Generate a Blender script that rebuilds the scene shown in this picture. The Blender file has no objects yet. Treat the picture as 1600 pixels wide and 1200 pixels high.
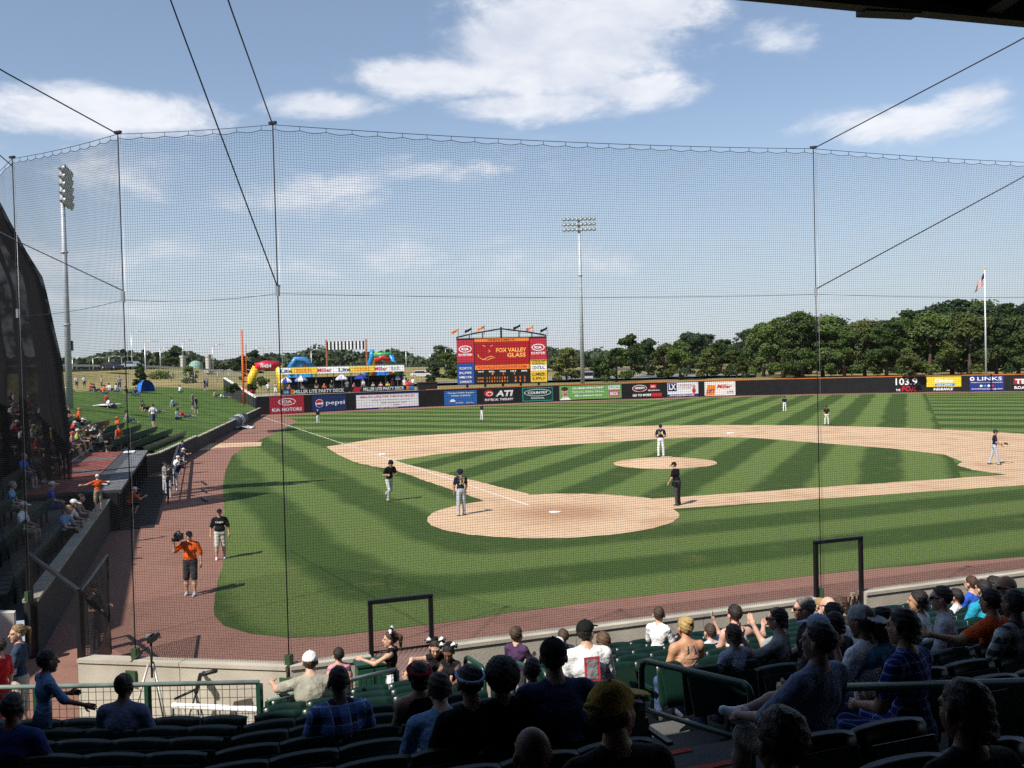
import bpy, bmesh, math, random
import numpy as np
from mathutils import Vector, Matrix
random.seed(7); RNG = np.random.default_rng(7)
rad = math.radians
scn = bpy.context.scene
COL = scn.collection

# ------------------------------------------------------------------ camera, world, sun, exposure
CAM = np.array([12.662, -33.317, 5.792]); YAW, PITCH, ROLL, FPX = -0.403, -0.022, -0.025, 1457.0
def cam_axes():
    f = np.array([math.sin(YAW)*math.cos(PITCH), math.cos(YAW)*math.cos(PITCH), math.sin(PITCH)])
    r = np.array([math.cos(YAW), -math.sin(YAW), 0.0]); u = np.cross(r, f)
    return r*math.cos(ROLL)+u*math.sin(ROLL), -r*math.sin(ROLL)+u*math.cos(ROLL), f
CR, CU, CF = cam_axes()
cam_data = bpy.data.cameras.new('camera'); cam = bpy.data.objects.new('camera', cam_data); COL.objects.link(cam)
cam_data.sensor_width = 36.0; cam_data.lens = 36.0*FPX/1600.0; cam_data.clip_start = 0.05; cam_data.clip_end = 6000
cam.matrix_world = Matrix(((CR[0], CU[0], -CF[0], CAM[0]), (CR[1], CU[1], -CF[1], CAM[1]), (CR[2], CU[2], -CF[2], CAM[2]), (0, 0, 0, 1)))
scn.camera = cam
def ray(x, y):
    return CF + CR*(x-800)/FPX + CU*(600-y)/FPX
def proj(P):
    d = np.asarray(P, float)-CAM; z = d@CF
    return 800+FPX*(d@CR)/z, 600-FPX*(d@CU)/z, z
def onz(x, y, z=0.0):
    d = ray(x, y); t = (z-CAM[2])/d[2]; return CAM+t*d
def atd(x, y, D):
    """point seen at photo position x,y at horizontal distance D from the viewpoint"""
    d = ray(x, y); return CAM+d*D/math.hypot(d[0], d[1])

SUN_EL = rad(47.0); SH = np.array([0.33, 0.944]); SH = SH/np.linalg.norm(SH)      # direction shadows fall on the ground
TO_SUN = np.array([-SH[0]*math.cos(SUN_EL), -SH[1]*math.cos(SUN_EL), math.sin(SUN_EL)])
sun_d = bpy.data.lights.new('sun', 'SUN'); sun_d.energy = 5.0; sun_d.angle = rad(0.5); sun_d.color = (1.0, 0.95, 0.87)
sun = bpy.data.objects.new('sun', sun_d); COL.objects.link(sun)
sun.rotation_euler = Vector(tuple(TO_SUN)).to_track_quat('Z', 'Y').to_euler(); sun.location = (0, 0, 60)

world = bpy.data.worlds.new('World'); scn.world = world; world.use_nodes = True
def build_world():
    nt = world.node_tree; nt.nodes.clear(); N = nt.nodes.new; L = nt.links.new
    def math_(op, a, b=None, c=None, clamp=False):
        n = N('ShaderNodeMath'); n.operation = op; n.use_clamp = clamp
        for i, v in enumerate((a, b, c)):
            if v is None: continue
            if isinstance(v, (int, float)): n.inputs[i].default_value = v
            else: L(v, n.inputs[i])
        return n.outputs[0]
    out = N('ShaderNodeOutputWorld'); bg = N('ShaderNodeBackground'); bg.inputs[1].default_value = 0.098
    sky = N('ShaderNodeTexSky'); sky.sky_type = 'NISHITA'; sky.sun_disc = False
    sky.sun_elevation = SUN_EL; sky.sun_rotation = math.atan2(TO_SUN[0], TO_SUN[1])
    sky.altitude = 200; sky.air_density = 1.0; sky.dust_density = 0.15; sky.ozone_density = 1.6
    tc = N('ShaderNodeTexCoord'); sep = N('ShaderNodeSeparateXYZ'); L(tc.outputs['Generated'], sep.inputs[0])
    x, y, z = sep.outputs
    az = math_('ARCTAN2', x, y); el = math_('ARCSINE', z)
    # cloud noise on a flat layer: position = direction / height
    zc = math_('MAXIMUM', math_('ADD', z, 0.06), 0.03)
    cx = math_('DIVIDE', x, zc); cy = math_('DIVIDE', y, zc)
    comb = N('ShaderNodeCombineXYZ'); L(cx, comb.inputs[0]); L(cy, comb.inputs[1])
    def noise(vec, scale, detail, rough, dist=0.0):
        n = N('ShaderNodeTexNoise'); n.inputs['Scale'].default_value = scale; n.inputs['Detail'].default_value = detail
        n.inputs['Roughness'].default_value = rough; n.inputs['Distortion'].default_value = dist; L(vec, n.inputs['Vector']); return n.outputs[0]
    n1 = noise(comb.outputs[0], 0.75, 7, 0.58, 0.3)
    comb2 = N('ShaderNodeCombineXYZ'); L(math_('MULTIPLY', az, 1.0), comb2.inputs[0]); L(math_('MULTIPLY', el, 2.1), comb2.inputs[1])
    n2 = noise(comb2.outputs[0], 8.0, 9, 0.62, 0.25)
    # the cumulus in view, and the same kind of thing all round the sky
    def mass(px, py, rx, ry, gain=1.0):
        d = ray(px, py); d = d/np.linalg.norm(d); a0 = math.atan2(d[0], d[1]); e0 = math.asin(d[2])
        ra, re = rx/FPX, ry/FPX
        da = math_('DIVIDE', math_('SUBTRACT', az, a0), ra); de = math_('DIVIDE', math_('SUBTRACT', el, e0), re)
        r = math_('SQRT', math_('ADD', math_('MULTIPLY', da, da), math_('MULTIPLY', de, de)))
        return math_('MULTIPLY', math_('SUBTRACT', 1.0, r), gain)
    blobs = [(870, 75, 250, 100, 1.7), (680, 120, 150, 42, 1.4), (1000, 10, 150, 60, 1.5), (1010, 140, 125, 36, 1.3), (840, 168, 190, 34, 1.2), (500, 165, 120, 26),
             (130, 175, 260, 42), (1430, 190, 170, 36), (1520, 158, 75, 34), (1215, 60, 60, 26, .5),
             (200, 270, 130, 46, .7), (440, 310, 150, 46, .7), (90, 400, 170, 42, .6), (310, 395, 130, 32, .5), (780, 265, 170, 26, .45), (700, 412, 300, 34, .5), (520, 385, 80, 26, .5),
             (200, 480, 260, 22, .4)]
    acc = None
    for b in blobs:
        m = mass(*b); acc = m if acc is None else math_('MAXIMUM', acc, m)
    acc = math_('MAXIMUM', acc, -1.0)
    f_in = math_('ADD', math_('MULTIPLY', acc, 0.8), math_('MULTIPLY', math_('SUBTRACT', n2, 0.5), 1.9))
    def ramp(v, lo, hi):
        m = N('ShaderNodeMapRange'); m.interpolation_type = 'SMOOTHSTEP'; m.inputs[1].default_value = lo; m.inputs[2].default_value = hi
        L(v, m.inputs[0]); return m.outputs[0]
    f1 = ramp(f_in, 0.0, 0.62)
    # scattered fair-weather cloud over the whole sky
    f2 = math_('MULTIPLY', ramp(n1, 0.56, 0.80), 0.42)
    fac = math_('MAXIMUM', math_('MULTIPLY', f1, 0.90), f2)
    up = ramp(el, 0.0, 0.22)
    hz = N('ShaderNodeMapRange'); hz.interpolation_type = 'SMOOTHSTEP'; hz.inputs[1].default_value = 0.30; hz.inputs[2].default_value = -0.02; hz.inputs[3].default_value = 0.16; hz.inputs[4].default_value = 0.85; L(el, hz.inputs[0])
    hmix = N('ShaderNodeMix'); hmix.data_type = 'RGBA'; L(hz.outputs[0], hmix.inputs[0]); L(sky.outputs[0], hmix.inputs[6]); hmix.inputs[7].default_value = (4.5, 5.1, 6.0, 1)
    fac = math_('MULTIPLY', fac, math_('ADD', math_('MULTIPLY', up, 0.45), 0.55))
    # cloud tone: greyer where thick underneath, bright at the edges
    tone = ramp(math_('ADD', math_('MULTIPLY', n1, 0.55), math_('MULTIPLY', n2, 0.45)), 0.38, 0.60)
    cmix = N('ShaderNodeMix'); cmix.data_type = 'RGBA'; cmix.inputs[6].default_value = (5.3, 5.7, 6.6, 1); cmix.inputs[7].default_value = (7.6, 7.7, 8.0, 1); L(tone, cmix.inputs[0])
    mix = N('ShaderNodeMix'); mix.data_type = 'RGBA'; L(fac, mix.inputs[0]); L(hmix.outputs[2], mix.inputs[6]); L(cmix.outputs[2], mix.inputs[7])
    L(mix.outputs[2], bg.inputs[0]); L(bg.outputs[0], out.inputs[0])
build_world(); world.cycles.sampling_method = 'MANUAL'; world.cycles.sample_map_resolution = 256
scn.view_settings.view_transform = 'Standard'; scn.view_settings.look = 'None'; scn.view_settings.gamma = 1.0
scn.view_settings.use_curve_mapping = False; scn.view_settings.exposure = 0.40
scn.render.engine = 'CYCLES'; scn.cycles.max_bounces = 6; scn.cycles.diffuse_bounces = 1; scn.cycles.transparent_max_bounces = 12; scn.cycles.use_denoising = False
scn.cycles.sample_clamp_indirect = 4.0

# ------------------------------------------------------------------ materials
MATS = {}
def mat(name, color, rough=0.6, spec=0.3, metal=0.0, var=0.0, scale=8.0, bump=0.0, bscale=40.0, var2=None, coat=0.0):
    """procedural principled material: base colour varied by noise, with fine relief"""
    key = (name, tuple(round(c, 4) for c in color), rough, metal, var, scale, bump, var2)
    if key in MATS: return MATS[key]
    m = bpy.data.materials.new(name); m.use_nodes = True; nt = m.node_tree; b = nt.nodes['Principled BSDF']
    b.inputs['Roughness'].default_value = rough; b.inputs['Metallic'].default_value = metal
    b.inputs['Specular IOR Level'].default_value = spec; b.inputs['Coat Weight'].default_value = coat
    c = (*color, 1.0); b.inputs['Base Color'].default_value = c
    tc = nt.nodes.new('ShaderNodeTexCoord')
    if var > 0:
        n = nt.nodes.new('ShaderNodeTexNoise'); n.inputs['Scale'].default_value = scale; n.inputs['Detail'].default_value = 6
        nt.links.new(tc.outputs['Object'], n.inputs['Vector'])
        r = nt.nodes.new('ShaderNodeMapRange'); r.inputs[1].default_value = 0.3; r.inputs[2].default_value = 0.7; nt.links.new(n.outputs[0], r.inputs[0])
        mx = nt.nodes.new('ShaderNodeMix'); mx.data_type = 'RGBA'; nt.links.new(r.outputs[0], mx.inputs[0])
        lo = tuple(max(0, v*(1-var)) for v in color); hi = var2 if var2 else tuple(min(1, v*(1+var)) for v in color)
        mx.inputs[6].default_value = (*lo, 1); mx.inputs[7].default_value = (*hi, 1); nt.links.new(mx.outputs[2], b.inputs['Base Color'])
    if bump > 0:
        n2 = nt.nodes.new('ShaderNodeTexNoise'); n2.inputs['Scale'].default_value = bscale; n2.inputs['Detail'].default_value = 4
        nt.links.new(tc.outputs['Object'], n2.inputs['Vector'])
        bp = nt.nodes.new('ShaderNodeBump'); bp.inputs['Strength'].default_value = bump; bp.inputs['Distance'].default_value = 0.02 if bscale > 12 else 0.06
        nt.links.new(n2.outputs[0], bp.inputs['Height']); nt.links.new(bp.outputs[0], b.inputs['Normal'])
    MATS[key] = m; return m
def srgb(r, g, b):
    f = lambda v: (v/255/12.92) if v/255 <= 0.04045 else ((v/255+0.055)/1.055)**2.4
    return (f(r), f(g), f(b))
def cloth(color): return mat('cloth', color, 0.85, 0.15, var=0.18, scale=9, bump=0.75, bscale=9)
def skin(color=(0.50, 0.29, 0.20)): return mat('skin', color, 0.5, 0.35, var=0.10, scale=14)
def paint(color, rough=0.45, coat=0.0): return mat('paint', color, rough, 0.4, var=0.10, scale=3, coat=coat)
def steel(color=(0.45, 0.46, 0.47), rough=0.4): return mat('galvanised_steel', color, rough, 0.5, 0.7, var=0.2, scale=4)
def hairm(color): return mat('hair', color, 0.55, 0.4, var=0.4, scale=40, bump=0.6, bscale=90)

class Tree:
    pass
def nodes_of(name, rough=0.9, spec=0.15):
    m = bpy.data.materials.new(name); m.use_nodes = True; nt = m.node_tree; b = nt.nodes['Principled BSDF']
    b.inputs['Roughness'].default_value = rough; b.inputs['Specular IOR Level'].default_value = spec
    return m, nt, b
def nmath(nt, op, a, b=None, clamp=False):
    n = nt.nodes.new('ShaderNodeMath'); n.operation = op; n.use_clamp = clamp
    for i, v in enumerate((a, b)):
        if v is None: continue
        if isinstance(v, (int, float)): n.inputs[i].default_value = v
        else: nt.links.new(v, n.inputs[i])
    return n.outputs[0]
def nnoise(nt, scale, detail=6, vec=None, rough=0.6, dist=0.0):
    n = nt.nodes.new('ShaderNodeTexNoise'); n.inputs['Scale'].default_value = scale; n.inputs['Detail'].default_value = detail
    n.inputs['Roughness'].default_value = rough; n.inputs['Distortion'].default_value = dist
    if vec is not None: nt.links.new(vec, n.inputs['Vector'])
    return n.outputs[0]
def nrange(nt, v, lo, hi, a=0.0, b=1.0, smooth=True):
    n = nt.nodes.new('ShaderNodeMapRange'); n.interpolation_type = 'SMOOTHSTEP' if smooth else 'LINEAR'
    n.inputs[1].default_value = lo; n.inputs[2].default_value = hi; n.inputs[3].default_value = a; n.inputs[4].default_value = b
    nt.links.new(v, n.inputs[0]); return n.outputs[0]
def nmix(nt, fac, a, b, mode='MIX'):
    n = nt.nodes.new('ShaderNodeMix'); n.data_type = 'RGBA'; n.blend_type = mode
    if isinstance(fac, (int, float)): n.inputs[0].default_value = fac
    else: nt.links.new(fac, n.inputs[0])
    for i, v in ((6, a), (7, b)):
        if isinstance(v, tuple): n.inputs[i].default_value = (*v, 1)
        else: nt.links.new(v, n.inputs[i])
    return n.outputs[2]
def nbump(nt, b, h, strength=0.5, dist=0.03):
    bp = nt.nodes.new('ShaderNodeBump'); bp.inputs['Strength'].default_value = strength; bp.inputs['Distance'].default_value = dist
    nt.links.new(h, bp.inputs['Height']); nt.links.new(bp.outputs[0], b.inputs['Normal'])

# ------------------------------------------------------------------ mesh helpers
class MB:
    """collects shapes, then links them as one mesh object"""
    def __init__(s): s.v = []; s.f = []; s.m = []; s.smooth = []
    def add(s, verts, faces, mi=0, smooth=False):
        o = len(s.v); s.v += [tuple(map(float, p)) for p in verts]
        for f in faces: s.f.append(tuple(i+o for i in f)); s.m.append(mi); s.smooth.append(smooth)
        return s
    def box(s, c, size, mi=0, M=None):
        x, y, z = size[0]/2, size[1]/2, size[2]/2
        vs = [Vector((sx*x, sy*y, sz*z)) for sz in (-1, 1) for sy in (-1, 1) for sx in (-1, 1)]
        if M is not None: vs = [M @ v for v in vs]
        vs = [v+Vector(c) for v in vs]
        return s.add(vs, [(0, 2, 3, 1), (4, 5, 7, 6), (0, 1, 5, 4), (2, 6, 7, 3), (0, 4, 6, 2), (1, 3, 7, 5)], mi)
    def bar(s, a, b, w, h, mi=0, up=(0, 0, 1)):
        """box beam from a to b, w across, h along up"""
        a = Vector(a); b = Vector(b); d = (b-a).normalized(); u = Vector(up)
        if abs(d.dot(u)) > 0.98: u = Vector((0, 1, 0))
        r = d.cross(u).normalized(); u = r.cross(d)
        vs = []
        for p in (a, b):
            for sx, sy in ((-1, -1), (1, -1), (1, 1), (-1, 1)): vs.append(p+r*(sx*w/2)+u*(sy*h/2))
        return s.add(vs, [(0, 1, 2, 3), (7, 6, 5, 4), (0, 4, 5, 1), (1, 5, 6, 2), (2, 6, 7, 3), (3, 7, 4, 0)], mi)
    def tube(s, pts, r, n=8, mi=0, caps=True, closed=False):
        pts = [Vector(p) for p in pts]; k = len(pts); rs = r if isinstance(r, (list, tuple)) else [r]*k
        vs = []; fs = []; ref = None
        for i, p in enumerate(pts):
            if closed: d = pts[(i+1) % k]-pts[i-1]
            else: d = pts[min(i+1, k-1)]-pts[max(i-1, 0)]
            d.normalize()
            if ref is None:
                ref = Vector((0, 0, 1)) if abs(d.z) < 0.9 else Vector((1, 0, 0))
            a = d.cross(ref).normalized(); bb = d.cross(a).normalized(); ref = -bb if (-bb).dot(ref) > 0 else bb
            for j in range(n):
                t = 2*math.pi*j/n; vs.append(p+a*(math.cos(t)*rs[i])+bb*(math.sin(t)*rs[i]))
        # keep ring order consistent
        for i in range(k-1 if not closed else k):
            i2 = (i+1) % k
            for j in range(n): fs.append((i*n+j, i*n+(j+1) % n, i2*n+(j+1) % n, i2*n+j))
        if caps and not closed: fs.append(tuple(range(n))[::-1]); fs.append(tuple((k-1)*n+j for j in range(n)))
        return s.add(vs, fs, mi, smooth=True)
    def poly(s, pts, mi=0): return s.add(pts, [tuple(range(len(pts)))], mi)
    def prism(s, pts, vec, mi=0):
        """closed prism from a polygon pushed along vec"""
        n = len(pts); v = Vector(vec); a = [Vector(p) for p in pts]; b = [p+v for p in a]
        fs = [tuple(range(n))[::-1], tuple(range(n, 2*n))]+[(i, (i+1) % n, n+(i+1) % n, n+i) for i in range(n)]
        return s.add(a+b, fs, mi)
    def lathe(s, prof, n=16, mi=0, M=None):
        vs = []; fs = []; k = len(prof)
        for r, z in prof:
            for j in range(n):
                t = 2*math.pi*j/n; v = Vector((r*math.cos(t), r*math.sin(t), z)); vs.append(M @ v if M else v)
        for i in range(k-1):
            for j in range(n): fs.append((i*n+j, i*n+(j+1) % n, (i+1)*n+(j+1) % n, (i+1)*n+j))
        fs.append(tuple(range(n))[::-1]); fs.append(tuple((k-1)*n+j for j in range(n)))
        return s.add(vs, fs, mi, smooth=True)
    def build(s, name, mats, parent=None):
        me = bpy.data.meshes.new(name); me.from_pydata(s.v, [], s.f)
        mats = mats if isinstance(mats, (list, tuple)) else [mats]
        for m in mats: me.materials.append(m)
        me.polygons.foreach_set('material_index', s.m); me.polygons.foreach_set('use_smooth', s.smooth); me.update()
        return link(name, me, parent)
def link(name, me, parent=None):
    o = bpy.data.objects.new(name, me); COL.objects.link(o)
    if parent is not None: o.parent = parent
    return o
def tag(o, label=None, cat=None, group=None, kind=None):
    if label: o['label'] = label
    if cat: o['category'] = cat
    if group: o['group'] = group
    if kind: o['kind'] = kind
    return o
def thing(name, label, cat, loc=(0, 0, 0), rz=0.0, group=None):
    o = bpy.data.objects.new(name, None); COL.objects.link(o); o.location = tuple(map(float, loc)); o.rotation_euler = (0, 0, rz); o.empty_display_size = 0.2
    return tag(o, label, cat, group)
def copy_tree(o, parent=None):
    c = o.copy(); COL.objects.link(c)
    if parent is not None: c.parent = parent
    for ch in list(o.children): copy_tree(ch, c)
    return c
def recalc(o):
    bm = bmesh.new(); bm.from_mesh(o.data); bmesh.ops.recalc_face_normals(bm, faces=bm.faces); bm.to_mesh(o.data); bm.free(); return o
def bevel(o, w=0.01, seg=2):
    bm = bmesh.new(); bm.from_mesh(o.data)
    bmesh.ops.bevel(bm, geom=[e for e in bm.edges], offset=w, segments=seg, affect='EDGES', profile=0.7, clamp_overlap=True)
    bm.to_mesh(o.data); bm.free(); return o
TXT = {}
def text_mesh(body, bold=0.0, shear=0.0):
    k = (body, bold, shear)
    if k in TXT: return TXT[k]
    cu = bpy.data.curves.new('lettering', 'FONT'); cu.body = body; cu.offset = bold; cu.shear = shear; cu.resolution_u = 2; cu.align_x = 'LEFT'
    o = bpy.data.objects.new('lettering', cu); COL.objects.link(o)
    me = bpy.data.meshes.new_from_object(o); bpy.data.objects.remove(o); bpy.data.curves.remove(cu)
    vs = np.array([v.co[:2] for v in me.vertices]); fs = [tuple(p.vertices) for p in me.polygons]
    bpy.data.meshes.remove(me); TXT[k] = (vs, fs); return TXT[k]
def lettering(parent, body, cx, cz, w, h, material, y=-0.02, bold=0.02, shear=0.0, name='lettering'):
    """flat printed lettering fitted into a w by h box, on the face at local y"""
    vs, fs = text_mesh(body, bold, shear)
    lo = vs.min(0); hi = vs.max(0); q = (vs-(lo+hi)/2)/np.maximum(hi-lo, 1e-6)*np.array([w, h])
    mb = MB(); mb.add([(cx+p[0], y, cz+p[1]) for p in q], fs); return mb.build(name, material, parent)
def flat(parent, pts, material, y=-0.01, name='print'):
    mb = MB(); mb.poly([(p[0], y, p[1]) for p in pts]); return mb.build(name, material, parent)
def ellpts(cx, cz, rx, rz, n=24, a0=0.0, a1=2*math.pi):
    full = abs(a1-a0-2*math.pi) < 1e-6; m = n if full else n+1
    return [(cx+rx*math.cos(a0+(a1-a0)*i/n), cz+rz*math.sin(a0+(a1-a0)*i/n)) for i in range(m)]
# ------------------------------------------------------------------ organic surfaces: distance field -> one closed mesh
def _unit(v): v = np.asarray(v, float); return v/np.linalg.norm(v)
def d_caps(P, a, b, ra, rb):
    ab = b-a; t = np.clip(((P-a)@ab)/max(ab@ab, 1e-12), 0, 1)
    return np.linalg.norm(P-a-t[:, None]*ab, axis=1)-(ra+(rb-ra)*t)
def d_ell(P, c, r, R):
    q = (P-c)@R/r; k = np.linalg.norm(q, axis=1); g = np.linalg.norm(q/r, axis=1)
    return k*(k-1)/np.maximum(g, 1e-9)
class Sdf:
    def __init__(s): s.p = []
    def caps(s, a, b, ra, rb=None, tag=0):
        a = np.asarray(a, float); b = np.asarray(b, float); rb = ra if rb is None else rb; R = max(ra, rb)
        s.p.append(('c', (a, b, ra, rb), tag, np.minimum(a, b)-R, np.maximum(a, b)+R)); return s
    def ell(s, c, r, tag=0, R=None):
        c = np.asarray(c, float); r = np.asarray(r, float); R = np.eye(3) if R is None else np.asarray(R, float)
        e = np.sqrt(((R*r)**2).sum(1)); s.p.append(('e', (c, r, R), tag, c-e, c+e)); return s
    def dist(s, i, P):
        k, a = s.p[i][:2]; return d_caps(P, *a) if k == 'c' else d_ell(P, *a)
    def mesh(s, h, k=0.02, cut=None, bump=None):
        lo = np.min([q[3] for q in s.p], 0)-2.5*h-k*.3; hi = np.max([q[4] for q in s.p], 0)+2.5*h+k*.3
        n = np.ceil((hi-lo)/h).astype(int)+1; ax = [lo[i]+h*np.arange(n[i]) for i in range(3)]
        V = np.full(n, 1.0)
        for i, q in enumerate(s.p):
            pad = k+2.5*h; a = np.maximum(np.floor((q[3]-pad-lo)/h).astype(int), 0); b = np.minimum(np.ceil((q[4]+pad-lo)/h).astype(int)+1, n)
            g = np.stack(np.meshgrid(*[ax[j][a[j]:b[j]] for j in range(3)], indexing='ij'), -1).reshape(-1, 3)
            d = s.dist(i, g).reshape(tuple(b-a)); sl = tuple(slice(a[j], b[j]) for j in range(3)); o = V[sl]
            if k > 0:
                hh = np.clip(0.5+0.5*(o-d)/k, 0, 1); V[sl] = o*(1-hh)+d*hh-k*hh*(1-hh)
            else: V[sl] = np.minimum(o, d)
        if cut is not None or bump is not None:
            G = np.stack(np.meshgrid(*ax, indexing='ij'), -1)
            if bump is not None: V = V+bump(G)
            if cut is not None: V = np.maximum(V, cut(G))
        vs, fs = surface_nets(V, lo, h)
        if len(fs) == 0: return vs, fs, np.zeros(0, int)
        fc = vs[fs].mean(1); D = np.stack([s.dist(i, fc) for i in range(len(s.p))]); tg = np.array([q[2] for q in s.p])[D.argmin(0)]
        return vs, fs, tg
def surface_nets(V, lo, h):
    n = np.array(V.shape); ins = V < 0
    acc = np.zeros((*(n-1), 3)); cnt = np.zeros(n-1)
    off = [(a, b, c) for a in (0, 1) for b in (0, 1) for c in (0, 1)]
    def sub(A, o): return A[o[0]:o[0]+n[0]-1, o[1]:o[1]+n[1]-1, o[2]:o[2]+n[2]-1]
    for o in off:
        for axis in range(3):
            if o[axis]: continue
            o2 = list(o); o2[axis] = 1
            A, B = sub(V, o), sub(V, o2); m = (A < 0) != (B < 0)
            if not m.any(): continue
            t = A[m]/(A[m]-B[m]); p = np.tile(np.array(o, float), (len(t), 1)); p[:, axis] = t
            acc[m] += p; cnt[m] += 1
    cell = cnt > 0; idx = np.full(n-1, -1); ci = np.argwhere(cell); idx[cell] = np.arange(len(ci))
    vs = lo+h*(ci+acc[cell]/cnt[cell][:, None]); F = []
    for axis in range(3):
        u, w = (axis+1) % 3, (axis+2) % 3
        s0 = [slice(None)]*3; s1 = [slice(None)]*3; s0[axis] = slice(0, -1); s1[axis] = slice(1, None)
        A, B = ins[tuple(s0)], ins[tuple(s1)]; e = np.argwhere(A != B)
        ok = (e[:, u] > 0) & (e[:, w] > 0) & (e[:, u] < n[u]-1) & (e[:, w] < n[w]-1) & (e[:, axis] < n[axis]-1); e = e[ok]
        if len(e) == 0: continue
        q = []
        for du, dw in ((-1, -1), (0, -1), (0, 0), (-1, 0)):
            c = e.copy(); c[:, u] += du; c[:, w] += dw; q.append(idx[c[:, 0], c[:, 1], c[:, 2]])
        q = np.stack(q, 1); flip = ~A[e[:, 0], e[:, 1], e[:, 2]]; q[flip] = q[flip][:, ::-1]; F.append(q)
    return vs, (np.concatenate(F) if F else np.zeros((0, 4), int))
def np_mesh(name, vs, fs, tags, mats, smooth=True):
    me = bpy.data.meshes.new(name); me.vertices.add(len(vs)); me.vertices.foreach_set('co', np.asarray(vs, np.float32).ravel())
    nf = len(fs); k = fs.shape[1]; me.loops.add(nf*k); me.polygons.add(nf)
    me.polygons.foreach_set('loop_start', np.arange(0, nf*k, k, dtype=np.int32)); me.polygons.foreach_set('loop_total', np.full(nf, k, np.int32))
    me.loops.foreach_set('vertex_index', np.asarray(fs, np.int32).ravel())
    me.polygons.foreach_set('material_index', np.asarray(tags, np.int32)); me.polygons.foreach_set('use_smooth', np.full(nf, smooth))
    for m in mats: me.materials.append(m)
    me.update(); me.validate(); return me

# ---- head, hair, caps and hands, made once, in their own coordinates (y forward, z up)
def make_head(h):
    s = Sdf(); s.ell((0, -.012, .022), (.074, .094, .094)); s.ell((0, .022, -.045), (.057, .066, .078)); s.ell((0, .056, -.098), (.032, .028, .024))
    s.caps((0, .078, .012), (0, .106, -.028), .008, .015); s.ell((0, .068, .025), (.058, .022, .018))
    for q in (-1, 1):
        s.ell((q*.079, -.008, -.012), (.011, .022, .032)); s.ell((q*.031, .079, .003), (.012, .0105, .006), 4)
        s.caps((q*.03, .06, -.03), (q*.035, .05, -.06), .025, .02)
    s.ell((0, .086, -.062), (.025, .010, .008), 5)
    return s.mesh(h, 0.012)
HEAD = {'fine': make_head(.0095), 'far': make_head(.02)}
def hair_mesh(kind):
    bump = lambda G: .0035*np.sin(G[..., 0]*170)*np.sin(G[..., 2]*55+G[..., 1]*60)+.003*np.sin(G[..., 2]*150+G[..., 0]*60)
    s = Sdf(); s.ell((0, -.018, .030), (.083, .101, .099))
    face = lambda G: np.maximum((G[..., 1]-.040)-1.05*(G[..., 2]-.045), -(G[..., 2]+.075+.35*(-.02-G[..., 1]).clip(-.2, .2)))
    if kind == 'short': cut = lambda G: np.maximum(face(G), (G[..., 1]-.052)*np.where(G[..., 2] < .05, 1, 0)-.002)
    elif kind == 'crop':
        s = Sdf(); s.ell((0, -.016, .027), (.078, .097, .096)); cut = lambda G: np.maximum(face(G), -(G[..., 2]+.055))
    elif kind == 'long':
        s.ell((0, -.062, -.10), (.092, .052, .17)); s.ell((0, -.068, -.24), (.085, .042, .10)); cut = lambda G: np.maximum((G[..., 1]-.035)-1.05*(G[..., 2]-.045), (G[..., 1]-.045)*np.where(G[..., 2] < .04, 1, 0)-.004)
        for q in (-1, 1): s.caps((q*.078, -.02, .02), (q*.085, -.01, -.2), .022, .018)
    elif kind == 'pony':
        s.caps((0, -.10, .05), (0, -.15, .03), .03, .03); s.caps((0, -.15, .03), (0, -.15, -.16), .033, .012); cut = lambda G: np.where(G[..., 1] < -.09, -1, face(G))
    elif kind == 'bun':
        s.ell((0, -.09, .085), (.05, .05, .048)); cut = lambda G: np.where(G[..., 1] < -.09, -1, face(G))
    elif kind == 'curly':
        s = Sdf(); s.ell((0, -.03, .02), (.115, .115, .125)); bump = lambda G: .010*np.sin(G[..., 0]*120)*np.sin(G[..., 2]*110)*np.sin(G[..., 1]*115+1)
        cut = lambda G: (G[..., 1]-.030)-.9*(G[..., 2]-.055)
    elif kind == 'ring':
        s = Sdf(); s.ell((0, -.018, .015), (.081, .099, .09)); cut = lambda G: np.maximum(np.maximum(G[..., 2]-.035, -(G[..., 2]+.07)), G[..., 1]-.02)
    v, f, t = s.mesh(.0115, .012, cut, bump); return v, f, t*0
def cap_mesh(back=False, bump=True):
    s = Sdf(); s.ell((0, -.012, .030), (.086, .106, .092)); d = s.mesh(.011, 0, lambda G: -(G[..., 2]-.022-.10*G[..., 1]))
    b = Sdf(); b.ell((0, .118, .036), (.076, .082, .009), 1, R=np.array([[1, 0, 0], [0, .97, .24], [0, -.24, .97]])); e = b.mesh(.0075, 0)
    if back:
        # strap gap of a cap worn backwards shows at the forehead
        pass
    u = Sdf(); u.ell((0, -.01, .124), (.009, .009, .007), 0); w = u.mesh(.005, 0)
    v = np.concatenate([d[0], e[0], w[0]]); f = np.concatenate([d[1], e[1]+len(d[0]), w[1]+len(d[0])+len(e[0])])
    t = np.concatenate([d[2]*0, e[2]*0+1, w[2]*0])
    if back: v = v*np.array([-1, -1, 1])
    return v, f, t
def helmet_mesh():
    s = Sdf(); s.ell((0, -.012, .028), (.098, .118, .108))
    for q in (-1, 1): s.ell((q*.085, -.01, -.02), (.022, .05, .055))
    d = s.mesh(.011, .01, lambda G: np.maximum(-(G[..., 2]+.02), -1+0*G[..., 0])*np.where(np.abs(G[..., 0]) > .07, 0, 1)-np.where(np.abs(G[..., 0]) > .07, .001, 0))
    b = Sdf(); b.ell((0, .12, .03), (.07, .06, .011), 1); e = b.mesh(.009, 0)
    return np.concatenate([d[0], e[0]]), np.concatenate([d[1], e[1]+len(d[0])]), np.concatenate([d[2]*0, e[2]*0+1])
HAIR = {k: hair_mesh(k) for k in ('short', 'crop', 'long', 'pony', 'bun', 'curly', 'ring')}
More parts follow.
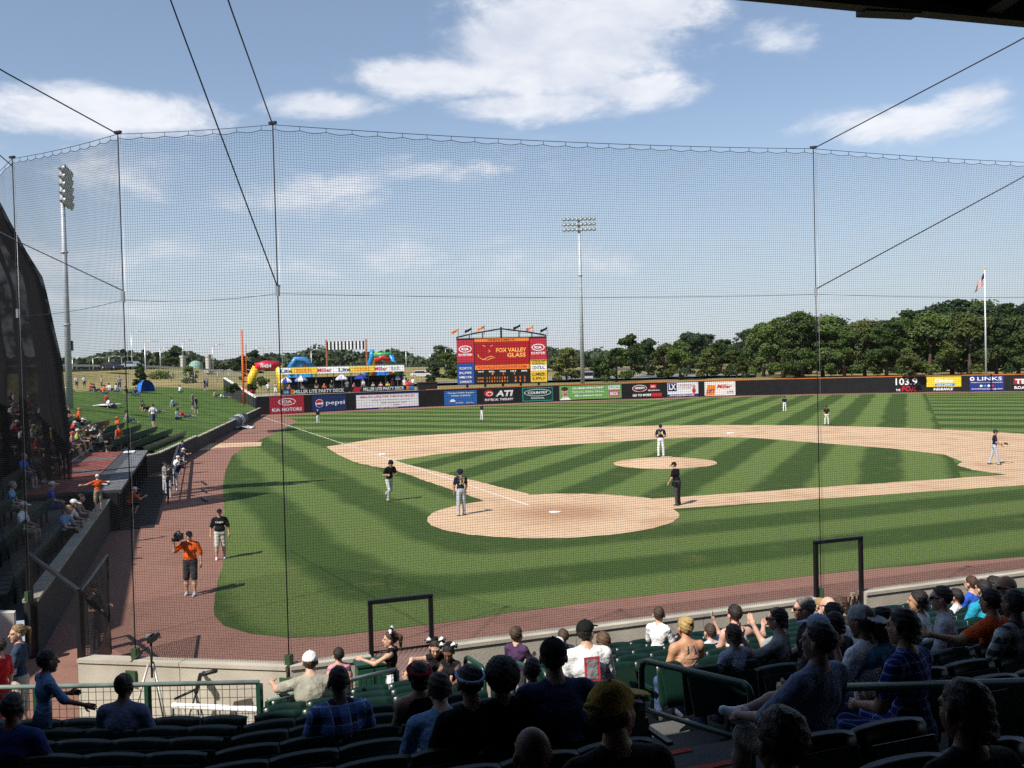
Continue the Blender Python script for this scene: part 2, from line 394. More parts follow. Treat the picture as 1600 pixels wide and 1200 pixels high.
HAIR['cap'] = cap_mesh(); HAIR['cap_back'] = cap_mesh(True); HAIR['helmet'] = helmet_mesh()
def make_hand(curl, h=.0075):
    s = Sdf(); s.ell((0, .045, 0), (.040, .052, .016)); s.caps((0, -.01, 0), (0, .03, 0), .026, .030)
    for i, (x, L) in enumerate(((-.030, .060), (-.010, .074), (.011, .078), (.030, .070))):
        p = np.array([x, .082-abs(i-1.7)*.004, 0]); a = 0.0; sp = (x*1.2)
        for j, (fr, r0, r1) in enumerate(((.45, .0098, .0090), (.32, .0090, .0082), (.23, .0082, .0070))):
            a += curl*(0.9 if j else .7); q = p+L*fr*np.array([sp*(1 if j == 0 else .3), math.cos(a), -math.sin(a)]); s.caps(p, q, r0, r1); p = q
    p0, p1, p2 = np.array([.030, .022, -.004]), np.array([.060, .050, -.014]), np.array([.066, .078, -.018-.03*curl])
    s.caps(p0, p1, .014, .011); s.caps(p1, p2, .0105, .008)
    return s.mesh(h, .006)
HAND = {'relax': make_hand(.38), 'grip': make_hand(1.15), 'flat': make_hand(.08), 'far': make_hand(.5, .012)}

# ---- the figure: joints placed from limb directions, then skinned as one surface
ARM_DOWN = ((.18, .0, -1), (.08, .25, -1))
def person_mesh(pose, h=.022, girth=1.0, sleeve=.62, legs='long', fem=False, child=False, fine=True, hair_in=None, neckline=0, hands=('relax', 'relax')):
    """pose: dict(mode, lean, arms=(R,L) each (upper_dir, fore_dir), legs=(R,L) each (thigh_dir, shin_dir), head=(yaw, pitch))
    returns vertices, faces, tags, head matrix, height of the head top"""
    hs = 1.07; g = girth
    sw = .172 if fem else .195; hw = .095 if fem else .088
    if child: sw *= .86; g *= .88; hs = 1.26
    lean = pose.get('lean', 0.0); tw = pose.get('twist', 0.0); side = pose.get('side', 0.0)
    t = _unit((math.sin(side), math.sin(lean)*math.cos(side), math.cos(lean)*math.cos(side)))
    rt = _unit((math.cos(tw), math.sin(tw), 0)); rt = _unit(rt-t*(rt@t)); fw = np.cross(t, rt)*1.0; fw = np.cross(t, rt)
    fw = -np.cross(rt, t)*-1.0
    fw = np.cross(t, rt)
    R = np.stack([rt, fw, t], 1)
    legdirs = pose['legs']; thigh, shin = .43, .41
    # pelvis height from the lower foot
    def leg_end(d): return _unit(d[0])*thigh+_unit(d[1])*shin
    if 'pelvis' in pose: pel = np.array(pose['pelvis'], float)
    else: pel = np.array([0, 0, -min(leg_end(legdirs[0])[2], leg_end(legdirs[1])[2])+.085+.02])
    S = Sdf(); SK, SH_, PA, SO = 0, 1, 2, 3
    wst = pel+t*.20; chs = pel+t*.36; nb = pel+t*.545
    S.ell(pel+t*.02, (.165*g if not fem else .172*g, .115*g, .125), PA, R); S.ell(pel+t*.14+fw*.012*g, (.150*g*(.9 if fem else 1), .105*g+(g-1)*.08, .14), SH_, R)
    S.ell(chs, (.172*g*(.92 if fem else 1), .112*g, .165), SH_, R); S.ell(chs+t*.11, (sw*.86, .085*g, .09), SH_, R)
    if fem:
        for q in (-1, 1): S.ell(chs+fw*.075+rt*q*.07+t*.02, (.062, .055, .058), SH_, R)
    S.caps(nb-t*.02, nb+t*.085+fw*.012, .060*g**.5, .052, SK)
    for q in (-1, 1): S.caps(nb-t*.015+rt*q*.03, nb-t*.055+rt*q*sw*.86, .052, .060, SH_ if neckline < 2 else SK)
    wr = []
    for q, (ud, fd) in zip((1, -1), pose['arms']):
        ud = _unit(ud); fd = _unit(fd); sh = nb-t*.075+rt*q*sw; el = sh+ud*.285; w = el+fd*.25
        m = sh+ud*.285*sleeve
        if sleeve > 0: S.caps(sh, m, .062*g, .056*g+.004, SH_)
        else: S.ell(sh, (.055, .055, .055), SK)
        S.caps(m-ud*.03 if sleeve < 1 else m, el, .049*g**.7, .041*g**.6, SK if sleeve <= 1.0 else SH_)
        if sleeve > 1.2: S.caps(el, w-fd*.02, .049, .040, SH_)
        S.caps(el, w, .041*g**.6, .027, SK); wr.append((w, fd, ud, q))
        if not fine: S.ell(w+fd*.07, (.03, .045, .03), SK)
    for q, (td, sd) in zip((1, -1), legdirs):
        td = _unit(td); sd = _unit(sd); hp = pel+rt*q*hw-t*.03; kn = hp+td*thigh; an = kn+sd*shin
        bare = {'long': 0, 'shorts': 1, 'brief': 2}[legs]
        if bare == 0: S.caps(hp, kn, .088*g, .064*g, PA); S.caps(kn, an, .064*g, .055, PA)
        elif bare == 1: S.caps(hp, kn-td*.02, .092*g, .075*g, PA); S.caps(kn-td*.05, kn, .055*g, .052*g, SK); S.caps(kn, kn+sd*.16, .050*g, .053*g, SK); S.caps(kn+sd*.16, an, .052*g, .036, SK)
        else: S.caps(hp, hp+td*.12, .09*g, .085*g, PA); S.caps(hp+td*.1, kn, .078*g, .054*g, SK); S.caps(kn, kn+sd*.16, .048*g, .05*g, SK); S.caps(kn+sd*.16, an, .05*g, .036, SK)
        ff = pose.get('feet', ((0, 1, 0), (0, 1, 0)))[0 if q == 1 else 1]; ff = _unit(ff)
        S.caps(an-ff*.045-np.array([0, 0, .040]), an+ff*.13-np.array([0, 0, .052]), .044, .034, SO); S.caps(an-ff*.01, an+ff*.05-np.array([0, 0, .03]), .046, .036, SO)
    v, f, tg = S.mesh(h, .035 if fine else .03)
    # head
    hy, hp_ = pose.get('head', (0, 0)); hc = nb+t*.165+fw*.022; hb = R if lean < .6 else np.eye(3)
    cy, sy, cp, sp = math.cos(hy), math.sin(hy), math.cos(hp_), math.sin(hp_)
    Rz = np.array([[cy, -sy, 0], [sy, cy, 0], [0, 0, 1]]); Rx = np.array([[1, 0, 0], [0, cp, -sp], [0, sp, cp]])
    up = _unit(np.array([0, 0, 1])*.6+t*.4); f0 = _unit(fw-up*(fw@up)); r0 = np.cross(f0, up); HR = np.stack([r0, f0, up], 1)@Rz@Rx
    hv, hf, ht = HEAD['fine' if fine else 'far']; V = [v]; F = [f]; T = [tg]; n = len(v)
    V.append(hc+(hv*hs)@HR.T); F.append(hf+n); T.append(ht); n += len(hv)
    if hair_in:
        kv, kf, kt = HAIR[hair_in]; V.append(hc+(kv*hs)@HR.T); F.append(kf+n); T.append(kt*0+6); n += len(kv)
    if fine or True:
        for (w, fd, ud, q), hk in zip(wr, hands):
            if hk is None: continue
            if not fine: hk = 'far'
            kv, kf, kt = HAND[hk]; pn = np.cross(fd, ud) if abs(fd@ud) < .97 else np.array([q, 0, 0.])
            pn = pose.get('palm', {}).get(q, pn); pn = np.asarray(pn, float); pn = pn-fd*(pn@fd)
            if np.linalg.norm(pn) < 1e-3: pn = np.array([q, 0, 0.])
            z = _unit(pn); x = np.cross(fd, z)
            if q == 1: kv = kv*np.array([-1, 1, 1]); kf = kf[:, ::-1]
            M = np.stack([x, fd, z], 1); V.append(w+kv@M.T); F.append(kf+n); T.append(kt); n += len(kv)
    vv = np.concatenate(V); return vv, np.concatenate(F), np.concatenate(T), (hc, HR, hs), hc[2]+.12*hs

SKINS = {'light': (0.52, 0.31, 0.22), 'tan': (0.42, 0.23, 0.14), 'brown': (0.16, 0.08, 0.05), 'pink': (0.58, 0.33, 0.25)}
def P_sit(lean=0.0, arms=None, head=(0, 0), splay=.12, twist=0, legs=None, side=0, feet=None, palm=None):
    d = dict(pelvis=(0, 0, .50), lean=lean, twist=twist, head=head, side=side,
             arms=arms or (((.25, .25, -1), (-.35, .9, -.25)), ((-.25, .25, -1), (.35, .9, -.25))),
             legs=legs or (((splay, 1, .0), (0, .08, -1)), ((-splay, 1, .0), (0, .08, -1))))
    if feet: d['feet'] = feet
    if palm: d['palm'] = palm
    return d
def P_stand(lean=0.0, arms=None, legs=None, head=(0, 0), twist=0, feet=None, side=0, palm=None):
    d = dict(lean=lean, twist=twist, head=head, side=side, arms=arms or (((.2, .02, -1), (.06, .22, -1)), ((-.2, .02, -1), (-.06, .22, -1))),
             legs=legs or (((.07, .02, -1), (.02, -.03, -1)), ((-.07, .02, -1), (-.02, -.03, -1))))
    if feet: d['feet'] = feet
    if palm: d['palm'] = palm
    return d
EYE = mat('eye', (.03, .02, .018), .2, .5); LIP = mat('lip', (.36, .13, .11), .5, .3)
PROTO = {}
def person(label, loc, rz, pose, shirt, pants, hair=None, hairc=(.03, .02, .015), skinc='light', shoes=(.05, .05, .05), scale=1.0, h=.022,
           cat='person', group=None, cap=None, brim=None, cache=None, shirt_mat=None, pants_mat=None, extra=None, hair_mat=None, **kw):
    """a person as one continuous mesh; hair or headgear is a child"""
    sk = skin(SKINS.get(skinc, skinc) if isinstance(skinc, str) else skinc)
    mats = [sk, shirt_mat or cloth(shirt), pants_mat or cloth(pants), mat('shoe', shoes, .6, .3), EYE, LIP, hairm(hairc)]
    if cache and cache in PROTO: me, hd, top = PROTO[cache]
    else:
        v, f, t, hd, top = person_mesh(pose, h, **kw); me = np_mesh('person', v, f, t, mats)
        if cache: PROTO[cache] = (me, hd, top)
    o = link('person', me); o.location = tuple(map(float, loc)); o.rotation_euler = (0, 0, rz); o.scale = (scale,)*3
    if cache:
        for i, m in enumerate(mats): o.material_slots[i].link = 'OBJECT'; o.material_slots[i].material = m
    tag(o, label, cat, group)
    if hair and hair != 'none' and not kw.get('hair_in'):
        hv, hf, ht = HAIR[hair]; key = ('hairmesh', hair)
        if key not in PROTO: PROTO[key] = np_mesh('hair', hv, hf, ht, [hairm(hairc), hairm(hairc)])
        name = 'cap' if 'cap' in hair else ('helmet' if hair == 'helmet' else 'hair')
        c = link(name, PROTO[key], o); hc, HR, hs = hd; M = Matrix.Identity(4)
        for i in range(3):
            for j in range(3): M[i][j] = HR[i, j]*hs
            M[i][3] = hc[i]
        c.matrix_local = M; q = hair_mat or (cloth(cap) if cap else hairm(hairc)); q2 = cloth(brim) if brim else q
        for i, m in enumerate((q, q2)): c.material_slots[i].link = 'OBJECT'; c.material_slots[i].material = m
        if cap:   # hair under the cap
            key = ('hairmesh', 'ring'); hv, hf, ht = HAIR['ring']
            if key not in PROTO: PROTO[key] = np_mesh('hair', hv, hf, ht, [hairm(hairc), hairm(hairc)])
            r = link('hair', PROTO[key], o); r.matrix_local = M; r.material_slots[0].link = 'OBJECT'; r.material_slots[0].material = hairm(hairc)
    o['_top'] = top
    o['_hm'] = [float(x) for x in list(hd[0])+list(hd[1].ravel())+[hd[2]]]
    return o
def head_frame(o):
    a = list(o['_hm']); hc = np.array(a[:3]); HR = np.array(a[3:12]).reshape(3, 3); hs = a[12]; M = Matrix.Identity(4)
    for i in range(3):
        for j in range(3): M[i][j] = HR[i, j]*hs
        M[i][3] = hc[i]
    return M
# ------------------------------------------------------------------ plan of the place (home plate at the origin, second base along +y, metres)
B0 = np.array([3.41, -21.05]); UB = _unit((.738, .675)); NB = np.array([UB[1], -UB[0]]); UA = _unit((.925, .380)); NA = np.array([UA[1], -UA[0]]); UW = _unit((.976, .218)); NW = np.array([UW[1], -UW[0]])
C0 = np.array([-3.17, -20.65]); UC = _unit((-.662, .749)); NC = np.array([-UC[1], UC[0]])
L0 = np.array([-26.7, 6.9]); UL = _unit((-.546, .838)); NL = np.array([-UL[1], UL[0]])
PITCH_ROW, ROW0, NROW = .84, 1.3, 20
def row_d(k): return ROW0+PITCH_ROW*k
def row_z(k): return .05+.262*row_d(k)
def dAB(P): v = np.asarray(P)[:2]-B0; a, b = v@NA, v@NB; return max(a, b), ('A' if a > b else 'B')
def AB(sec, s, d, z=0.0):
    n, u = {'A': (NA, UA), 'B': (NB, UB), 'W': (NW, UW)}[sec]; q = B0+u*s+n*d; return Vector((q[0], q[1], z))
def miter(d):
    q = np.linalg.solve(np.stack([NA, NB]), np.array([d, d])); return q@UA, q@UB     # s on A, s on B
def Cp(s, d, z=0.0): q = C0+UC*s+NC*d; return Vector((q[0], q[1], z))
def Lp(s, d, z=0.0): q = L0+UL*s+NL*d; return Vector((q[0], q[1], z))
def c_row_z(d): return .75+.315*max(d, 0)
FB = [(395, 651), (475, 643.5), (540, 640.5), (655, 635.5), (745, 632.5), (872, 628.5), (972, 624.5), (1042, 622), (1149, 618), (1278, 614.6), (1399, 612.8), (1507, 612), (1600, 611.5)]
_f = np.array([onz(x, y)[:2] for x, y in FB]); _th = np.arctan2(_f[:, 0], _f[:, 1]); _r = np.hypot(_f[:, 0], _f[:, 1])
_cf = np.polyfit(_th, _r, 3)
def fence_pt(th, out=0.0):
    t = min(max(th, -.80), .32); r = np.polyval(_cf, t)+out; return np.array([r*math.sin(th), r*math.cos(th)])
TH_L, TH_R = math.atan2(-62.4, 61.7), .42
def fence_at(px):
    """bearing of the fence seen at photo column px"""
    lo, hi = TH_L, TH_R
    for _ in range(40):
        m = (lo+hi)/2; q = fence_pt(m)
        if proj((q[0], q[1], 1.2))[0] < px: lo = m
        else: hi = m
    return (lo+hi)/2
PLATEAU, BERM = 2.2, 3.8
def height(x, y):
    """ground or step height at a place"""
    P = np.array([x, y]); d, s_ = dAB(P)
    c = P-C0; cs, cd = c@UC, c@NC; l = P-L0; ls, ld = l@UL, l@NL
    if d > 0 and not (cd > 0 and cs > 0):
        k = math.floor((d-ROW0)/PITCH_ROW); return 0.0 if k < 0 else row_z(min(k, NROW-1))
    if cd > 0 and -2 < cs <= 55.5 and cd < 11.5: return c_row_z(.84*math.floor(cd/.84))
    th = math.atan2(x, y); r = math.hypot(x, y)
    if cs > 55.5 and ld > 0 and th < TH_L: return min(.95+.2*ld, BERM)
    if cd > 0 and cs > 0 and th < TH_L: return BERM if cd > 11.5 else c_row_z(cd)
    if th >= TH_L and abs(th) < 1.6 and r > np.polyval(_cf, min(max(th, -.8), .32)): return PLATEAU
    return 0.0
def hit(x, y, h=0.0, near=1.5, far=400.0):
    """first place along the sight line through x,y that is h above the ground"""
    d = ray(x, y); d = d/math.hypot(d[0], d[1]); t = near; step = .04
    while t < far:
        P = CAM+d*t
        if P[2] <= height(P[0], P[1])+h: return P
        t += step; step = .04+.0025*t
    return CAM+d*far

# ------------------------------------------------------------------ ground materials
def grass_mat(name, base, dark, stripes=None, worn=None, scale=1.0, wornamt=.35):
    m, nt, b = nodes_of(name, .95, .1); geo = nt.nodes.new('ShaderNodeNewGeometry'); pos = geo.outputs['Position']
    sep = nt.nodes.new('ShaderNodeSeparateXYZ'); nt.links.new(pos, sep.inputs[0]); x, y = sep.outputs[0], sep.outputs[1]
    n1 = nnoise(nt, .35*scale, 6, pos); n2 = nnoise(nt, 9*scale, 5, pos, .7); n3 = nnoise(nt, 60, 3, pos, .8)
    if stripes == 'field':
        wob = nmath(nt, 'MULTIPLY', nmath(nt, 'SUBTRACT', nnoise(nt, .12, 2, pos), .5), 1.1); wob2 = nmath(nt, 'MULTIPLY', nmath(nt, 'SUBTRACT', nnoise(nt, .9, 2, pos), .5), .35)
        xs = nmath(nt, 'ADD', x, nmath(nt, 'ADD', wob, wob2)); ys = nmath(nt, 'ADD', y, nmath(nt, 'ADD', wob, wob2))
        sx = nrange(nt, nmath(nt, 'SINE', nmath(nt, 'MULTIPLY', xs, 2*math.pi/4.1)), -.45, .45)
        # outfield wings are cut across, the middle up and down
        yd = nmath(nt, 'ADD', nmath(nt, 'MULTIPLY', ys, .985), nmath(nt, 'MULTIPLY', xs, .10))
        sy = nrange(nt, nmath(nt, 'SINE', nmath(nt, 'MULTIPLY', yd, 2*math.pi/7.2)), -.5, .5)
        inl = nmath(nt, 'GREATER_THAN', x, -19.2); inr = nmath(nt, 'LESS_THAN', x, 14.8); mid = nmath(nt, 'MULTIPLY', inl, inr)
        outer = nmath(nt, 'GREATER_THAN', nmath(nt, 'ADD', nmath(nt, 'MULTIPLY', x, x), nmath(nt, 'MULTIPLY', nmath(nt, 'SUBTRACT', y, 18.4), nmath(nt, 'SUBTRACT', y, 18.4))), 28.5**2)
        s = nmath(nt, 'ADD', nmath(nt, 'MULTIPLY', sx, mid), nmath(nt, 'MULTIPLY', sy, nmath(nt, 'SUBTRACT', 1.0, mid)))
        # foul ground is cut on the diagonal and shows it less
        foul = nmath(nt, 'GREATER_THAN', nmath(nt, 'SUBTRACT', nmath(nt, 'ABSOLUTE', x), y), .6)
        ax = nmath(nt, 'SQRT', nmath(nt, 'ADD', nmath(nt, 'MULTIPLY', xs, xs), 2.0)); wv = nmath(nt, 'MULTIPLY', nmath(nt, 'SUBTRACT', ys, ax), .7071)
        sd = nrange(nt, nmath(nt, 'SINE', nmath(nt, 'MULTIPLY', wv, 2*math.pi/4.3)), -.5, .5)
        sd = nmath(nt, 'MULTIPLY', sd, .84)
        s = nmath(nt, 'ADD', nmath(nt, 'MULTIPLY', s, nmath(nt, 'SUBTRACT', 1.0, foul)), nmath(nt, 'MULTIPLY', sd, foul))
        col = nmix(nt, s, dark, base)
    else: col = nmix(nt, nrange(nt, n1, .35, .65), dark, base)
    col = nmix(nt, nmath(nt, 'MULTIPLY', nrange(nt, n2, .35, .75), .45), col, tuple(c*.55 for c in dark))
    if worn:
        w = nmath(nt, 'MULTIPLY', nrange(nt, nnoise(nt, .55*scale, 8, pos, .72), .52, .74), wornamt)
        col = nmix(nt, w, col, worn)
    col = nmix(nt, nmath(nt, 'MULTIPLY', nrange(nt, n3, .3, .7), .4), col, tuple(c*1.4 for c in base))
    nt.links.new(col, b.inputs['Base Color']); nbump(nt, b, nmath(nt, 'ADD', n3, n2), .8, .05); return m
def dirt_mat(name, base, dark, scale=1.0, amt=.6, scuff=False):
    m, nt, b = nodes_of(name, .95, .1); geo = nt.nodes.new('ShaderNodeNewGeometry'); pos = geo.outputs['Position']
    n1 = nnoise(nt, .5*scale, 7, pos, .65, .6); n2 = nnoise(nt, 5*scale, 6, pos, .7); n3 = nnoise(nt, 45, 3, pos, .8)
    col = nmix(nt, nmath(nt, 'MULTIPLY', nrange(nt, n1, .45, .72), amt), base, dark)
    col = nmix(nt, nmath(nt, 'MULTIPLY', nrange(nt, n2, .4, .8), .35), col, dark)
    col = nmix(nt, nmath(nt, 'MULTIPLY', nrange(nt, n3, .3, .7), .25), col, tuple(min(1, c*1.2) for c in base))
    if scuff:   # damp, trodden clay around the plate and rake streaks
        sep = nt.nodes.new('ShaderNodeSeparateXYZ'); nt.links.new(pos, sep.inputs[0]); dx, dy = nmath(nt, 'SUBTRACT', sep.outputs[0], .2), nmath(nt, 'SUBTRACT', sep.outputs[1], .3)
        r = nmath(nt, 'SQRT', nmath(nt, 'ADD', nmath(nt, 'MULTIPLY', dx, dx), nmath(nt, 'MULTIPLY', dy, dy))); w = nmath(nt, 'MULTIPLY', nrange(nt, nmath(nt, 'ADD', r, nmath(nt, 'MULTIPLY', n1, 4.0)), 5.2, 2.6), .75)
        col = nmix(nt, w, col, (.36, .19, .11)); mp = nt.nodes.new('ShaderNodeMapping'); mp.inputs['Scale'].default_value = (.25, 3.2, 1); mp.inputs['Rotation'].default_value = (0, 0, .5); nt.links.new(pos, mp.inputs[0])
        col = nmix(nt, nmath(nt, 'MULTIPLY', nrange(nt, nnoise(nt, 1.2, 5, mp.outputs[0]), .48, .72), .45), col, (.42, .24, .13))
    nt.links.new(col, b.inputs['Base Color']); nbump(nt, b, nmath(nt, 'ADD', n3, n2), .6, .03); return m
M_GRASS = grass_mat('mown_grass', (.140, .198, .056), (.022, .054, .012), 'field', worn=(.17, .15, .06), wornamt=.55)
M_LAWN = grass_mat('berm_grass', (.10, .165, .04), (.05, .10, .022), worn=(.17, .16, .06))
M_DRY = grass_mat('dry_meadow', (.30, .24, .11), (.15, .15, .06), scale=.12, worn=(.10, .13, .05), wornamt=.6)
M_TRACK = dirt_mat('warning_track_clay', (.262, .140, .108), (.155, .078, .060), 1.2, .5)
M_DIRT = dirt_mat('infield_clay', (.60, .425, .275), (.38, .215, .125), .7, .7, True)
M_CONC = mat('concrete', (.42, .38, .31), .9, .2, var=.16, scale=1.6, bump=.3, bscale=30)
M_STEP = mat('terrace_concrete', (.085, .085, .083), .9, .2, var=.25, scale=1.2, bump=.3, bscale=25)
M_LINE = mat('chalk_line', (.80, .76, .70), .95, .1, var=.15, scale=6)

def sheet(name, pts, z, m, wob=0.0, step=.5):
    q = []
    n = len(pts)
    for i in range(n):
        a, b = np.array(pts[i][:2], float), np.array(pts[(i+1) % n][:2], float); L = np.linalg.norm(b-a); k = max(1, int(L/step)) if wob else 1
        for j in range(k):
            p = a+(b-a)*j/k
            if wob: p = p+wob*np.array([math.sin(p[0]*5.1+p[1]*3.7), math.sin(p[1]*4.3-p[0]*6.1)])*.5+RNG.normal(0, wob*.35, 2)
            q.append((p[0], p[1], z))
    mb = MB(); mb.poly(q); o = mb.build(name, m); o['kind'] = 'structure'; return o
def circ(cx, cy, r, a0, a1, n=40): return [(cx+r*math.cos(a0+(a1-a0)*i/n), cy+r*math.sin(a0+(a1-a0)*i/n)) for i in range(n+1)]

# field of play: clay everywhere, turf on it, infield on that
fl = [tuple(fence_pt(TH_L+(TH_R-TH_L)*i/40, .4)) for i in range(41)]
field = fl+[(62, 62), (66, 40), tuple(AB('B', 60, .15)[:2]), tuple(B0+NB*.15), tuple(AB('W', -3.8, .15)[:2]), tuple(AB('W', -3.8, 3.0)[:2]), tuple(Cp(.9, 6)[:2]), tuple(Cp(1.2, .2)[:2]), tuple(Cp(36, .2)[:2]), tuple(Lp(66, .3)[:2])]
sheet('warning_track', field, 0.0, M_TRACK)
ig = [onz(x, y)[:2] for x, y in ((1600, 870), (1440, 882), (1285, 897), (1100, 920), (950, 938), (800, 957), (690, 974), (600, 985), (520, 993), (450, 997), (390, 990), (350, 978), (334, 962), (335, 930), (342, 900), (350, 870), (352, 820), (348, 770), (352, 735), (362, 712), (385, 697), (410, 686))]
fe = [tuple(fence_pt(TH_L+(TH_R-TH_L)*(i/40), -4.6)) for i in range(1, 41)]
grass = [tuple(p) for p in ig]+[tuple(Lp(50, -5.5)[:2])]+fe+[(56, 50), (40, 12)]
sheet('field_grass', grass, .004, M_GRASS, .05, .6)
s90 = 27.43/math.sqrt(2)
# skinned infield: the arc behind the bases, foul cut-outs, the two base paths and the home circle
arc = circ(0, 18.44, 29.6, math.radians(180-4), math.radians(4), 60)
skin_pts = [tuple(onz(x, y)[:2]) for x, y in ((612, 733), (590, 730), (560, 724), (530, 712), (510, 698), (530, 695))]+[p for p in arc if p[1] > 29.5 or p[0] > 0 and p[1] > 21.5]+[(s90+6.6, s90+3.4), (s90+6.4, s90+.6), (s90+1.5, s90-4.4), (2.3, .8), (0, 2), (-2.3, .8)]
sheet('infield_dirt', skin_pts, .008, M_DIRT, .06, .5)
def path(sg):
    a = np.array([sg*.5, .5]); b = np.array([sg*s90, s90]); d = _unit(b-a); n = np.array([d[1], -d[0]])*1.15
    return [tuple(a+n), tuple(b+n), tuple(b-n), tuple(a-n)]
sheet('base_path', path(-1), .011, M_DIRT, .05); sheet('base_path', path(1), .0115, M_DIRT, .05)
# infield turf with rounded corners at the bases
def corner(cx, cy, r, a0, a1): return circ(cx, cy, r, math.radians(a0), math.radians(a1), 10)
o_ = 1.25
tur = circ(0, .2, 5.2, math.radians(58), math.radians(122), 10)+[(-s90+2.9, s90-1.5-1.7)]+[(-s90+3.5, s90-.3), (-s90+3.7, s90+1.2)]+[(-12.4, 25.4), (-5.3, 32.2), (-2.6, 34.8), (-1.2, 35.3), (1.2, 35.3), (2.6, 34.8), (5.6, 32.6), (11.8, 28.0), (14.4, 24.8), (s90-4.2, s90+1.8), (s90-4.6, s90), (s90-3.9, s90-2.0), (s90-2.6, s90-3.6)]
sheet('infield_grass', tur, .015, M_GRASS, .05, .5)
sheet('home_circle', circ(.1, -.3, 4.75, 0, 2*math.pi*.985, 60), .019, M_DIRT, .05, .4)
def lines():
    for sg in (-1,):
        a = np.array([sg*1.6, 1.6]); b = fence_pt(TH_L, -.3) if sg < 0 else np.array([60, 60.]); d = _unit(b-a); n = np.array([d[1], -d[0]])*.036
        L = np.linalg.norm(b-a); mb = MB(); k = 60; w = []
        for i in range(k+1):
            e = np.array([RNG.normal(0, .008), RNG.normal(0, .008)]); p = a+d*L*i/k; w.append((p+n+e, p-n+e))
        for i in range(k): mb.add([(*w[i][0], .0235), (*w[i][1], .0235), (*w[i+1][1], .0235), (*w[i+1][0], .0235)], [(0, 1, 2, 3)])
        mb.build('foul_line', M_LINE)['kind'] = 'structure'
lines()
def mound():
    mb = MB(); R, n, rings = 2.85, 40, 7; vs = [(0, 17.9, .27)]; fs = []
    for i in range(1, rings+1):
        r = R*i/rings; z = .27*(1-(i/rings)**1.6)+.018
        for j in range(n): a = 2*math.pi*j/n; e = 1+RNG.normal(0, .008); vs.append((r*e*math.cos(a), 17.9+r*e*math.sin(a), z))
    for j in range(n): fs.append((0, 1+j, 1+(j+1) % n))
    for i in range(rings-1):
        for j in range(n): fs.append((1+i*n+j, 1+(i+1)*n+j, 1+(i+1)*n+(j+1) % n, 1+i*n+(j+1) % n))
    mb.add(vs, fs, 0, True); mb.build('pitchers_mound', M_DIRT)['kind'] = 'structure'
mound()
sheet('bullpen_dirt', [tuple(onz(x, y)[:2]) for x, y in ((296, 699), (330, 693), (410, 691), (408, 697), (340, 700), (300, 706))], .012, M_DIRT, .08)
M_WHITE = paint((.8, .8, .78))
def plate():
    t = MB().prism([(-.216, .43, .02), (.216, .43, .02), (.216, .21, .02), (0, 0, .02), (-.216, .21, .02)][::-1], (0, 0, .02)).build('home_plate', M_WHITE); tag(t, 'white five-sided home plate set in the dirt circle', 'home plate')
    for (x, y), w in (((-s90+.2, s90), 'third base, bag nearest the left foul line'), ((0, 2*s90), 'second base, bag in the dirt behind the mound')):
        b = bevel(MB().box((0, 0, .06), (.38, .38, .10)).build('base_bag', M_WHITE), .02, 2); b.location = (x, y, 0); b.rotation_euler[2] = rad(45); tag(b, 'white square '+w, 'base')
    r = MB().box((0, 18.44, .30), (.61, .15, .03)).build('pitching_rubber', mat('scuffed_rubber', (.5, .42, .33))); tag(r, 'white pitching rubber on top of the mound', 'rubber')
plate()

# ------------------------------------------------------------------ land beyond the fence and the berm
def rim(th):
    """distance from home to the edge of the playing field at a bearing"""
    if th >= TH_L: return np.polyval(_cf, min(max(th, -.8), .32))+.5
    d = np.array([math.sin(th), math.cos(th)]); best = 400
    for o, n in ((C0, NC), (L0, NL)):
        k = d@n
        if k > 1e-6: best = min(best, (o@n)/k)
    return best+.3
def land(name, t0, t1, offs, zf, m, n):
    vs = []; fs = []
    for i in range(n+1):
        th = t0+(t1-t0)*i/n; r0 = rim(th); d = np.array([math.sin(th), math.cos(th)])
        for k, o in enumerate(offs): p = d*(r0+o); vs.append((p[0], p[1], zf(p, o, th)))
    K = len(offs)
    for i in range(n):
        for k in range(K-1): fs.append((i*K+k, i*K+k+1, (i+1)*K+k+1, (i+1)*K+k))
    mb = MB(); mb.add(vs, fs, 0, True); o = mb.build(name, m); o['kind'] = 'structure'; return o
def z_berm(p, o, th):
    ld = (p-L0)@NL; cs = (p-C0)@UC; cd = (p-C0)@NC
    z = .95+.2*max(ld, 0)
    return min(z, BERM)-.02
tl1 = TH_L-.006
land('grass_berm', -1.25, tl1, [0, 2, 4, 6, 8, 10, 12, 15, 18, 22, 30, 45], z_berm, M_LAWN, 70)
und = lambda p: .5*math.sin(p[0]*.021+1)*math.sin(p[1]*.017)
def z_far(p, o, th):
    b = BERM if th < TH_L else PLATEAU
    if th < TH_L and o < 40: return z_berm(p, o, th)-.25
    e = 0.0
    r = math.hypot(*(p-CAM[:2])); a = math.atan2(p[0]-CAM[0], p[1]-CAM[1])
    # the road bank to the left
    k = max(0.0, min(1.0, (r-165)/45.0)); k = k*k*(3-2*k); rise = 3.0*max(0, min(1, (-.36-a)/.14)); e += k*rise
    return b+e+und(p)*min(1, o/60)*.6 if o > .6 else b
land('ground', -1.45, tl1-.0005, [0, 14, 20, 38, 48, 70, 95, 110, 125, 140, 170, 220, 300, 500, 1000, 3500], z_far, M_DRY, 60)
land('ground', TH_L, .95, [0.2, 1, 4, 10, 20, 35, 60, 90, 120, 170, 220, 300, 500, 1000, 3500], z_far, M_DRY, 90)

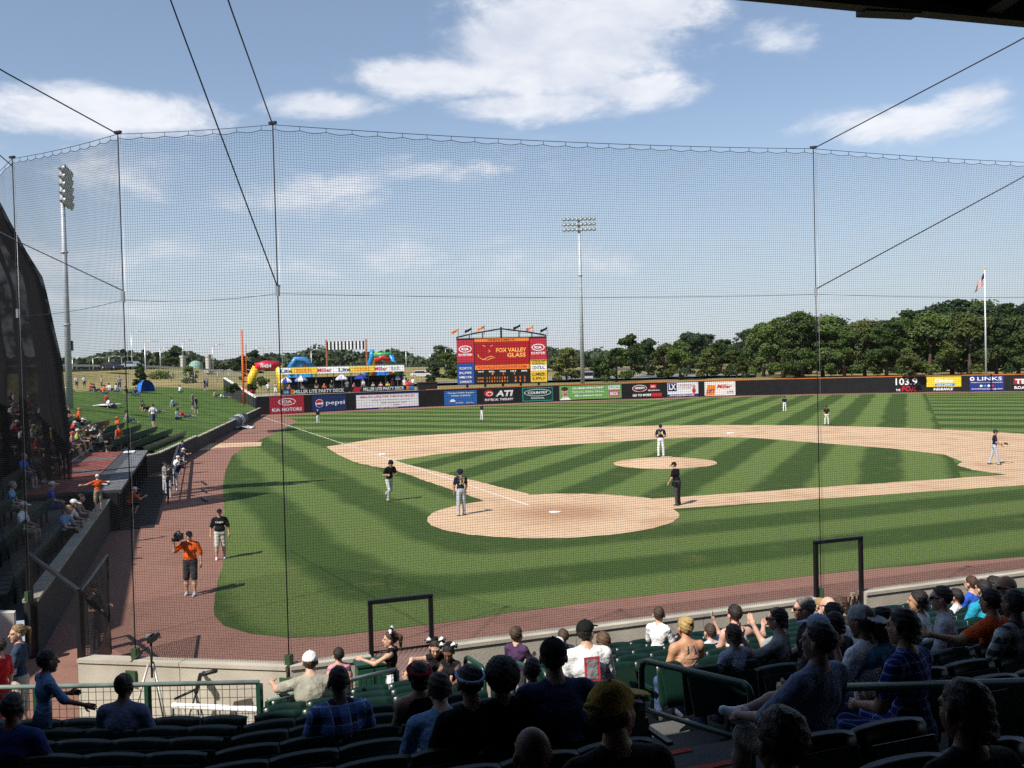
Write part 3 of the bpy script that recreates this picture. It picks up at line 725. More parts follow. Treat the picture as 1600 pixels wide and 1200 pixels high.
# ------------------------------------------------------------------ seating terraces behind home (one concrete stair, built as a sheet of treads and risers)
def terrace():
    mb = MB()
    def line(d, z, sA=-16, sB=34):
        a, b = miter(d); return [AB('A', a+sA-2, d, z), AB('A', a, d, z), AB('B', b+sB, d, z)]
    for k in range(NROW):
        d0, d1 = row_d(k), row_d(k+1); z = row_z(k); lo = row_z(k-1) if k else 0.0
        A, B_ = line(d0, z), line(d1, z); R0 = line(d0, lo)
        for j in range(2):
            mb.add([A[j], A[j+1], B_[j+1], B_[j]], [(0, 1, 2, 3)]); mb.add([R0[j], R0[j+1], A[j+1], A[j]], [(0, 1, 2, 3)])
    d0 = row_d(NROW); A, B_ = line(d0, row_z(NROW-1)), line(d0+7, row_z(NROW-1))
    for j in range(2): mb.add([A[j], A[j+1], B_[j+1], B_[j]], [(0, 1, 2, 3)])
    mb.add([AB('B', -3, .1, -.004), AB('B', 36, .1, -.004), AB('B', 36, row_d(0), -.004), AB('B', -3, row_d(0), -.004)], [(0, 1, 2, 3)])
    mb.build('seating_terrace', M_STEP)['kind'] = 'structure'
terrace()
# field wall with its rounded coping
def wall_run(name, pts, h, th, m, label, cap=None, back=None):
    root = thing(name, label, 'wall', pts[0])
    o = Vector(pts[0])
    for a, b in zip(pts[:-1], pts[1:]):
        a, b = Vector(a)-o, Vector(b)-o; n = max(1, round((b-a).length/2.4)); g = (b-a).normalized()*.006
        for i in range(n):
            p, q = a.lerp(b, i/n)+g, a.lerp(b, (i+1)/n)-g; MB().bar(p+Vector((0, 0, h/2)), q+Vector((0, 0, h/2)), th, h).build('wall_panel', m, root); MB().bar(p+Vector((0, 0, h+.03)), q+Vector((0, 0, h+.03)), th+.05, .06).build('coping', cap or m, root)
    return root
GATE_B = (onz(573, 1014, .05), onz(672, 1000, .05))
def dB_s(P): return (np.asarray(P)[:2]-B0)@UB
sg0, sg1 = dB_s(onz(575, 1020, 1.0)), dB_s(onz(672, 1008, 1.0))            # gate gap in the wall
sh0, sh1 = dB_s(onz(1285, 940, 1.0)), dB_s(onz(1357, 930, 1.0))
wall_run('backstop_wall', [AB('W', -3.72, 0), AB('W', 0, 0), AB('B', sg0, 0)], .98, .22, M_CONC, 'low tan concrete backstop wall left of the cheerleaders')
wall_run('backstop_wall', [AB('B', sg1, 0), AB('B', sh0, 0)], .98, .22, M_CONC, 'long low concrete backstop wall in front of the sunlit seats')
wall_run('backstop_wall', [AB('B', sh1, 0), AB('B', 40, 0)], .98, .22, M_CONC, 'low concrete wall at far right past the open gate frame')
M_DARKW = mat('painted_block', (.035, .037, .036), .85, .2, var=.2, scale=2)
M_WALLTOP = mat('wall_coping', (.36, .33, .26), .9, .2, var=.2, scale=3)
wall_run('sideline_wall', [Cp(1.2, 0), Cp(17.0, 0)], 1.15, .25, M_DARKW, 'dark sideline wall with pale coping between gate and dugout', M_WALLTOP)
wall_run('sideline_wall', [Cp(35.4, .1), Lp(2.0, 0), Lp(16, 0)], 1.05, .25, M_DARKW, 'dark sideline wall with pale coping past the far end of the dugout', M_WALLTOP)
wall_run('sideline_wall', [Lp(16.2, 0), Lp(66.5, 0)], .95, .22, M_DARKW, 'low sideline wall below the grass berm', M_WALLTOP)
# pale end wall of the left stand, in the sun, by the stairs
def endwall():
    a, b = Cp(.6, .2), Cp(-.4, 6); mb = MB(); mb.prism([a, b, b+Vector((0, 0, 2.2)), a+Vector((0, 0, 1.1))], tuple(UC[:2]*.2)+(0,)); o = mb.build('end_wall', mat('pale_concrete', (.55, .53, .48), .9, .2, var=.1, scale=2)); recalc(o)
    tag(o, 'pale sloping concrete end wall of the left stand', 'wall')
endwall()
# left stand: treads and risers along third base
def left_terrace():
    mb = MB()
    for k in range(13):
        d0, d1 = .84*k+.15, .84*(k+1)+.15; z = c_row_z(.84*k); lo = c_row_z(.84*(k-1)) if k else 0.0
        s0, s1 = (1.4, 55.5) if k > 2 else (1.4, 17)
        for a, b in (((s0, s1),) if k > 2 else ((1.4, 17.0), (35.5, 55.5))):
            mb.add([Cp(a, d0, z), Cp(b, d0, z), Cp(b, d1, z), Cp(a, d1, z)], [(0, 1, 2, 3)]); mb.add([Cp(a, d0, lo), Cp(b, d0, lo), Cp(b, d0, z), Cp(a, d0, z)], [(0, 1, 2, 3)])
            mb.add([Cp(b, d0, 0), Cp(b, d1, 0), Cp(b, d1, z), Cp(b, d0, z)], [(0, 1, 2, 3)])
    zt = c_row_z(.84*12)
    mb.add([Cp(1.4, 11.07, zt), Cp(55.5, 11.07, zt), Cp(55.5, 17, zt+.4), Cp(1.4, 17, zt+.4)], [(0, 1, 2, 3)])
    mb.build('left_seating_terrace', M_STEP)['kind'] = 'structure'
left_terrace()

# ------------------------------------------------------------------ grandstand roof over the near seats
M_ROOF = mat('roof_steel', (.035, .036, .04), .6, .3, var=.2, scale=1)
def roof():
    root = thing('grandstand_roof', 'dark underside of the grandstand roof, top right corner of the view', 'roof', AB('B', 0, 18, 0))
    o = root.location.copy(); z = 8.67; zl = z-.27; back = SH*zl/math.tan(SUN_EL)
    e1, e2 = onz(1205, 0, zl), onz(1600, 38, zl); dr = _unit(e2-e1); V3 = lambda p: Vector((float(p[0]), float(p[1]), z))
    dA = 9.75; t = ((B0+NA*dA-e1[:2])@NA)/(dr[:2]@NA); k1 = e1+dr*t
    R3, R2, R1 = (onz(x, y)[:2]-back for x, y in ((85, 1012), (155, 985), (205, 800)))
    sA = (R3-B0)@UA; k2 = B0+UA*(sA+.6)+NA*dA
    f = [V3(e1+dr*26), V3(k1), V3(k2), V3(R3), V3(R2), V3(R1)]
    outs = [NB*15, NB*9+NA*8, NA*15, NA*12+NC*6, NC*14, NC*14]; bk = [Vector((p.x+n[0], p.y+n[1], z+1.9)) for p, n in zip(f, outs)]
    mb = MB(); n_ = len(f)-1
    for i in range(n_): mb.prism([f[i]-o, f[i+1]-o, bk[i+1]-o, bk[i]-o], (0, 0, .22))
    recalc(mb.build('deck', M_ROOF, root))
    for i in range(n_):
        n = max(1, int((f[i]-f[i+1]).length/2.2))
        for j in range(n):
            q = (j+.5)/n; MB().bar(f[i].lerp(f[i+1], q)-o+Vector((0, 0, -.13)), bk[i].lerp(bk[i+1], q)-o+Vector((0, 0, -.13)), .14, .24).build('rafter', M_ROOF, root)
        MB().bar(f[i]-o+Vector((0, 0, -.02)), f[i+1]-o+Vector((0, 0, -.02)), .12, .50).build('fascia', M_ROOF, root)
    a_, b_ = onz(1345, 20, zl), onz(1432, 24, zl); MB().bar(Vector(a_)-o+Vector((0, 0, .06)), Vector(b_)-o+Vector((0, 0, .06)), .14, .14).build('gutter_box', M_ROOF, root)
    wb = MB()
    for i in range(n_):
        p, q = bk[i]-o, bk[i+1]-o; wb.bar(Vector((p.x, p.y, (z+1.9)/2)), Vector((q.x, q.y, (z+1.9)/2)), .3, z+1.9)
    wb.build('back_wall', M_ROOF, root)  # unseen rear wall, added to deepen the shade under the roof
roof()
# ------------------------------------------------------------------ outfield fence and its advertising
M_BLACKV = mat('black_padding', (.010, .010, .011), .6, .3, var=.3, scale=1.5)
M_CAP = paint((.55, .16, .035), .5)
FH = 2.35
def fence():
    root = thing('outfield_fence', 'long black padded outfield fence with orange top rail', 'fence', (*fence_pt(-.25), 0)); o = root.location.copy()
    thk = fence_at(684); n = 44
    ths = [TH_L+(TH_R-TH_L)*i/n for i in range(n+1)]
    for a, b in zip(ths[:-1], ths[1:]):
        p, q = Vector((*fence_pt(a), 0))-o, Vector((*fence_pt(b), 0))-o; g = (q-p).normalized()*.008
        MB().bar(p+g+Vector((0, 0, FH/2)), q-g+Vector((0, 0, FH/2)), .16, FH).build('padded_panel', M_BLACKV, root)
        if b > thk: MB().bar(p+Vector((0, 0, FH+.06)), q+Vector((0, 0, FH+.06)), .20, .12).build('top_rail', M_CAP, root)
fence()
def banner(px0, px1, z0, z1, color, label, cat='advertising sign', out=-.12, name='banner', m=None):
    a, b = Vector((*fence_pt(fence_at(px0), out), 0)), Vector((*fence_pt(fence_at(px1), out), 0)); w = (b-a).length
    o = MB().box((0, 0, (z0+z1)/2), (w, .03, z1-z0)).build(name, m or paint(color, .5)); o.location = (a+b)/2; o.rotation_euler[2] = math.atan2(b.y-a.y, b.x-a.x)
    tag(o, label, cat); return o, w
WH = paint((.82, .82, .82)); BK = paint((.012, .012, .013)); RD = paint((.55, .02, .03)); BL = paint((.02, .05, .32)); NV = paint((.012, .018, .10)); YL = paint((.80, .55, .04)); GN = paint((.02, .22, .10)); LB = paint((.05, .25, .55)); OR = paint((.75, .22, .03)); GY = paint((.35, .35, .36)); TL = paint((.03, .42, .38))
def kia(o, cx, cz, w, h, motors=True):
    flat(o, ellpts(cx, cz, w*.5, h*.5), WH, -.022, 'oval_rim'); flat(o, ellpts(cx, cz, w*.44, h*.40), RD if motors else RD, -.026, 'oval_field'); lettering(o, 'KIA', cx, cz, w*.56, h*.42, WH, -.030, .025)
b, w = banner(421, 475, .08, 2.28, (.42, .018, .04), 'red fence banner with white oval and KIA MOTORS lettering'); kia(b, 0, 1.55, w*.52, .95); lettering(b, 'KIA MOTORS', 0, .55, w*.86, .48, WH, -.022, .03)
b, w = banner(488, 541, .12, 2.20, (.012, .03, .13), 'navy fence banner with round emblem and white pepsi lettering')
flat(b, ellpts(-w*.30, 1.15, .56, .56), WH, -.022, 'emblem_disc'); flat(b, ellpts(-w*.30, 1.15, .50, .50, 16, .25, math.pi-.05), RD, -.026, 'emblem_top'); flat(b, ellpts(-w*.30, 1.15, .50, .50, 16, math.pi+.35, 2*math.pi-.35), BL, -.026, 'emblem_base'); lettering(b, 'pepsi', w*.17, 1.1, w*.56, .72, WH, -.022, .012)
b, w = banner(555, 655, .06, 2.15, (.02, .02, .16), 'wide white fence banner with navy border and rows of small print'); flat(b, [(-w*.485, .24), (w*.485, .24), (w*.485, 2.02), (-w*.485, 2.02)], WH, -.020, 'white_field')
lettering(b, 'HEALTH CARE FOR THE FOX VALLEY', 0, 1.72, w*.86, .30, RD, -.024, .02); lettering(b, 'caring for our community every day', .4, 1.22, w*.6, .2, GY, -.024); lettering(b, 'your hometown team', .9, .84, w*.4, .2, BK, -.024); lettering(b, 'www', 1.2, .5, .8, .15, BK, -.024); lettering(b, 'visit us online', 0, .14, w*.3, .12, WH, -.02)
b, w = banner(694, 745, .12, 2.12, (.02, .13, .42), 'blue fence banner with white lettering and a small white arc emblem'); lettering(b, 'Chicago Public Square', 0, 1.78, w*.82, .24, WH, -.022); lettering(b, 'YOUR CHOICE', 0, 1.40, w*.6, .22, WH, -.022); flat(b, ellpts(-w*.25, .55, .42, .40, 12, 0, math.pi), WH, -.022, 'arc_emblem'); lettering(b, 'AT WORK', -.2, .38, 1.2, .16, WH, -.022); lettering(b, 'bank online', w*.28, .38, 1.1, .14, WH, -.022)
b, w = banner(753, 806, .12, 2.25, (.010, .010, .011), 'black fence banner with red swirl and white ATI PHYSICAL THERAPY lettering'); flat(b, ellpts(-w*.30, 1.55, .72, .50), RD, -.022, 'swirl'); flat(b, ellpts(-w*.28, 1.5, .52, .30), WH, -.025, 'swirl_gap'); flat(b, ellpts(-w*.28, 1.48, .36, .2), RD, -.028, 'swirl_core'); lettering(b, 'ATI', w*.16, 1.5, w*.52, .85, WH, -.022, .04, .18); lettering(b, 'PHYSICAL THERAPY', 0, .62, w*.84, .36, WH, -.022, .02, .15)
b, w = banner(815, 865, .12, 2.25, (.008, .045, .038), 'dark green fence banner with outlined oval and COUNTRY FINANCIAL lettering'); flat(b, [(-w*.47, .2), (w*.47, .2), (w*.47, 2.17), (-w*.47, 2.17)], TL, -.019, 'border'); flat(b, [(-w*.455, .27), (w*.455, .27), (w*.455, 2.10), (-w*.455, 2.10)], paint((.008, .045, .038)), -.022, 'field'); flat(b, ellpts(0, 1.42, w*.42, .52), WH, -.025, 'oval_rim'); flat(b, ellpts(0, 1.42, w*.40, .46), paint((.008, .045, .038)), -.028, 'oval_field'); lettering(b, 'COUNTRY', 0, 1.42, w*.62, .42, WH, -.031, .03); lettering(b, 'FINANCIAL', 0, .62, w*.42, .22, WH, -.025, .01)
b, w = banner(874, 971, .18, 2.25, (.16, .36, .10), 'wide light green fence banner with a moustached portrait and white lettering'); flat(b, [(-w*.5, .18), (-w*.32, .18), (-w*.36, .62), (-w*.44, .66)], WH, -.020, 'portrait_shirt'); flat(b, ellpts(-w*.415, 1.30, .48, .74), skin(), -.024, 'portrait_face'); flat(b, ellpts(-w*.415, 1.82, .52, .30), paint((.04, .025, .02)), -.028, 'portrait_hair'); flat(b, ellpts(-w*.41, 1.02, .24, .07), paint((.04, .025, .02)), -.030, 'portrait_moustache')
for i, (s_, ww) in enumerate((('ICE CREAM WITH A TWIST', .50), ('Everyone, Dealers Choice', .50), ('SEE us anytime in store!', .44))): lettering(b, s_, -w*.04, 1.86-.56*i, w*ww, .32, WH, -.022, .03)
flat(b, [(w*.29, 1.55), (w*.47, 1.55), (w*.47, 2.12), (w*.29, 2.12)], WH, -.022, 'panel'); lettering(b, 'PRIDE', w*.38, 1.84, w*.15, .34, GN, -.026, .02); flat(b, [(w*.29, .42), (w*.47, .42), (w*.47, 1.42), (w*.29, 1.42)], paint((.42, .12, .12)), -.022, 'panel'); lettering(b, 'BRICK', w*.38, .9, w*.13, .5, WH, -.026)
b, w = banner(986, 1034, .12, 2.22, (.010, .010, .011), 'black fence banner with outlined oval and white GO TO WORK lettering'); flat(b, ellpts(-w*.22, 1.55, w*.24, .52), WH, -.022, 'oval_rim'); flat(b, ellpts(-w*.22, 1.55, w*.225, .46), RD, -.025, 'oval_ring'); flat(b, ellpts(-w*.22, 1.55, w*.20, .40), BK, -.028, 'oval_field'); lettering(b, 'GREEN', -w*.22, 1.6, w*.32, .36, WH, -.031, .03); flat(b, [(w*.12, 1.5), (w*.32, 1.5), (w*.32, 2.1), (w*.12, 2.1)], RD, -.022, 'panel'); lettering(b, 'HH', w*.22, 1.8, w*.14, .3, WH, -.026); lettering(b, 'Graduate.', w*.25, 1.22, w*.40, .24, WH, -.022); lettering(b, 'GO TO WORK', -w*.14, .52, w*.62, .40, WH, -.022, .04, .2); flat(b, [(w*.18, .26), (w*.5, .26), (w*.5, .80), (w*.18, .80)], RD, -.019, 'panel')
b, w = banner(1043, 1091, .12, 2.25, (.72, .72, .74), 'white fence banner with navy monogram square and a small cartoon batter'); flat(b, [(-w*.48, .95), (-w*.20, .95), (-w*.20, 2.2), (-w*.48, 2.2)], NV, -.020, 'square'); lettering(b, 'LX', -w*.34, 1.62, w*.22, .85, WH, -.024, .03); lettering(b, 'LEGENDS', w*.08, 1.85, w*.44, .3, paint((.5, .1, .08)), -.022); lettering(b, 'OF THE GAME', w*.05, 1.45, w*.4, .22, GY, -.022); flat(b, ellpts(w*.36, 1.6, .26, .32), skin(), -.022, 'figure_head'); flat(b, ellpts(w*.36, .98, .3, .4), RD, -.022, 'figure_body'); flat(b, [(-w*.5, .14), (w*.5, .14), (w*.5, .5), (-w*.5, .5)], NV, -.019, 'strip'); lettering(b, 'WWW.SUBURBAN.COM', -.2, .32, w*.8, .22, WH, -.023)
b, w = banner(1101, 1149, .12, 2.25, (.75, .72, .66), 'white fence banner with orange patch, LIFT lettering and red script Miller'); flat(b, [(-w*.47, .2), (-w*.18, .2), (-w*.14, 1.7), (-w*.40, 1.8)], OR, -.020, 'patch'); lettering(b, 'LIFT', -w*.30, .85, w*.26, .55, BL, -.024, .03); lettering(b, 'Miller', w*.14, 1.5, w*.5, .62, RD, -.022, .03, .35); lettering(b, 'LITE', w*.33, .62, w*.2, .36, BL, -.022, .02)
b, w = banner(1399, 1434, .12, 2.28, (.010, .010, .011), 'black fence panel with white 103.9 above red THE FOX lettering'); lettering(b, '103.9', 0, 1.62, w*.98, 1.05, WH, -.022, .02); lettering(b, 'FOX', w*.12, .55, w*.66, .78, RD, -.022, .02, .15); lettering(b, 'THE', -w*.38, .38, w*.2, .3, WH, -.022, .04)
b, w = banner(1448, 1502, .02, 2.25, (.78, .58, .03), 'yellow fence banner with Divine lettering over a blue brush stroke'); flat(b, [(-w*.5, .03), (w*.5, .03), (w*.5, .75), (-w*.5, .75)], BK, -.019, 'strip'); flat(b, [(-w*.28, .86), (w*.30, .86), (w*.34, 1.25), (-w*.24, 1.25)], LB, -.020, 'stroke'); lettering(b, 'Divine', 0, 1.68, w*.54, .62, WH, -.024, .04, .25); lettering(b, 'SIGNS & GRAPHICS', .05, 1.05, w*.46, .26, WH, -.024, .02, .2); lettering(b, 'INSURANCE', -.1, .42, w*.58, .36, WH, -.024, .04, .25)
b, w = banner(1515, 1569, .12, 2.25, (.012, .03, .20), 'navy fence banner with white LINKS lettering and a web address'); flat(b, ellpts(-w*.42, 1.85, .30, .30), WH, -.022, 'round_emblem'); flat(b, ellpts(-w*.42, 1.85, .14, .14), NV, -.026, 'round_emblem_core'); lettering(b, 'LINKS', w*.09, 1.85, w*.72, .52, WH, -.022, .02); flat(b, [(-w*.46, 1.28), (w*.46, 1.28), (w*.46, 1.33), (-w*.46, 1.33)], WH, -.020, 'rule'); lettering(b, 'www.linkstechnology.com', 0, .36, w*.9, .24, WH, -.022, .02)
for i, c in enumerate((WH, LB, WH, RD)): flat(b, ellpts(-w*.16+w*.11*i, .82, .18, .18, 10), c, -.022, 'small_icon')
b, w = banner(1584, 1634, .12, 2.25, (.010, .010, .011), 'black fence banner with red and white lettering cut by right edge'); lettering(b, 'TEXAS', -w*.0, 1.4, w*.9, .7, WH, -.022, .04); lettering(b, 'ROADHOUSE', 0, .5, w*.95, .4, WH, -.022, .03); flat(b, [(-w*.5, 1.0), (w*.5, 1.0), (w*.5, 1.85), (-w*.5, 1.85)], paint((.3, .03, .03)), -.019, 'patch')
# party deck behind left field: black band of lettering over the fence
b, w = banner(440, 546, 2.42, 3.15, (.012, .012, .013), 'black strip reading MILLER LITE PARTY DECK on the left half of the deck rail', out=.5)
lettering(b, 'MILLER LITE PARTY DECK', w*.06, 2.78, w*.74, .46, WH, -.022, .03); flat(b, ellpts(-w*.42, 2.78, .42, .26), LB, -.022, 'badge'); lettering(b, 'LITE', -w*.42, 2.78, .5, .2, WH, -.026); flat(b, [(-w*.36, 2.5), (-w*.31, 2.5), (-w*.31, 3.08), (-w*.36, 3.08)], OR, -.022, 'badge_bottle')
b, w = banner(548, 648, 2.42, 3.15, (.012, .012, .013), 'black strip reading MILLER LITE PARTY DECK on the right half of the deck rail', out=.5)
flat(b, [(-w*.47, 2.46), (-w*.36, 2.46), (-w*.32, 3.10), (-w*.43, 3.10)], RD, -.022, 'red_mark'); lettering(b, 'MILLER LITE PARTY DECK', w*.02, 2.78, w*.64, .46, WH, -.022, .03); flat(b, [(w*.37, 2.5), (w*.42, 2.5), (w*.42, 3.08), (w*.37, 3.08)], OR, -.022, 'badge_bottle'); flat(b, ellpts(w*.46, 2.78, .40, .26), LB, -.022, 'badge')
# white board wall climbing the berm from the fence corner
def berm_wall():
    a = Vector((*fence_pt(TH_L), 0)); d = Vector((-.80, .60, 0)); root = thing('berm_edge_wall', 'narrow white-topped wall climbing the berm at the left field corner', 'wall', a)
    mb = MB(); mb.prism([Vector((0, 0, 0)), d*17, d*17+Vector((0, 0, BERM+.9)), Vector((0, 0, 2.2))], Vector((-.6, -.8, 0))*.18); recalc(mb.build('wall_face', M_DARKW, root))
    MB().bar(Vector((0, 0, 2.25)), d*17+Vector((0, 0, BERM+.95)), .4, .1).build('coping', mat('white_board', (.7, .68, .6), .7), root)
berm_wall()
# ------------------------------------------------------------------ foul pole, scoreboard, light towers, flagpole
def foul_pole():
    p = fence_pt(TH_L+.004, -.1); D = math.hypot(p[0]-CAM[0], p[1]-CAM[1]); zt = atd(380, 515, D)[2]
    P = atd(380, 600, D); root = thing('foul_pole', 'orange left field foul pole with mesh screen', 'foul pole', (P[0], P[1], 0)); m = paint((.62, .13, .03)); MB().tube([(0, 0, 0), (0, 0, zt)], .13, 10).build('pole', m, root)
    MB().bar((.5, .1, 3), (.5, .1, zt-1.9), .06, .06).build('screen_frame', m, root)
    mb = MB()
    for i in range(int((zt-5)/.25)): mb.bar((.1, .02, 3+i*.25), (.52, .1, 3+i*.25), .05, .02)
    mb.build('screen', m, root)
foul_pole()
def scoreboard():
    D = 142.0; a, b = atd(715, 600, D), atd(856, 600, D); w = math.hypot(b[0]-a[0], b[1]-a[1]); c = (a+b)/2; rz = math.atan2(b[1]-a[1], b[0]-a[0])
    zt, zb = atd(785, 527, D)[2], atd(785, 600, D)[2]; H = zt-zb
    r = thing('scoreboard', 'large scoreboard with red video screen, sponsor panels and arched truss on top', 'scoreboard', (c[0], c[1], PLATEAU), rz); b0 = zb-PLATEAU
    X = lambda px: (px-785.5)/141*w; Z = lambda py: b0+(600-py)/73*H
    for i in range(5): MB().bar((X(730+i*28), .4, -.3), (X(730+i*28), .4, b0+.5), .35, .35).build('post', BK, r)
    MB().box((0, .35, b0+H/2), (w, .5, H)).build('cabinet', BK, r)
    def pan(n, x0, x1, y0, y1, m): return MB().box(((X(x0)+X(x1))/2, .06, (Z(y0)+Z(y1))/2), (X(x1)-X(x0), .06, abs(Z(y0)-Z(y1)))).build(n, m, r)
    def em(n, c, s): 
        m, nt, bb = nodes_of(n, .4, .3); bb.inputs['Base Color'].default_value = (*[v*.6 for v in c], 1); bb.inputs['Emission Color'].default_value = (*c, 1); bb.inputs['Emission Strength'].default_value = s; return m
    ER, EO, EY = em('screen_red', (.36, .012, .018), .35), em('screen_orange', (.75, .20, .03), .4), em('screen_yellow', (.9, .42, .10), .45)
    for i, (x0, x1) in enumerate(((715, 741.5), (829.5, 855))):
        p = pan('sponsor_panel', x0, x1, 530, 565, paint((.45, .02, .04))); cx = (X(x0)+X(x1))/2
        flat(r, ellpts(cx, Z(544), 1.0, .52), WH, .02, 'oval_rim'); flat(r, ellpts(cx, Z(544), .86, .42), paint((.45, .02, .04)), .016, 'oval_field'); lettering(r, 'KIA', cx, Z(544), 1.1, .44, WH, .012, .03); lettering(r, 'KIA MOTORS', cx, Z(553), 2.1, .36, WH, .02, .03)
    pan('sponsor_panel', 715, 741.5, 566, 599, paint((.02, .06, .28)))
    for i, s_ in enumerate(('WELCOME TO THE', 'BALLPARK', 'FAMILY FUN', 'COMMUNITY')): lettering(r, s_, X(728), Z(574+i*7), 1.9, .34, WH, .02, .01)
    pan('sponsor_panel', 829.5, 855, 563, 598, paint((.75, .48, .04))); flat(r, [(X(829.8), Z(580)), (X(854.6), Z(580)), (X(854.6), Z(571)), (X(829.8), Z(571))], WH, .024, 'band')
    for i, (s_, y, m) in enumerate((('CODE OF', 566, BK), ('CARNIVAL', 570, BK), ('CENTRAL', 576, BK), ('LUMBER', 586, BK), ('SUPPLY', 593, BK))): lettering(r, s_, X(842), Z(y), 2.0, .34 if i < 2 else .5, m, .02, .02)
    pan('screen', 743, 828, 528.5, 533.5, EO); pan('screen', 743, 828, 534, 569, ER); pan('screen', 743, 828, 569.5, 577, EO)
    lettering(r, '1830 MONTGOMERY RD', X(785), Z(531), 4.2, .32, BK, .02); lettering(r, 'FOX VALLEY', X(800), Z(547), 4.6, .66, EY, .02, .03); lettering(r, 'GLASS', X(808), Z(555), 2.8, .66, EY, .02, .03); lettering(r, 'FOXVALLEYGLASSSHOP.COM', X(785), Z(573.3), 7.4, .5, RD, .02, .02)
    def stroke(pts, n='line_mark'): MB().tube([(X(x), .02, Z(y)) for x, y in pts], .05, 5).build(n, EY, r)
    stroke([(748, 553), (749, 557), (755, 561), (763, 562), (770, 559), (775, 559), (769, 556), (763, 558), (756, 561)]); stroke([(756, 539), (760, 541)]); stroke([(768, 541), (771, 539)]); stroke([(765, 546), (767, 549), (764, 550)])
    pan('line_score', 745.5, 828, 578, 598.5, mat('score_panel', (.008, .008, .009), .4, .4))
    for i, s_ in enumerate(('OUT', 'BALL', 'STRIKE', 'HIT', 'ERR')): lettering(r, s_, X(752+i*17), Z(580), .9, .22, WH, .02, .02)
    for row in range(2):
        lettering(r, ('VISITORS', 'HOME')[row], X(751), Z(590+row*5), .95, .26, OR, .02)
        for k in range(9): lettering(r, str((k*7+row*3) % 4), X(761+k*4), Z(590+row*5), .17, .32, EO, .02)
        for k in range(3): lettering(r, str((k*5+row) % 8), X(806+k*7), Z(590+row*5), .26, .34, EO, .02)
    for k in range(3): lettering(r, str(k+1), X(770+k*17), Z(583.5), .22, .32, EO, .02)
    # arched truss and pennants
    tb = [(715, 525.5), (741, 520), (785, 513.5), (829, 520), (855, 525.5)]
    MB().tube([(X(x), .3, Z(y)) for x, y in tb], .13, 6).build('truss_chord', BK, r)
    for x, y in ((715.5, 526), (735, 522), (756, 519), (785, 514), (813, 518), (833, 521), (854.5, 526)): MB().bar((X(x), .3, Z(529)), (X(x), .3, Z(y)+(.3 if x == 785 else 0)), .16 if x != 785 else .3, .16).build('truss_post', BK, r)
    for i, (x, y) in enumerate(((712, 516), (733, 514), (753, 511), (809, 509), (829, 511), (851, 513))):
        f = thing('pennant', ('leftmost orange pennant above the scoreboard', 'black pennant second from left above the scoreboard', 'orange pennant left of the scoreboard peak', 'black pennant right of the scoreboard peak', 'orange pennant second from right above the scoreboard', 'rightmost black pennant above the scoreboard')[i], 'pennant', atd(x+4, y+8, D+.3), rz, 'pennants on the scoreboard')
        MB().tube([(0, 0, -.4), (0, 0, 1.1)], .03, 5).build('staff', BK, f); mb = MB(); vs = []; s = -1
        for k in range(7): t = k/6; yy = .10*math.sin(t*6+i); vs += [(s*1.05*t, yy, 1.05-.42*t-.12*math.sin(t*3)), (s*1.05*t, yy, .55+.10*(1-t)-.45*t)]
        mb.add(vs, [(2*k, 2*k+1, 2*k+3, 2*k+2) for k in range(6)]); mb.build('flag', cloth((.75, .16, .02) if i % 2 == 0 else (.012, .012, .012)), f)
scoreboard()
M_POLE = mat('pole_grey', (.42, .44, .46), .5, .4, .15, var=.15, scale=2)
def floodlight(par, x, z, y=0.0, tilt=.35, rz=0.0, s=1.0):
    """a hooded lamp: deep dish, visor, glass and yoke"""
    M = Matrix.Translation((x, y, z))@Matrix.Rotation(rz, 4, 'Z')@Matrix.Rotation(math.pi/2+tilt, 4, 'X')
    l = MB().lathe([(.10*s, -.32*s), (.16*s, -.28*s), (.34*s, 0), (.36*s, .05*s), (.31*s, .05*s), (.29*s, .0)], 10, 0, M).build('lamp', steel((.35, .36, .37), .35), par)
    MB().lathe([(.285*s, .012), (.285*s, .02)], 10, 0, M).build('lens', mat('lamp_glass', (.75, .77, .80), .12, .6), l)
    return l
def light_tower(px, ytop, ybot, D, label, rows, cols, sp, rz, zbase, rpole, box=None):
    T = atd(px, ytop, D); r = thing('light_tower', label, 'light tower', (T[0], T[1], zbase), rz); H = T[2]-zbase
    MB().tube([(0, 0, 0), (0, 0, H*.5), (0, 0, H)], [rpole, rpole*.8, rpole*.55], 14).build('mast', M_POLE, r)
    for i in range(rows):
        z = H-.35-i*sp[1]; MB().bar((-cols*sp[0]/2, -.12, z), (cols*sp[0]/2, -.12, z), .10, .12).build('crossarm', steel((.3, .31, .32)), r)
        for j in range(cols): floodlight(r, (j-(cols-1)/2)*sp[0], z+.05, -.45, .35, 0, .9)
    if box: 
        zb = T[2]-zbase-(box-ytop)/FPX*D; MB().box((.45, -.1, zb), (.45, .4, .8)).build('control_box', BK, r)
    for k in range(2): MB().lathe([(rpole*1.04, 0), (rpole*1.04, .12)], 14, 0, Matrix.Translation((0, 0, H*(.35+.3*k)))).build('collar', M_POLE, r)
dv = math.atan2(ray(905, 500)[0], ray(905, 500)[1])
light_tower(904.5, 340, 600, 152, 'tall slim light tower beside the scoreboard with three rows of lamps', 3, 8, (.68, .85), -dv, PLATEAU, .36)
dv = math.atan2(ray(97, 500)[0], ray(97, 500)[1])
light_tower(96, 263, 605, 82, 'tall thick light tower at far left with lamps seen edge on', 5, 6, (.62, .62), -dv+rad(80), 3.0, .27, 512)
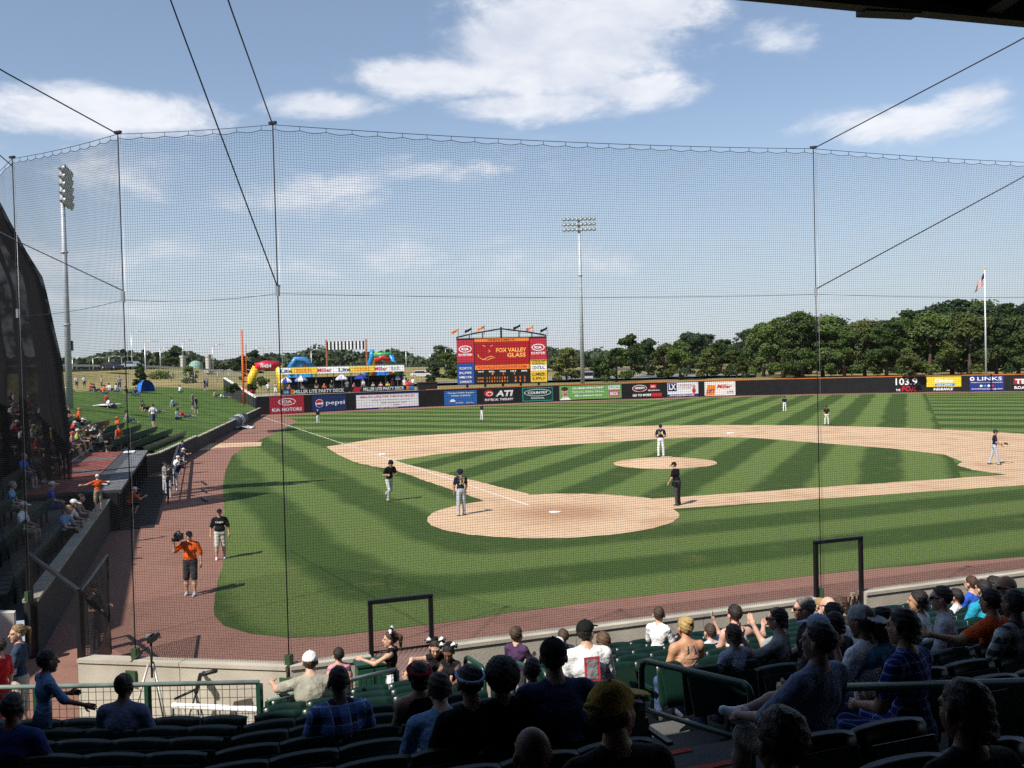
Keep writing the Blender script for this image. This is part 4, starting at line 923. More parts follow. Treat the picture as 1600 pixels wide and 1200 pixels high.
def flagpole():
    D = 150; T = atd(1538.5, 421, D); r = thing('flagpole', 'white flagpole with a striped flag, in front of the trees at right', 'flagpole', (T[0], T[1], PLATEAU)); H = T[2]-PLATEAU
    MB().tube([(0, 0, 0), (0, 0, H)], [.13, .08], 10).build('pole', paint((.75, .75, .75)), r); MB().lathe([(.02, 0), (.16, .12), (.16, .2), (.02, .32)], 10, 0, Matrix.Translation((0, 0, H))).build('finial', YL, r)
    # limp flag hanging off to the left, in folds
    mb = MB(); nu, nv = 10, 13; sc = D/FPX; vs = []
    for j in range(nv+1):
        for i in range(nu+1):
            u, v = i/nu, j/nv; x = -(u*9+u*v*6)*sc; z = H-.3-(v*16+u*14)*sc; y = .25*math.sin(u*9+v*2)*u; vs.append((x*math.cos(YAW), y-x*math.sin(YAW), z))
    fs, mi = [], []
    for j in range(nv):
        for i in range(nu):
            mb.add([vs[j*(nu+1)+i], vs[j*(nu+1)+i+1], vs[(j+1)*(nu+1)+i+1], vs[(j+1)*(nu+1)+i]], [(0, 1, 2, 3)], 2 if (j < 7 and i < 4) else j % 2, True)
    mb.build('flag', [cloth((.55, .03, .02)), cloth((.8, .8, .8)), cloth((.02, .03, .16))], r)
flagpole()
# the twin orange posts with a striped banner behind the party deck
def banner_frame():
    D = 176; a, b = atd(511, 575, D), atd(573, 570, D); c = (a+b)/2; rz = math.atan2(b[1]-a[1], b[0]-a[0]); w = math.hypot(b[0]-a[0], b[1]-a[1]); z1 = atd(542, 533, D)[2]; z0 = atd(542, 546, D)[2]; zg = PLATEAU+.6
    r = thing('striped_hoarding', 'two orange posts carrying a black and white striped banner behind the deck', 'hoarding', (c[0], c[1], zg), rz); m = paint((.35, .12, .06))
    for s in (-1, 1): MB().bar((s*w/2, 0, -.5), (s*w/2, 0, z1-zg+.3), .3, .3).build('post', m, r)
    n = 22
    for i in range(n): MB().box((-w/2+w*(i+.5)/n, 0, (z0+z1)/2-zg), (w/n*.96, .05, z1-z0)).build('stripe', [BK, WH][i % 2], r)
banner_frame()
# ------------------------------------------------------------------ party deck, bouncy castles, canopy, parasols
def deck():
    th0, th1 = fence_at(402), fence_at(690); n = 14; mb = MB()
    P = [(Vector((*fence_pt(th0+(th1-th0)*i/n, .6), 0)), Vector((*fence_pt(th0+(th1-th0)*i/n, 13), 0))) for i in range(n+1)]
    for (a, b), (c, d) in zip(P[:-1], P[1:]): mb.add([a+Vector((0, 0, 2.35)), c+Vector((0, 0, 2.35)), d+Vector((0, 0, 2.35)), b+Vector((0, 0, 2.35))], [(0, 1, 2, 3)])
    o = mb.build('party_deck', mat('deck_paving', (.36, .32, .27), .9, .1, var=.2, scale=.6)); o['kind'] = 'structure'
deck()
D_DECK = lambda px: math.hypot(*(fence_pt(fence_at(px), 6)-CAM[:2]))
def canopy():
    D = 134; a, b = atd(436, 600, D), atd(632, 596, D); c = (a+b)/2; rz = math.atan2(b[1]-a[1], b[0]-a[0]); w = math.hypot(b[0]-a[0], b[1]-a[1]); zt = atd(530, 573, D)[2]; zb = atd(530, 582.5, D)[2]; z0 = 2.35
    r = thing('bar_canopy', 'long canopy with a white lettered valance along the party deck', 'canopy', (c[0], c[1], z0), rz)
    MB().box((0, 0, (zt+zb)/2-z0), (w, .06, zt-zb)).build('valance', WH, r); 
    vb = MB(); vb.prism([(-w/2, .05, zb-z0+.1), (-w/2, 4, zb-z0+.1), (-w/2, 2, zt-z0+.15)], (w, 0, 0)); recalc(vb.build('roof', cloth((.10, .12, .10)), r))
    for i in range(8): MB().bar((-w/2+.2+(w-.4)*i/7, .2, 0), (-w/2+.2+(w-.4)*i/7, .2, zb-z0+.2), .12, .12).build('post', mat('dark_post', (.03, .035, .03)), r)
    zc = (zt+zb)/2-z0
    for x, s_, m, ww in ((-.44, 'Lite', NV, 1.6), (-.30, 'BEER', OR, 2.2), (-.14, 'Miller', RD, 2.0), (.02, 'Lite', NV, 1.7), (.16, 'COORS', OR, 2.2), (.31, 'Miller', RD, 1.8), (.43, 'BAR', GY, 1.3)): lettering(r, s_, x*w, zc, ww, .55, m, -.04, .03)
    for x in (-.30, .16): flat(r, [(x*w-1.9, zc-.4), (x*w+1.9, zc-.4), (x*w+1.9, zc+.4), (x*w-1.9, zc+.4)], YL, -.034, 'patch')
    # counter in the shade under it
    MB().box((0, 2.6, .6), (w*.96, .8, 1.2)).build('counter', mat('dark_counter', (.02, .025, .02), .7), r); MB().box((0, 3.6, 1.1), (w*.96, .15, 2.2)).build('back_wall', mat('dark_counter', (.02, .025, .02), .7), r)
canopy()
def parasol(px, py, wpx, c1, c2, label):
    D = D_DECK(px); P = atd(px, py, D); z0 = 2.35; r = thing('parasol', label, 'parasol', (P[0], P[1], z0), RNG.uniform(0, 1), 'parasols on the party deck'); R = wpx/2/FPX*D; H = P[2]-z0
    MB().tube([(0, 0, 0), (0, 0, H+.2)], .03, 6).build('pole', WH, r); mb = MB(); n = 8
    for i in range(n):
        a, b = 2*math.pi*i/n, 2*math.pi*(i+1)/n; q = .62
        pts = [(0, 0, H+.12), (R*q*math.cos(a), R*q*math.sin(a), H-.22), (R*q*math.cos(b), R*q*math.sin(b), H-.22), (R*math.cos(a), R*math.sin(a), H-.5), (R*math.cos(b), R*math.sin(b), H-.5), (R*math.cos(a), R*math.sin(a), H-.68), (R*math.cos(b), R*math.sin(b), H-.68)]
        mb.add(pts, [(0, 1, 2), (1, 3, 4, 2), (3, 5, 6, 4)], i % 2)
    mb.build('canopy', [cloth(c1), cloth(c2)], r); MB().lathe([(.28, 0), (.28, .08), (.05, .1)], 10).build('base', BK, r)
    MB().lathe([(.03, 0), (.03, .72), (.42, .73), (.42, .76)], 12, 0, Matrix.Translation((.55, .2, 0))).build('table', mat('deck_table', (.3, .22, .14)), r)
W3, N3, B3 = (.75, .75, .78), (.03, .05, .30), (.02, .04, .35)
for a in ((447, 590, 20, W3, N3, 'blue and white parasol at the left end of the party deck'), (470, 588, 20, W3, (.2, .2, .5), 'pale parasol second from the left on the party deck'), (534, 586, 19, W3, (.35, .33, .6), 'lavender white parasol in the middle of the party deck'),
          (564, 585, 22, N3, B3, 'dark blue parasol right of the lavender one on the deck'), (621, 586, 20, B3, W3, 'blue parasol with one white panel at the right end of the deck')): parasol(*a)
def inflatable(kind, px0, px1, y0, y1, D, label):
    a, b = atd(px0, y1, D), atd(px1, y1, D); c = (a+b)/2; w = math.hypot(b[0]-a[0], b[1]-a[1]); z0 = PLATEAU; H = atd((px0+px1)/2, y0, D)[2]-z0
    r = thing('inflatable', label, 'inflatable', (c[0], c[1], z0), math.atan2(b[1]-a[1], b[0]-a[0])); return r, w, H
r, w, H = inflatable('arch', 392, 440, 566, 600, 150, 'red and yellow inflatable entrance arch at left of the deck')
MB().tube([(-w/2, 0, 0), (-w/2, 0, H*.45), (-w*.30, 0, H*.85)], .62, 12).build('leg', paint((.75, .48, .02), .35), r); MB().tube([(w/2, 0, 0), (w/2, 0, H*.45), (w*.40, 0, H*.85)], .62, 12).build('leg', paint((.75, .48, .02), .35), r)
MB().tube([(-w*.34, 0, H*.84), (0, 0, H*.92), (w*.44, 0, H*.88)], .66, 12).build('crossbar', paint((.55, .015, .05), .35), r); lettering(r, 'FINISH', 0, H*.88, w*.34, .6, WH, -.72, .03)
MB().tube([(-w/2, 0, -.1), (-w/2, 0, H*.16)], .66, 12).build('cuff', paint((.55, .015, .05), .35), r)
r, w, H = inflatable('slide', 449, 489, 561, 600, 158, 'light blue inflatable slide rising behind the canopy')
mb = MB(); mb.prism([(-w/2, 0, 0), (w/2, 0, 0), (w/2, 0, H*.70), (w*.2, 0, H*.95), (-w*.1, 0, H*.98), (-w*.45, 0, H*.72)], (0, 4, 0)); bevel(recalc(mb.build('body', paint((.06, .32, .65), .35), r)), .5, 3)
for s in (0, 1): MB().tube([(-w*.48, 4*s, H*.6), (-w*.15, 4*s, H), (w*.2, 4*s, H*.98), (w*.5, 4*s, H*.72)], .5, 10).build('rim', paint((.04, .22, .55), .35), r)
mb = MB(); mb.prism([(w*.05, -.1, H*.62), (w*.38, -.1, H*.62), (w*.38, -.1, H*.78), (w*.2, -.1, H*.86), (w*.05, -.1, H*.78)], (0, .2, 0)); recalc(mb.build('opening', mat('dark_opening', (.12, .05, .05)), r))
r, w, H = inflatable('castle', 572, 626, 546, 600, 162, 'tall rainbow inflatable slide with a red top behind the canopy')
for i, cc in enumerate(((.02, .25, .6), (.75, .5, .03), (.55, .03, .04))):
    MB().tube([(-w*.5+i*.55, i*.25, H*.30), (-w*.32+i*.5, i*.25, H*.80), (-w*.30+i*.6, i*.25, H*(1.0-.06*i))], .42, 10).build('left_wall', paint(cc, .35), r); MB().tube([(w*.5-i*.5, i*.25, H*.10), (w*.36-i*.5, i*.25, H*.55), (w*.22-i*.3, i*.25, H*.86)], .42, 10).build('right_wall', paint(cc, .35), r)
MB().tube([(-w*.26, 0, H*.86), (w*.26, 0, H*.86)], .42, 10).build('top_bar', paint((.05, .35, .12), .35), r); MB().tube([(-w*.2, 0, H*.72), (0, 0, H*.80), (w*.2, 0, H*.72)], .5, 10).build('mid_bar', paint((.55, .03, .04), .35), r)
mb = MB(); mb.prism([(-w*.3, .4, 0), (w*.36, .4, 0), (w*.28, .4, H*.62), (-w*.24, .4, H*.66)], (0, 2, 0)); recalc(mb.build('slide_bed', paint((.03, .22, .60), .35), r))
MB().tube([(w*.5, -.6, .5), (w*.72, -.8, .45), (w*.85, -.9, .2)], .5, 10).build('runout', paint((.55, .02, .06), .35), r)
# maintenance barrel box on the fence at the end of the deck, and service things behind the fence
def kiosk():
    th = fence_at(669); p = fence_pt(th, 1.6); r = thing('deck_kiosk', 'black box structure standing on the deck at its right end', 'kiosk', (p[0], p[1], 2.35), -th+.1)
    MB().box((0, 0, .5), (2.7, 1.4, 1.0)).build('body', BK, r); MB().box((0, 0, 1.05), (2.9, 1.6, .12)).build('lid', mat('dark_lid', (.06, .02, .02)), r)
kiosk()
# ------------------------------------------------------------------ trees
def leaf_mat(name, c1, c2):
    m, nt, b = nodes_of(name, .7, .2); oi = nt.nodes.new('ShaderNodeObjectInfo'); geo = nt.nodes.new('ShaderNodeNewGeometry'); n = nnoise(nt, .9, 3, geo.outputs['Position'])
    f = nmath(nt, 'ADD', nmath(nt, 'MULTIPLY', n, 1.1), nmath(nt, 'MULTIPLY', oi.outputs['Random'], .55)); col = nmix(nt, nrange(nt, f, .35, 1.15), c1, c2)
    nt.links.new(col, b.inputs['Base Color']); tr = nt.nodes.new('ShaderNodeBsdfTranslucent'); nt.links.new(col, tr.inputs[0]); mx = nt.nodes.new('ShaderNodeMixShader'); mx.inputs[0].default_value = .25
    nt.links.new(b.outputs[0], mx.inputs[1]); nt.links.new(tr.outputs[0], mx.inputs[2]); out = [q for q in nt.nodes if q.type == 'OUTPUT_MATERIAL'][0]; nt.links.new(mx.outputs[0], out.inputs[0]); return m
M_LEAF = leaf_mat('broadleaf', (.026, .055, .016), (.110, .160, .044)); M_LEAF2 = leaf_mat('yellowing_leaf', (.052, .080, .022), (.155, .170, .052)); M_LEAF3 = leaf_mat('blue_green_leaf', (.018, .042, .019), (.062, .098, .044)); M_BARK = mat('bark', (.10, .075, .055), .9, .1, var=.4, scale=5, bump=.5, bscale=12)
def crown_mesh(name, H, R, seed, lobes=16, leaves=4200, size=.42, conif=False, base=.22):
    """leaf sprays spread through many overlapping clumps, with stray sprigs between them"""
    g = np.random.default_rng(seed); C = []; lobes = int(lobes*2.6)
    for i in range(lobes):
        t = g.uniform(0, 1)**.85; z = H*(base+(.96-base)*t); rr = R*(max(.04, 1-abs((t-.36)/.66)**2.3))**.5 if not conif else R*(1.02-t)
        a = g.uniform(0, 6.283); q = rr*math.sqrt(g.uniform(.05, 1))*.86; C.append((q*math.cos(a), q*math.sin(a), z, (.23*R if not conif else .2*R)*g.uniform(.5, 1.35)))
    C = np.array(C); w_ = C[:, 3]**2; k = g.choice(lobes, leaves, p=w_/w_.sum()); d = g.normal(size=(leaves, 3)); d /= np.linalg.norm(d, axis=1)[:, None]
    rad_ = C[k, 3]*g.uniform(.35, 1.0, leaves)**.5*np.where(g.random(leaves) < .12, g.uniform(1.1, 1.7, leaves), 1.0); P = C[k, :3]+d*rad_[:, None]*np.array([1.1, 1.1, .72]); P[:, 2] = np.maximum(P[:, 2], H*base*.4)
    nrm = d+np.array([0, 0, .35])+g.normal(0, .6, (leaves, 3)); nrm /= np.linalg.norm(nrm, axis=1)[:, None]; ref = g.normal(size=(leaves, 3)); u = np.cross(nrm, ref); u /= np.linalg.norm(u, axis=1)[:, None]; w = np.cross(nrm, u)
    s = size*g.uniform(.5, 1.3, leaves)[:, None]
    V = np.stack([P-u*s*.5, P-w*s*.36+nrm*s*.1, P+u*s*.5, P+w*s*.36+nrm*s*.1], 1).reshape(-1, 3); F = np.arange(leaves*4).reshape(-1, 4)
    return np_mesh(name, V, F, np.zeros(leaves, int), [M_LEAF], smooth=False), C
def trunk_mesh(H, R, C, seed):
    g = np.random.default_rng(seed); mb = MB(); r0 = H*.022+.05; top = H*.72
    mb.tube([(0, 0, -.4), (.05, .03, H*.2), (-.06, .08, H*.45), (.05, 0, top)], [r0*1.25, r0, r0*.7, r0*.25], 7)
    for c in C[:9]:
        z = min(c[2]*.7, top*.9); mb.tube([(0, 0, z*.8), (c[0]*.5, c[1]*.5, z), (c[0]*.95, c[1]*.95, c[2])], [r0*.45, r0*.28, r0*.08], 5)
    return mb.build('trunk', M_BARK)
TREES = []
for i, (H, R, lobes, lv, cf, bs) in enumerate(((13, 4.6, 20, 9500, False, .05), (11.5, 5.2, 18, 9500, False, .04), (14.5, 4.9, 24, 10500, False, .06), (10, 3.6, 14, 6000, False, .08), (7.5, 3.4, 13, 4600, False, .06), (6.5, 2.2, 14, 3400, True, .04))):
    me, C = crown_mesh('crown', H, R, 40+i, lobes, lv, .50, cf, bs); t = trunk_mesh(H, R, C, i); TREES.append((me, t.data, H)); bpy.data.objects.remove(t)
def tree(kind, P, H, label, group, m=None, wide=1.0):
    me, tm, h0 = TREES[kind]; s = H/h0; r = thing('tree', label, 'tree', P, RNG.uniform(0, 6.28), group); r.scale = (s*wide, s*wide, s)
    c = link('crown', me, r); link('trunk', tm, r)
    if m: c.material_slots[0].link = 'OBJECT'; c.material_slots[0].material = m
    return r
def tree_px(px, ytop, D, kind, label, group, m=None, z0=PLATEAU, wide=1.0):
    T = atd(px, ytop, D); return tree(kind, (T[0], T[1], z0), T[2]-z0, label, group, m, wide)
G_ = 'trees beyond the outfield fence'
for px, yt, D, k, m, lb in (
    (884, 545, 168, 4, M_LEAF2, 'small yellowing tree just right of the scoreboard'), (938, 556, 172, 3, None, 'low bushy green tree right of the slim light tower'),
    (962, 545, 160, 4, None, 'small green tree behind the light green banner'), (985, 524, 176, 3, M_LEAF, 'green tree with open crown above the light green banner'),
    (1012, 530, 190, 3, M_LEAF3, 'green tree behind the GO TO WORK banner'), (1040, 538, 170, 4, M_LEAF2, 'yellow-green tree above the monogram banner'),
    (1062, 533, 162, 3, None, 'dark green tree above the right half of the monogram banner'), (1076, 521, 200, 1, M_LEAF3, 'round far tree above the white Miller banner'),
    (1104, 546, 172, 4, M_LEAF2, 'thin brownish tree behind the white Miller banner'), (1126, 528, 196, 0, None, 'green tree rising left of the big woods'),
    (1150, 548, 168, 4, M_LEAF2, 'reddish brown shrubby tree at the foot of the woods'), (1165, 513, 192, 2, M_LEAF3, 'dark tree on the left shoulder of the woods'),
    (1192, 508, 176, 1, None, 'broad tree at the left edge of the big woods'), (1222, 492, 164, 0, None, 'tall tree left of the tall right net post'),
    (1252, 486, 160, 2, None, 'tall leafy tree directly behind the right net post'), (1284, 496, 162, 1, None, 'spreading tree just right of the right net post'),
    (1318, 506, 158, 0, M_LEAF, 'tree between the right net post and the 103.9 sign'), (1350, 503, 160, 1, M_LEAF2, 'olive green tree left of the 103.9 sign'),
    (1384, 500, 156, 0, None, 'dark tree behind the 103.9 sign'), (1420, 494, 160, 2, None, 'tall tree right of the 103.9 sign'), (1418, 546, 150, 3, M_LEAF2, 'small bright green tree behind the fence right of the 103.9 sign'),
    (1452, 490, 158, 1, None, 'broad tree behind the yellow Divine banner'), (1486, 484, 162, 0, M_LEAF, 'dark tree between the yellow and navy banners'), (1514, 492, 156, 1, M_LEAF2, 'olive tree left of the flagpole'),
    (1556, 500, 156, 0, None, 'tree right behind the flagpole'), (1590, 496, 158, 1, None, 'dark tree above the right end of the fence'), (1630, 490, 160, 2, None, 'tree cut off by the right edge of the view')):
    tree_px(px, yt, D, k, lb, G_, m, wide=1.15)
for px, yt, D, k, m in ((1205, 500, 190, 0, M_LEAF3), (1240, 490, 192, 2, M_LEAF3), (1300, 500, 190, 1, M_LEAF3), (1340, 500, 188, 2, None), (1375, 498, 186, 0, M_LEAF3), (1408, 484, 184, 2, None), (1432, 482, 188, 0, M_LEAF3), (1462, 474, 186, 2, M_LEAF3), (1492, 464, 184, 0, M_LEAF3), (1522, 472, 188, 1, None), (1548, 474, 184, 2, M_LEAF3), (1576, 470, 188, 0, None), (1606, 472, 186, 2, M_LEAF3), (1640, 470, 190, 1, None)):
    BR = BR+1 if 'BR' in globals() else 1; tree_px(px, yt, D, k, 'tall tree crown, number '+['one', 'two', 'three', 'four', 'five', 'six', 'seven', 'eight', 'nine', 'ten', 'eleven', 'twelve', 'thirteen', 'fourteen'][BR-1]+' from the left in the back row of the woods', 'back row of the woods', m, wide=1.2)
for px, yt, D, k, z0, lb in ((218, 568, 150, 5, 3.6, 'dark bushy conifer on the tan bank behind the berm'), (675, 558, 172, 5, 2.2, 'dark young conifer left of the scoreboard'), (700, 552, 185, 4, 2.2, 'pale green young tree beside the scoreboard'), (296, 573, 165, 4, 3.6, 'low round shrub by the fence on the bank'), (273, 541, 330, 3, 5.5, 'rounded tree on the skyline left of the dome'), (690, 541, 330, 1, 2.4, 'tree clump on the skyline above the scoreboard shoulder'), (612, 566, 150, 4, 2.2, 'small tree behind the rainbow slide'), (378, 556, 190, 3, 3.6, 'tree behind the orange foul pole'), (398, 548, 220, 3, 3.6, 'taller tree just right of the foul pole'), (880, 548, 260, 3, 2.3, 'far tree left of the slim light tower'), (1100, 520, 240, 0, 2.3, 'far tree between the round tree and the woods')):
    tree_px(px, yt, D, k, lb, 'scattered trees on the far ground', M_LEAF3 if k != 4 else None, z0, 1.2)
def bush(px, y0, y1, wpx, D, label):
    a = atd(px, y1, D); H = (y1-y0)/FPX*D; R = wpx/2/FPX*D; me, C = crown_mesh('foliage', H, R, int(px), 12, 900, .28, False, .12)
    r = thing('shrub', label, 'shrub', (a[0], a[1], a[2]), 0); link('foliage', me, r); MB().tube([(0, 0, -.2), (0, 0, H*.6)], [.08, .03], 5).build('stem', M_BARK, r)
bush(363, 601, 614, 28, 128, 'clipped dark shrub on the berm top by the white wall'); bush(250, 583, 592, 40, 160, 'low scrub on the tan bank'); bush(408, 590, 604, 30, 138, 'dark shrub under the inflatable arch'); bush(395, 600, 612, 18, 134, 'small dark shrub beside the foul pole')
# far woodland along the skyline: one mass
def far_wood():
    g = np.random.default_rng(5); V = []; F = []; n = 0
    for px in np.arange(-20, 1240, 5.0):
        D = g.uniform(380, 470); base = 3.0 if px > 420 else 6.5
        top = (556 if px < 420 else 551 if px < 880 else 545)+6*math.sin(px*.021)+4*math.sin(px*.057+1)+g.normal(0, 2.0)
        T = atd(px, top, D); H = max(3, T[2]-base); k = 70; R = g.uniform(4, 7)
        d = g.normal(size=(k, 3)); d /= np.linalg.norm(d, axis=1)[:, None]; P = np.array([T[0], T[1], base+H*.52])+d*np.array([R, R, H*.5])*g.uniform(.5, 1.0, k)[:, None]**.4
        nr = d+g.normal(0, .4, (k, 3)); nr /= np.linalg.norm(nr, axis=1)[:, None]; u = np.cross(nr, g.normal(size=(k, 3))); u /= np.linalg.norm(u, axis=1)[:, None]; w = np.cross(nr, u); s = g.uniform(1.2, 2.6, k)[:, None]
        V.append(np.stack([P-u*s*.6, P-w*s*.5, P+u*s*.6, P+w*s*.5], 1).reshape(-1, 3))
    V = np.concatenate(V); F = np.arange(len(V)).reshape(-1, 4); o = link('distant_wood', np_mesh('distant_wood', V, F, np.zeros(len(F), int), [leaf_mat('far_leaf', (.030, .052, .030), (.075, .10, .055))], False)); tag(o, 'dark band of far woodland along the left and middle skyline', 'woodland', kind='stuff')
far_wood()
# road on the bank with guard rail, vehicles, lamp posts
def far_road():
    mb = MB(); pts = [(-60, 577.5, 200), (100, 578, 205), (250, 577.5, 215), (400, 577, 235), (600, 575, 270), (800, 572, 310), (1000, 569, 330)]
    L = []; z = None
    for x, y, D in pts: P = atd(x, y, D); zz = 3.0+3.9*max(0, min(1, (500-x)/300)); L.append((Vector((P[0], P[1], zz)), Vector((atd(x, y, D+14)[0], atd(x, y, D+14)[1], zz))))
    for (a, b), (c, d) in zip(L[:-1], L[1:]): mb.add([a, c, d, b], [(0, 1, 2, 3)]); mb.add([a-Vector((0, 0, 3)), c-Vector((0, 0, 3)), c, a], [(0, 1, 2, 3)])
    mb.build('far_road', mat('old_asphalt', (.17, .165, .16), .9, .1, var=.15, scale=.3))['kind'] = 'structure'
    r = thing('guard_rail', 'pale guard rail along the far road at left', 'guard rail', L[0][0]); o = L[0][0]
    for (a, b), (c, d) in zip(L[:4], L[1:5]):
        MB().bar(a-o+Vector((0, 0, .75)), c-o+Vector((0, 0, .75)), .1, .4).build('rail', steel((.55, .55, .53)), r)
        for k in range(8): p = (a-o).lerp(c-o, k/8); MB().bar(p, p+Vector((0, 0, .75)), .12, .12).build('post', steel((.4, .4, .4)), r)
    return L
ROAD = far_road()
def far_car(px, y, D, color, label, kind='car', heading=None):
    P = atd(px, y, D); L_, W_, H_ = (4.6, 1.8, 1.45) if kind == 'car' else (5.6, 2.0, 2.1)
    rz = math.atan2(ray(px, y)[1], ray(px, y)[0])-math.pi/2 if heading is None else heading
    r = thing('parked_car' if kind == 'car' else 'van', label, kind, (P[0], P[1], P[2]), rz, 'vehicles beyond the fence'); m = mat('car_paint', color, .25, .5, var=.05, coat=.6)
    prof = [(-L_/2, .28), (L_/2, .28), (L_/2, .72), (L_*.30, .86), (L_*.14, H_), (-L_*.26, H_), (-L_*.42, .92), (-L_/2, .85)] if kind == 'car' else [(-L_/2, .3), (L_/2, .3), (L_/2, .95), (L_*.38, 1.15), (L_*.26, H_), (-L_/2, H_)]
    mb = MB(); mb.prism([(x, -W_/2, z) for x, z in prof], (0, W_, 0)); bevel(recalc(mb.build('body', m, r)), .09, 2)
    gl = [(L_*.27, .90), (L_*.13, H_-.08), (-L_*.25, H_-.08), (-L_*.38, .95)] if kind == 'car' else [(L_*.36, 1.2), (L_*.25, H_-.12), (-L_*.1, H_-.12), (-L_*.1, 1.2)]
    for s in (-1, 1): MB().poly([(x, s*(W_/2+.012), z) for x, z in gl]).build('side_window', mat('car_glass', (.02, .025, .03), .1, .6), r)
    for sx in (-1, 1):
        for s in (-1, 1):
            w = MB().lathe([(.2, -.11), (.33, -.11), (.33, .11), (.2, .11)], 14, 0, Matrix.Translation((sx*L_*.31, s*(W_/2-.08), .33))@Matrix.Rotation(math.pi/2, 4, 'X')).build('wheel', mat('tyre', (.015, .015, .015), .8), r); MB().lathe([(.05, -.13), (.19, -.13), (.19, .13), (.05, .13)], 10, 0, Matrix.Translation((sx*L_*.31, s*(W_/2-.08), .33))@Matrix.Rotation(math.pi/2, 4, 'X')).build('rim', steel(), w)
for a in ((175, 577, 196, (.008, .009, .02), 'dark blue car on the far road at left', 'car', 0), (208, 575, 210, (.25, .30, .36), 'silver car on the far road right of the dark one', 'car', 0), (915, 597, 186, (.62, .62, .62), 'white van in the lot right of the slim light tower', 'van', .4),
          (985, 598, 190, (.6, .6, .6), 'white car glimpsed under the trees at centre', 'car', .3), (1018, 598, 192, (.5, .52, .55), 'pale silver car under the trees by the green banner', 'car', .4), (1110, 596, 196, (.12, .2, .34), 'blue car parked behind the white Miller banner', 'car', .3), (1168, 593, 200, (.55, .56, .58), 'silver car parked at the foot of the woods', 'car', .3), (660, 590, 190, (.55, .55, .55), 'white car behind the right end of the party deck', 'car', .2)): far_car(*a)
def box_truck():
    P = atd(940, 598, 175); r = thing('black_container', 'black box container behind the fence right of the light tower', 'container', (P[0], P[1], PLATEAU), .4); MB().box((0, 0, 1.5), (3.0, 2.4, 2.6)).build('body', BK, r)
    for x in (-1, 0, 1): MB().box((x, -1.22, 1.5), (.08, .05, 2.5)).build('rib', mat('dark_rib', (.03, .03, .03)), r)
box_truck()
def lamp_post(px, y0, y1, D, label, arm=0):
    T = atd(px, y0, D); z0 = atd(px, y1, D)[2]; r = thing('lamp_post', label, 'lamp post', (T[0], T[1], z0), 0, 'lamp posts along the far road'); H = T[2]-z0; m = steel((.6, .6, .6))
    MB().tube([(0, 0, -1), (0, 0, H)], [.14, .08], 6).build('pole', m, r); MB().tube([(0, 0, H-.1), (.9, .5, H+.25), (1.8, 1.0, H+.2)], .06, 5).build('arm', m, r); MB().box((2.0, 1.1, H+.15), (.7, .3, .16)).build('lamp_head', m, r)
for i, (px, y0, y1, D) in enumerate(sorted(((205, 520, 580, 210), (226, 535, 600, 200), (250, 545, 575, 240), (285, 533, 575, 240), (332, 540, 575, 240), (395, 545, 580, 240), (411, 545, 582, 250), (486, 548, 580, 260), (634, 545, 582, 270), (672, 548, 585, 270), (696, 545, 585, 270), (113, 560, 578, 220), (145, 560, 578, 230), (170, 558, 578, 230), (190, 558, 578, 240)))):
    lamp_post(px, y0, y1, D, 'slender grey lamp post, number '+['one', 'two', 'three', 'four', 'five', 'six', 'seven', 'eight', 'nine', 'ten', 'eleven', 'twelve', 'thirteen', 'fourteen', 'fifteen'][i]+' from the left along the far road')
def dome():
    P = atd(306, 577, 320); r = thing('green_dome', 'pale green domed building far off on the left skyline', 'domed building', (P[0], P[1], P[2]-2)); MB().lathe([(2.3, 0), (2.3, 2), (2.15, 3.2), (1.7, 4.1), (.85, 4.7), (.1, 4.9)], 18).build('dome', mat('copper_green', (.22, .34, .28), .6), r)
    for s in (-1, 1):
        t = MB(); t.box((s*5.2, 0, 3), (1.3, 1.3, 6)); t.box((s*5.2, 0, 6.3), (1.6, 1.6, .7)); t.build('gate_tower', mat('stone', (.42, .40, .36), .9), r)
    MB().box((0, 1.0, .6), (12, .8, 1.2)).build('low_wall', mat('stone', (.42, .40, .36), .9), r)
dome()
def chain_fence(pts, h, label):
    r = thing('chain_link_fence', label, 'fence', pts[0]); o = Vector(pts[0]); m = steel((.42, .43, .42))
    for a, b in zip(pts[:-1], pts[1:]):
        a, b = Vector(a)-o, Vector(b)-o; MB().tube([a+Vector((0, 0, h)), b+Vector((0, 0, h))], .03, 5).build('top_rail', m, r); n = max(2, int((b-a).length/3)); mb = MB(); u = (b-a)
        for k in range(n): p = a.lerp(b, k/n); MB().tube([p, p+Vector((0, 0, h))], .035, 5).build('post', m, r)
        k = int(u.length/.28)
        for i in range(k):
            p = a.lerp(b, i/k); d = u/k
            for sgn in (-1, 1):
                q = p+d*sgn*h/.28*.28; 
                mb.bar(p, p+Vector((0, 0, h))+d*sgn*3, .018, .018)
        mb.build('mesh', m, r)['kind'] = 'stuff'
chain_fence([tuple(atd(268, 597, 150)), tuple(atd(340, 598, 150)), tuple(atd(375, 596, 146))], 1.6, 'grey chain link fence on the bank behind the berm')
def grey_lot():
    o = sheet('parking_lot', [tuple(atd(x, y, D)[:2]) for x, y, D in ((640, 590, 165), (1180, 590, 172), (1180, 580, 215), (640, 580, 205))], PLATEAU+.45, mat('lot_asphalt', (.22, .23, .24), .9, .1, var=.2, scale=.2)); 
grey_lot()
def s_at(sec, d, z, px):
    lo, hi = -30.0, 40.0
    for _ in range(50):
        m = (lo+hi)/2
        P = AB(sec, m, d, z); q = proj(P)
        if q[2] < .3 or q[0] < px: lo = m
        else: hi = m
    return (lo+hi)/2
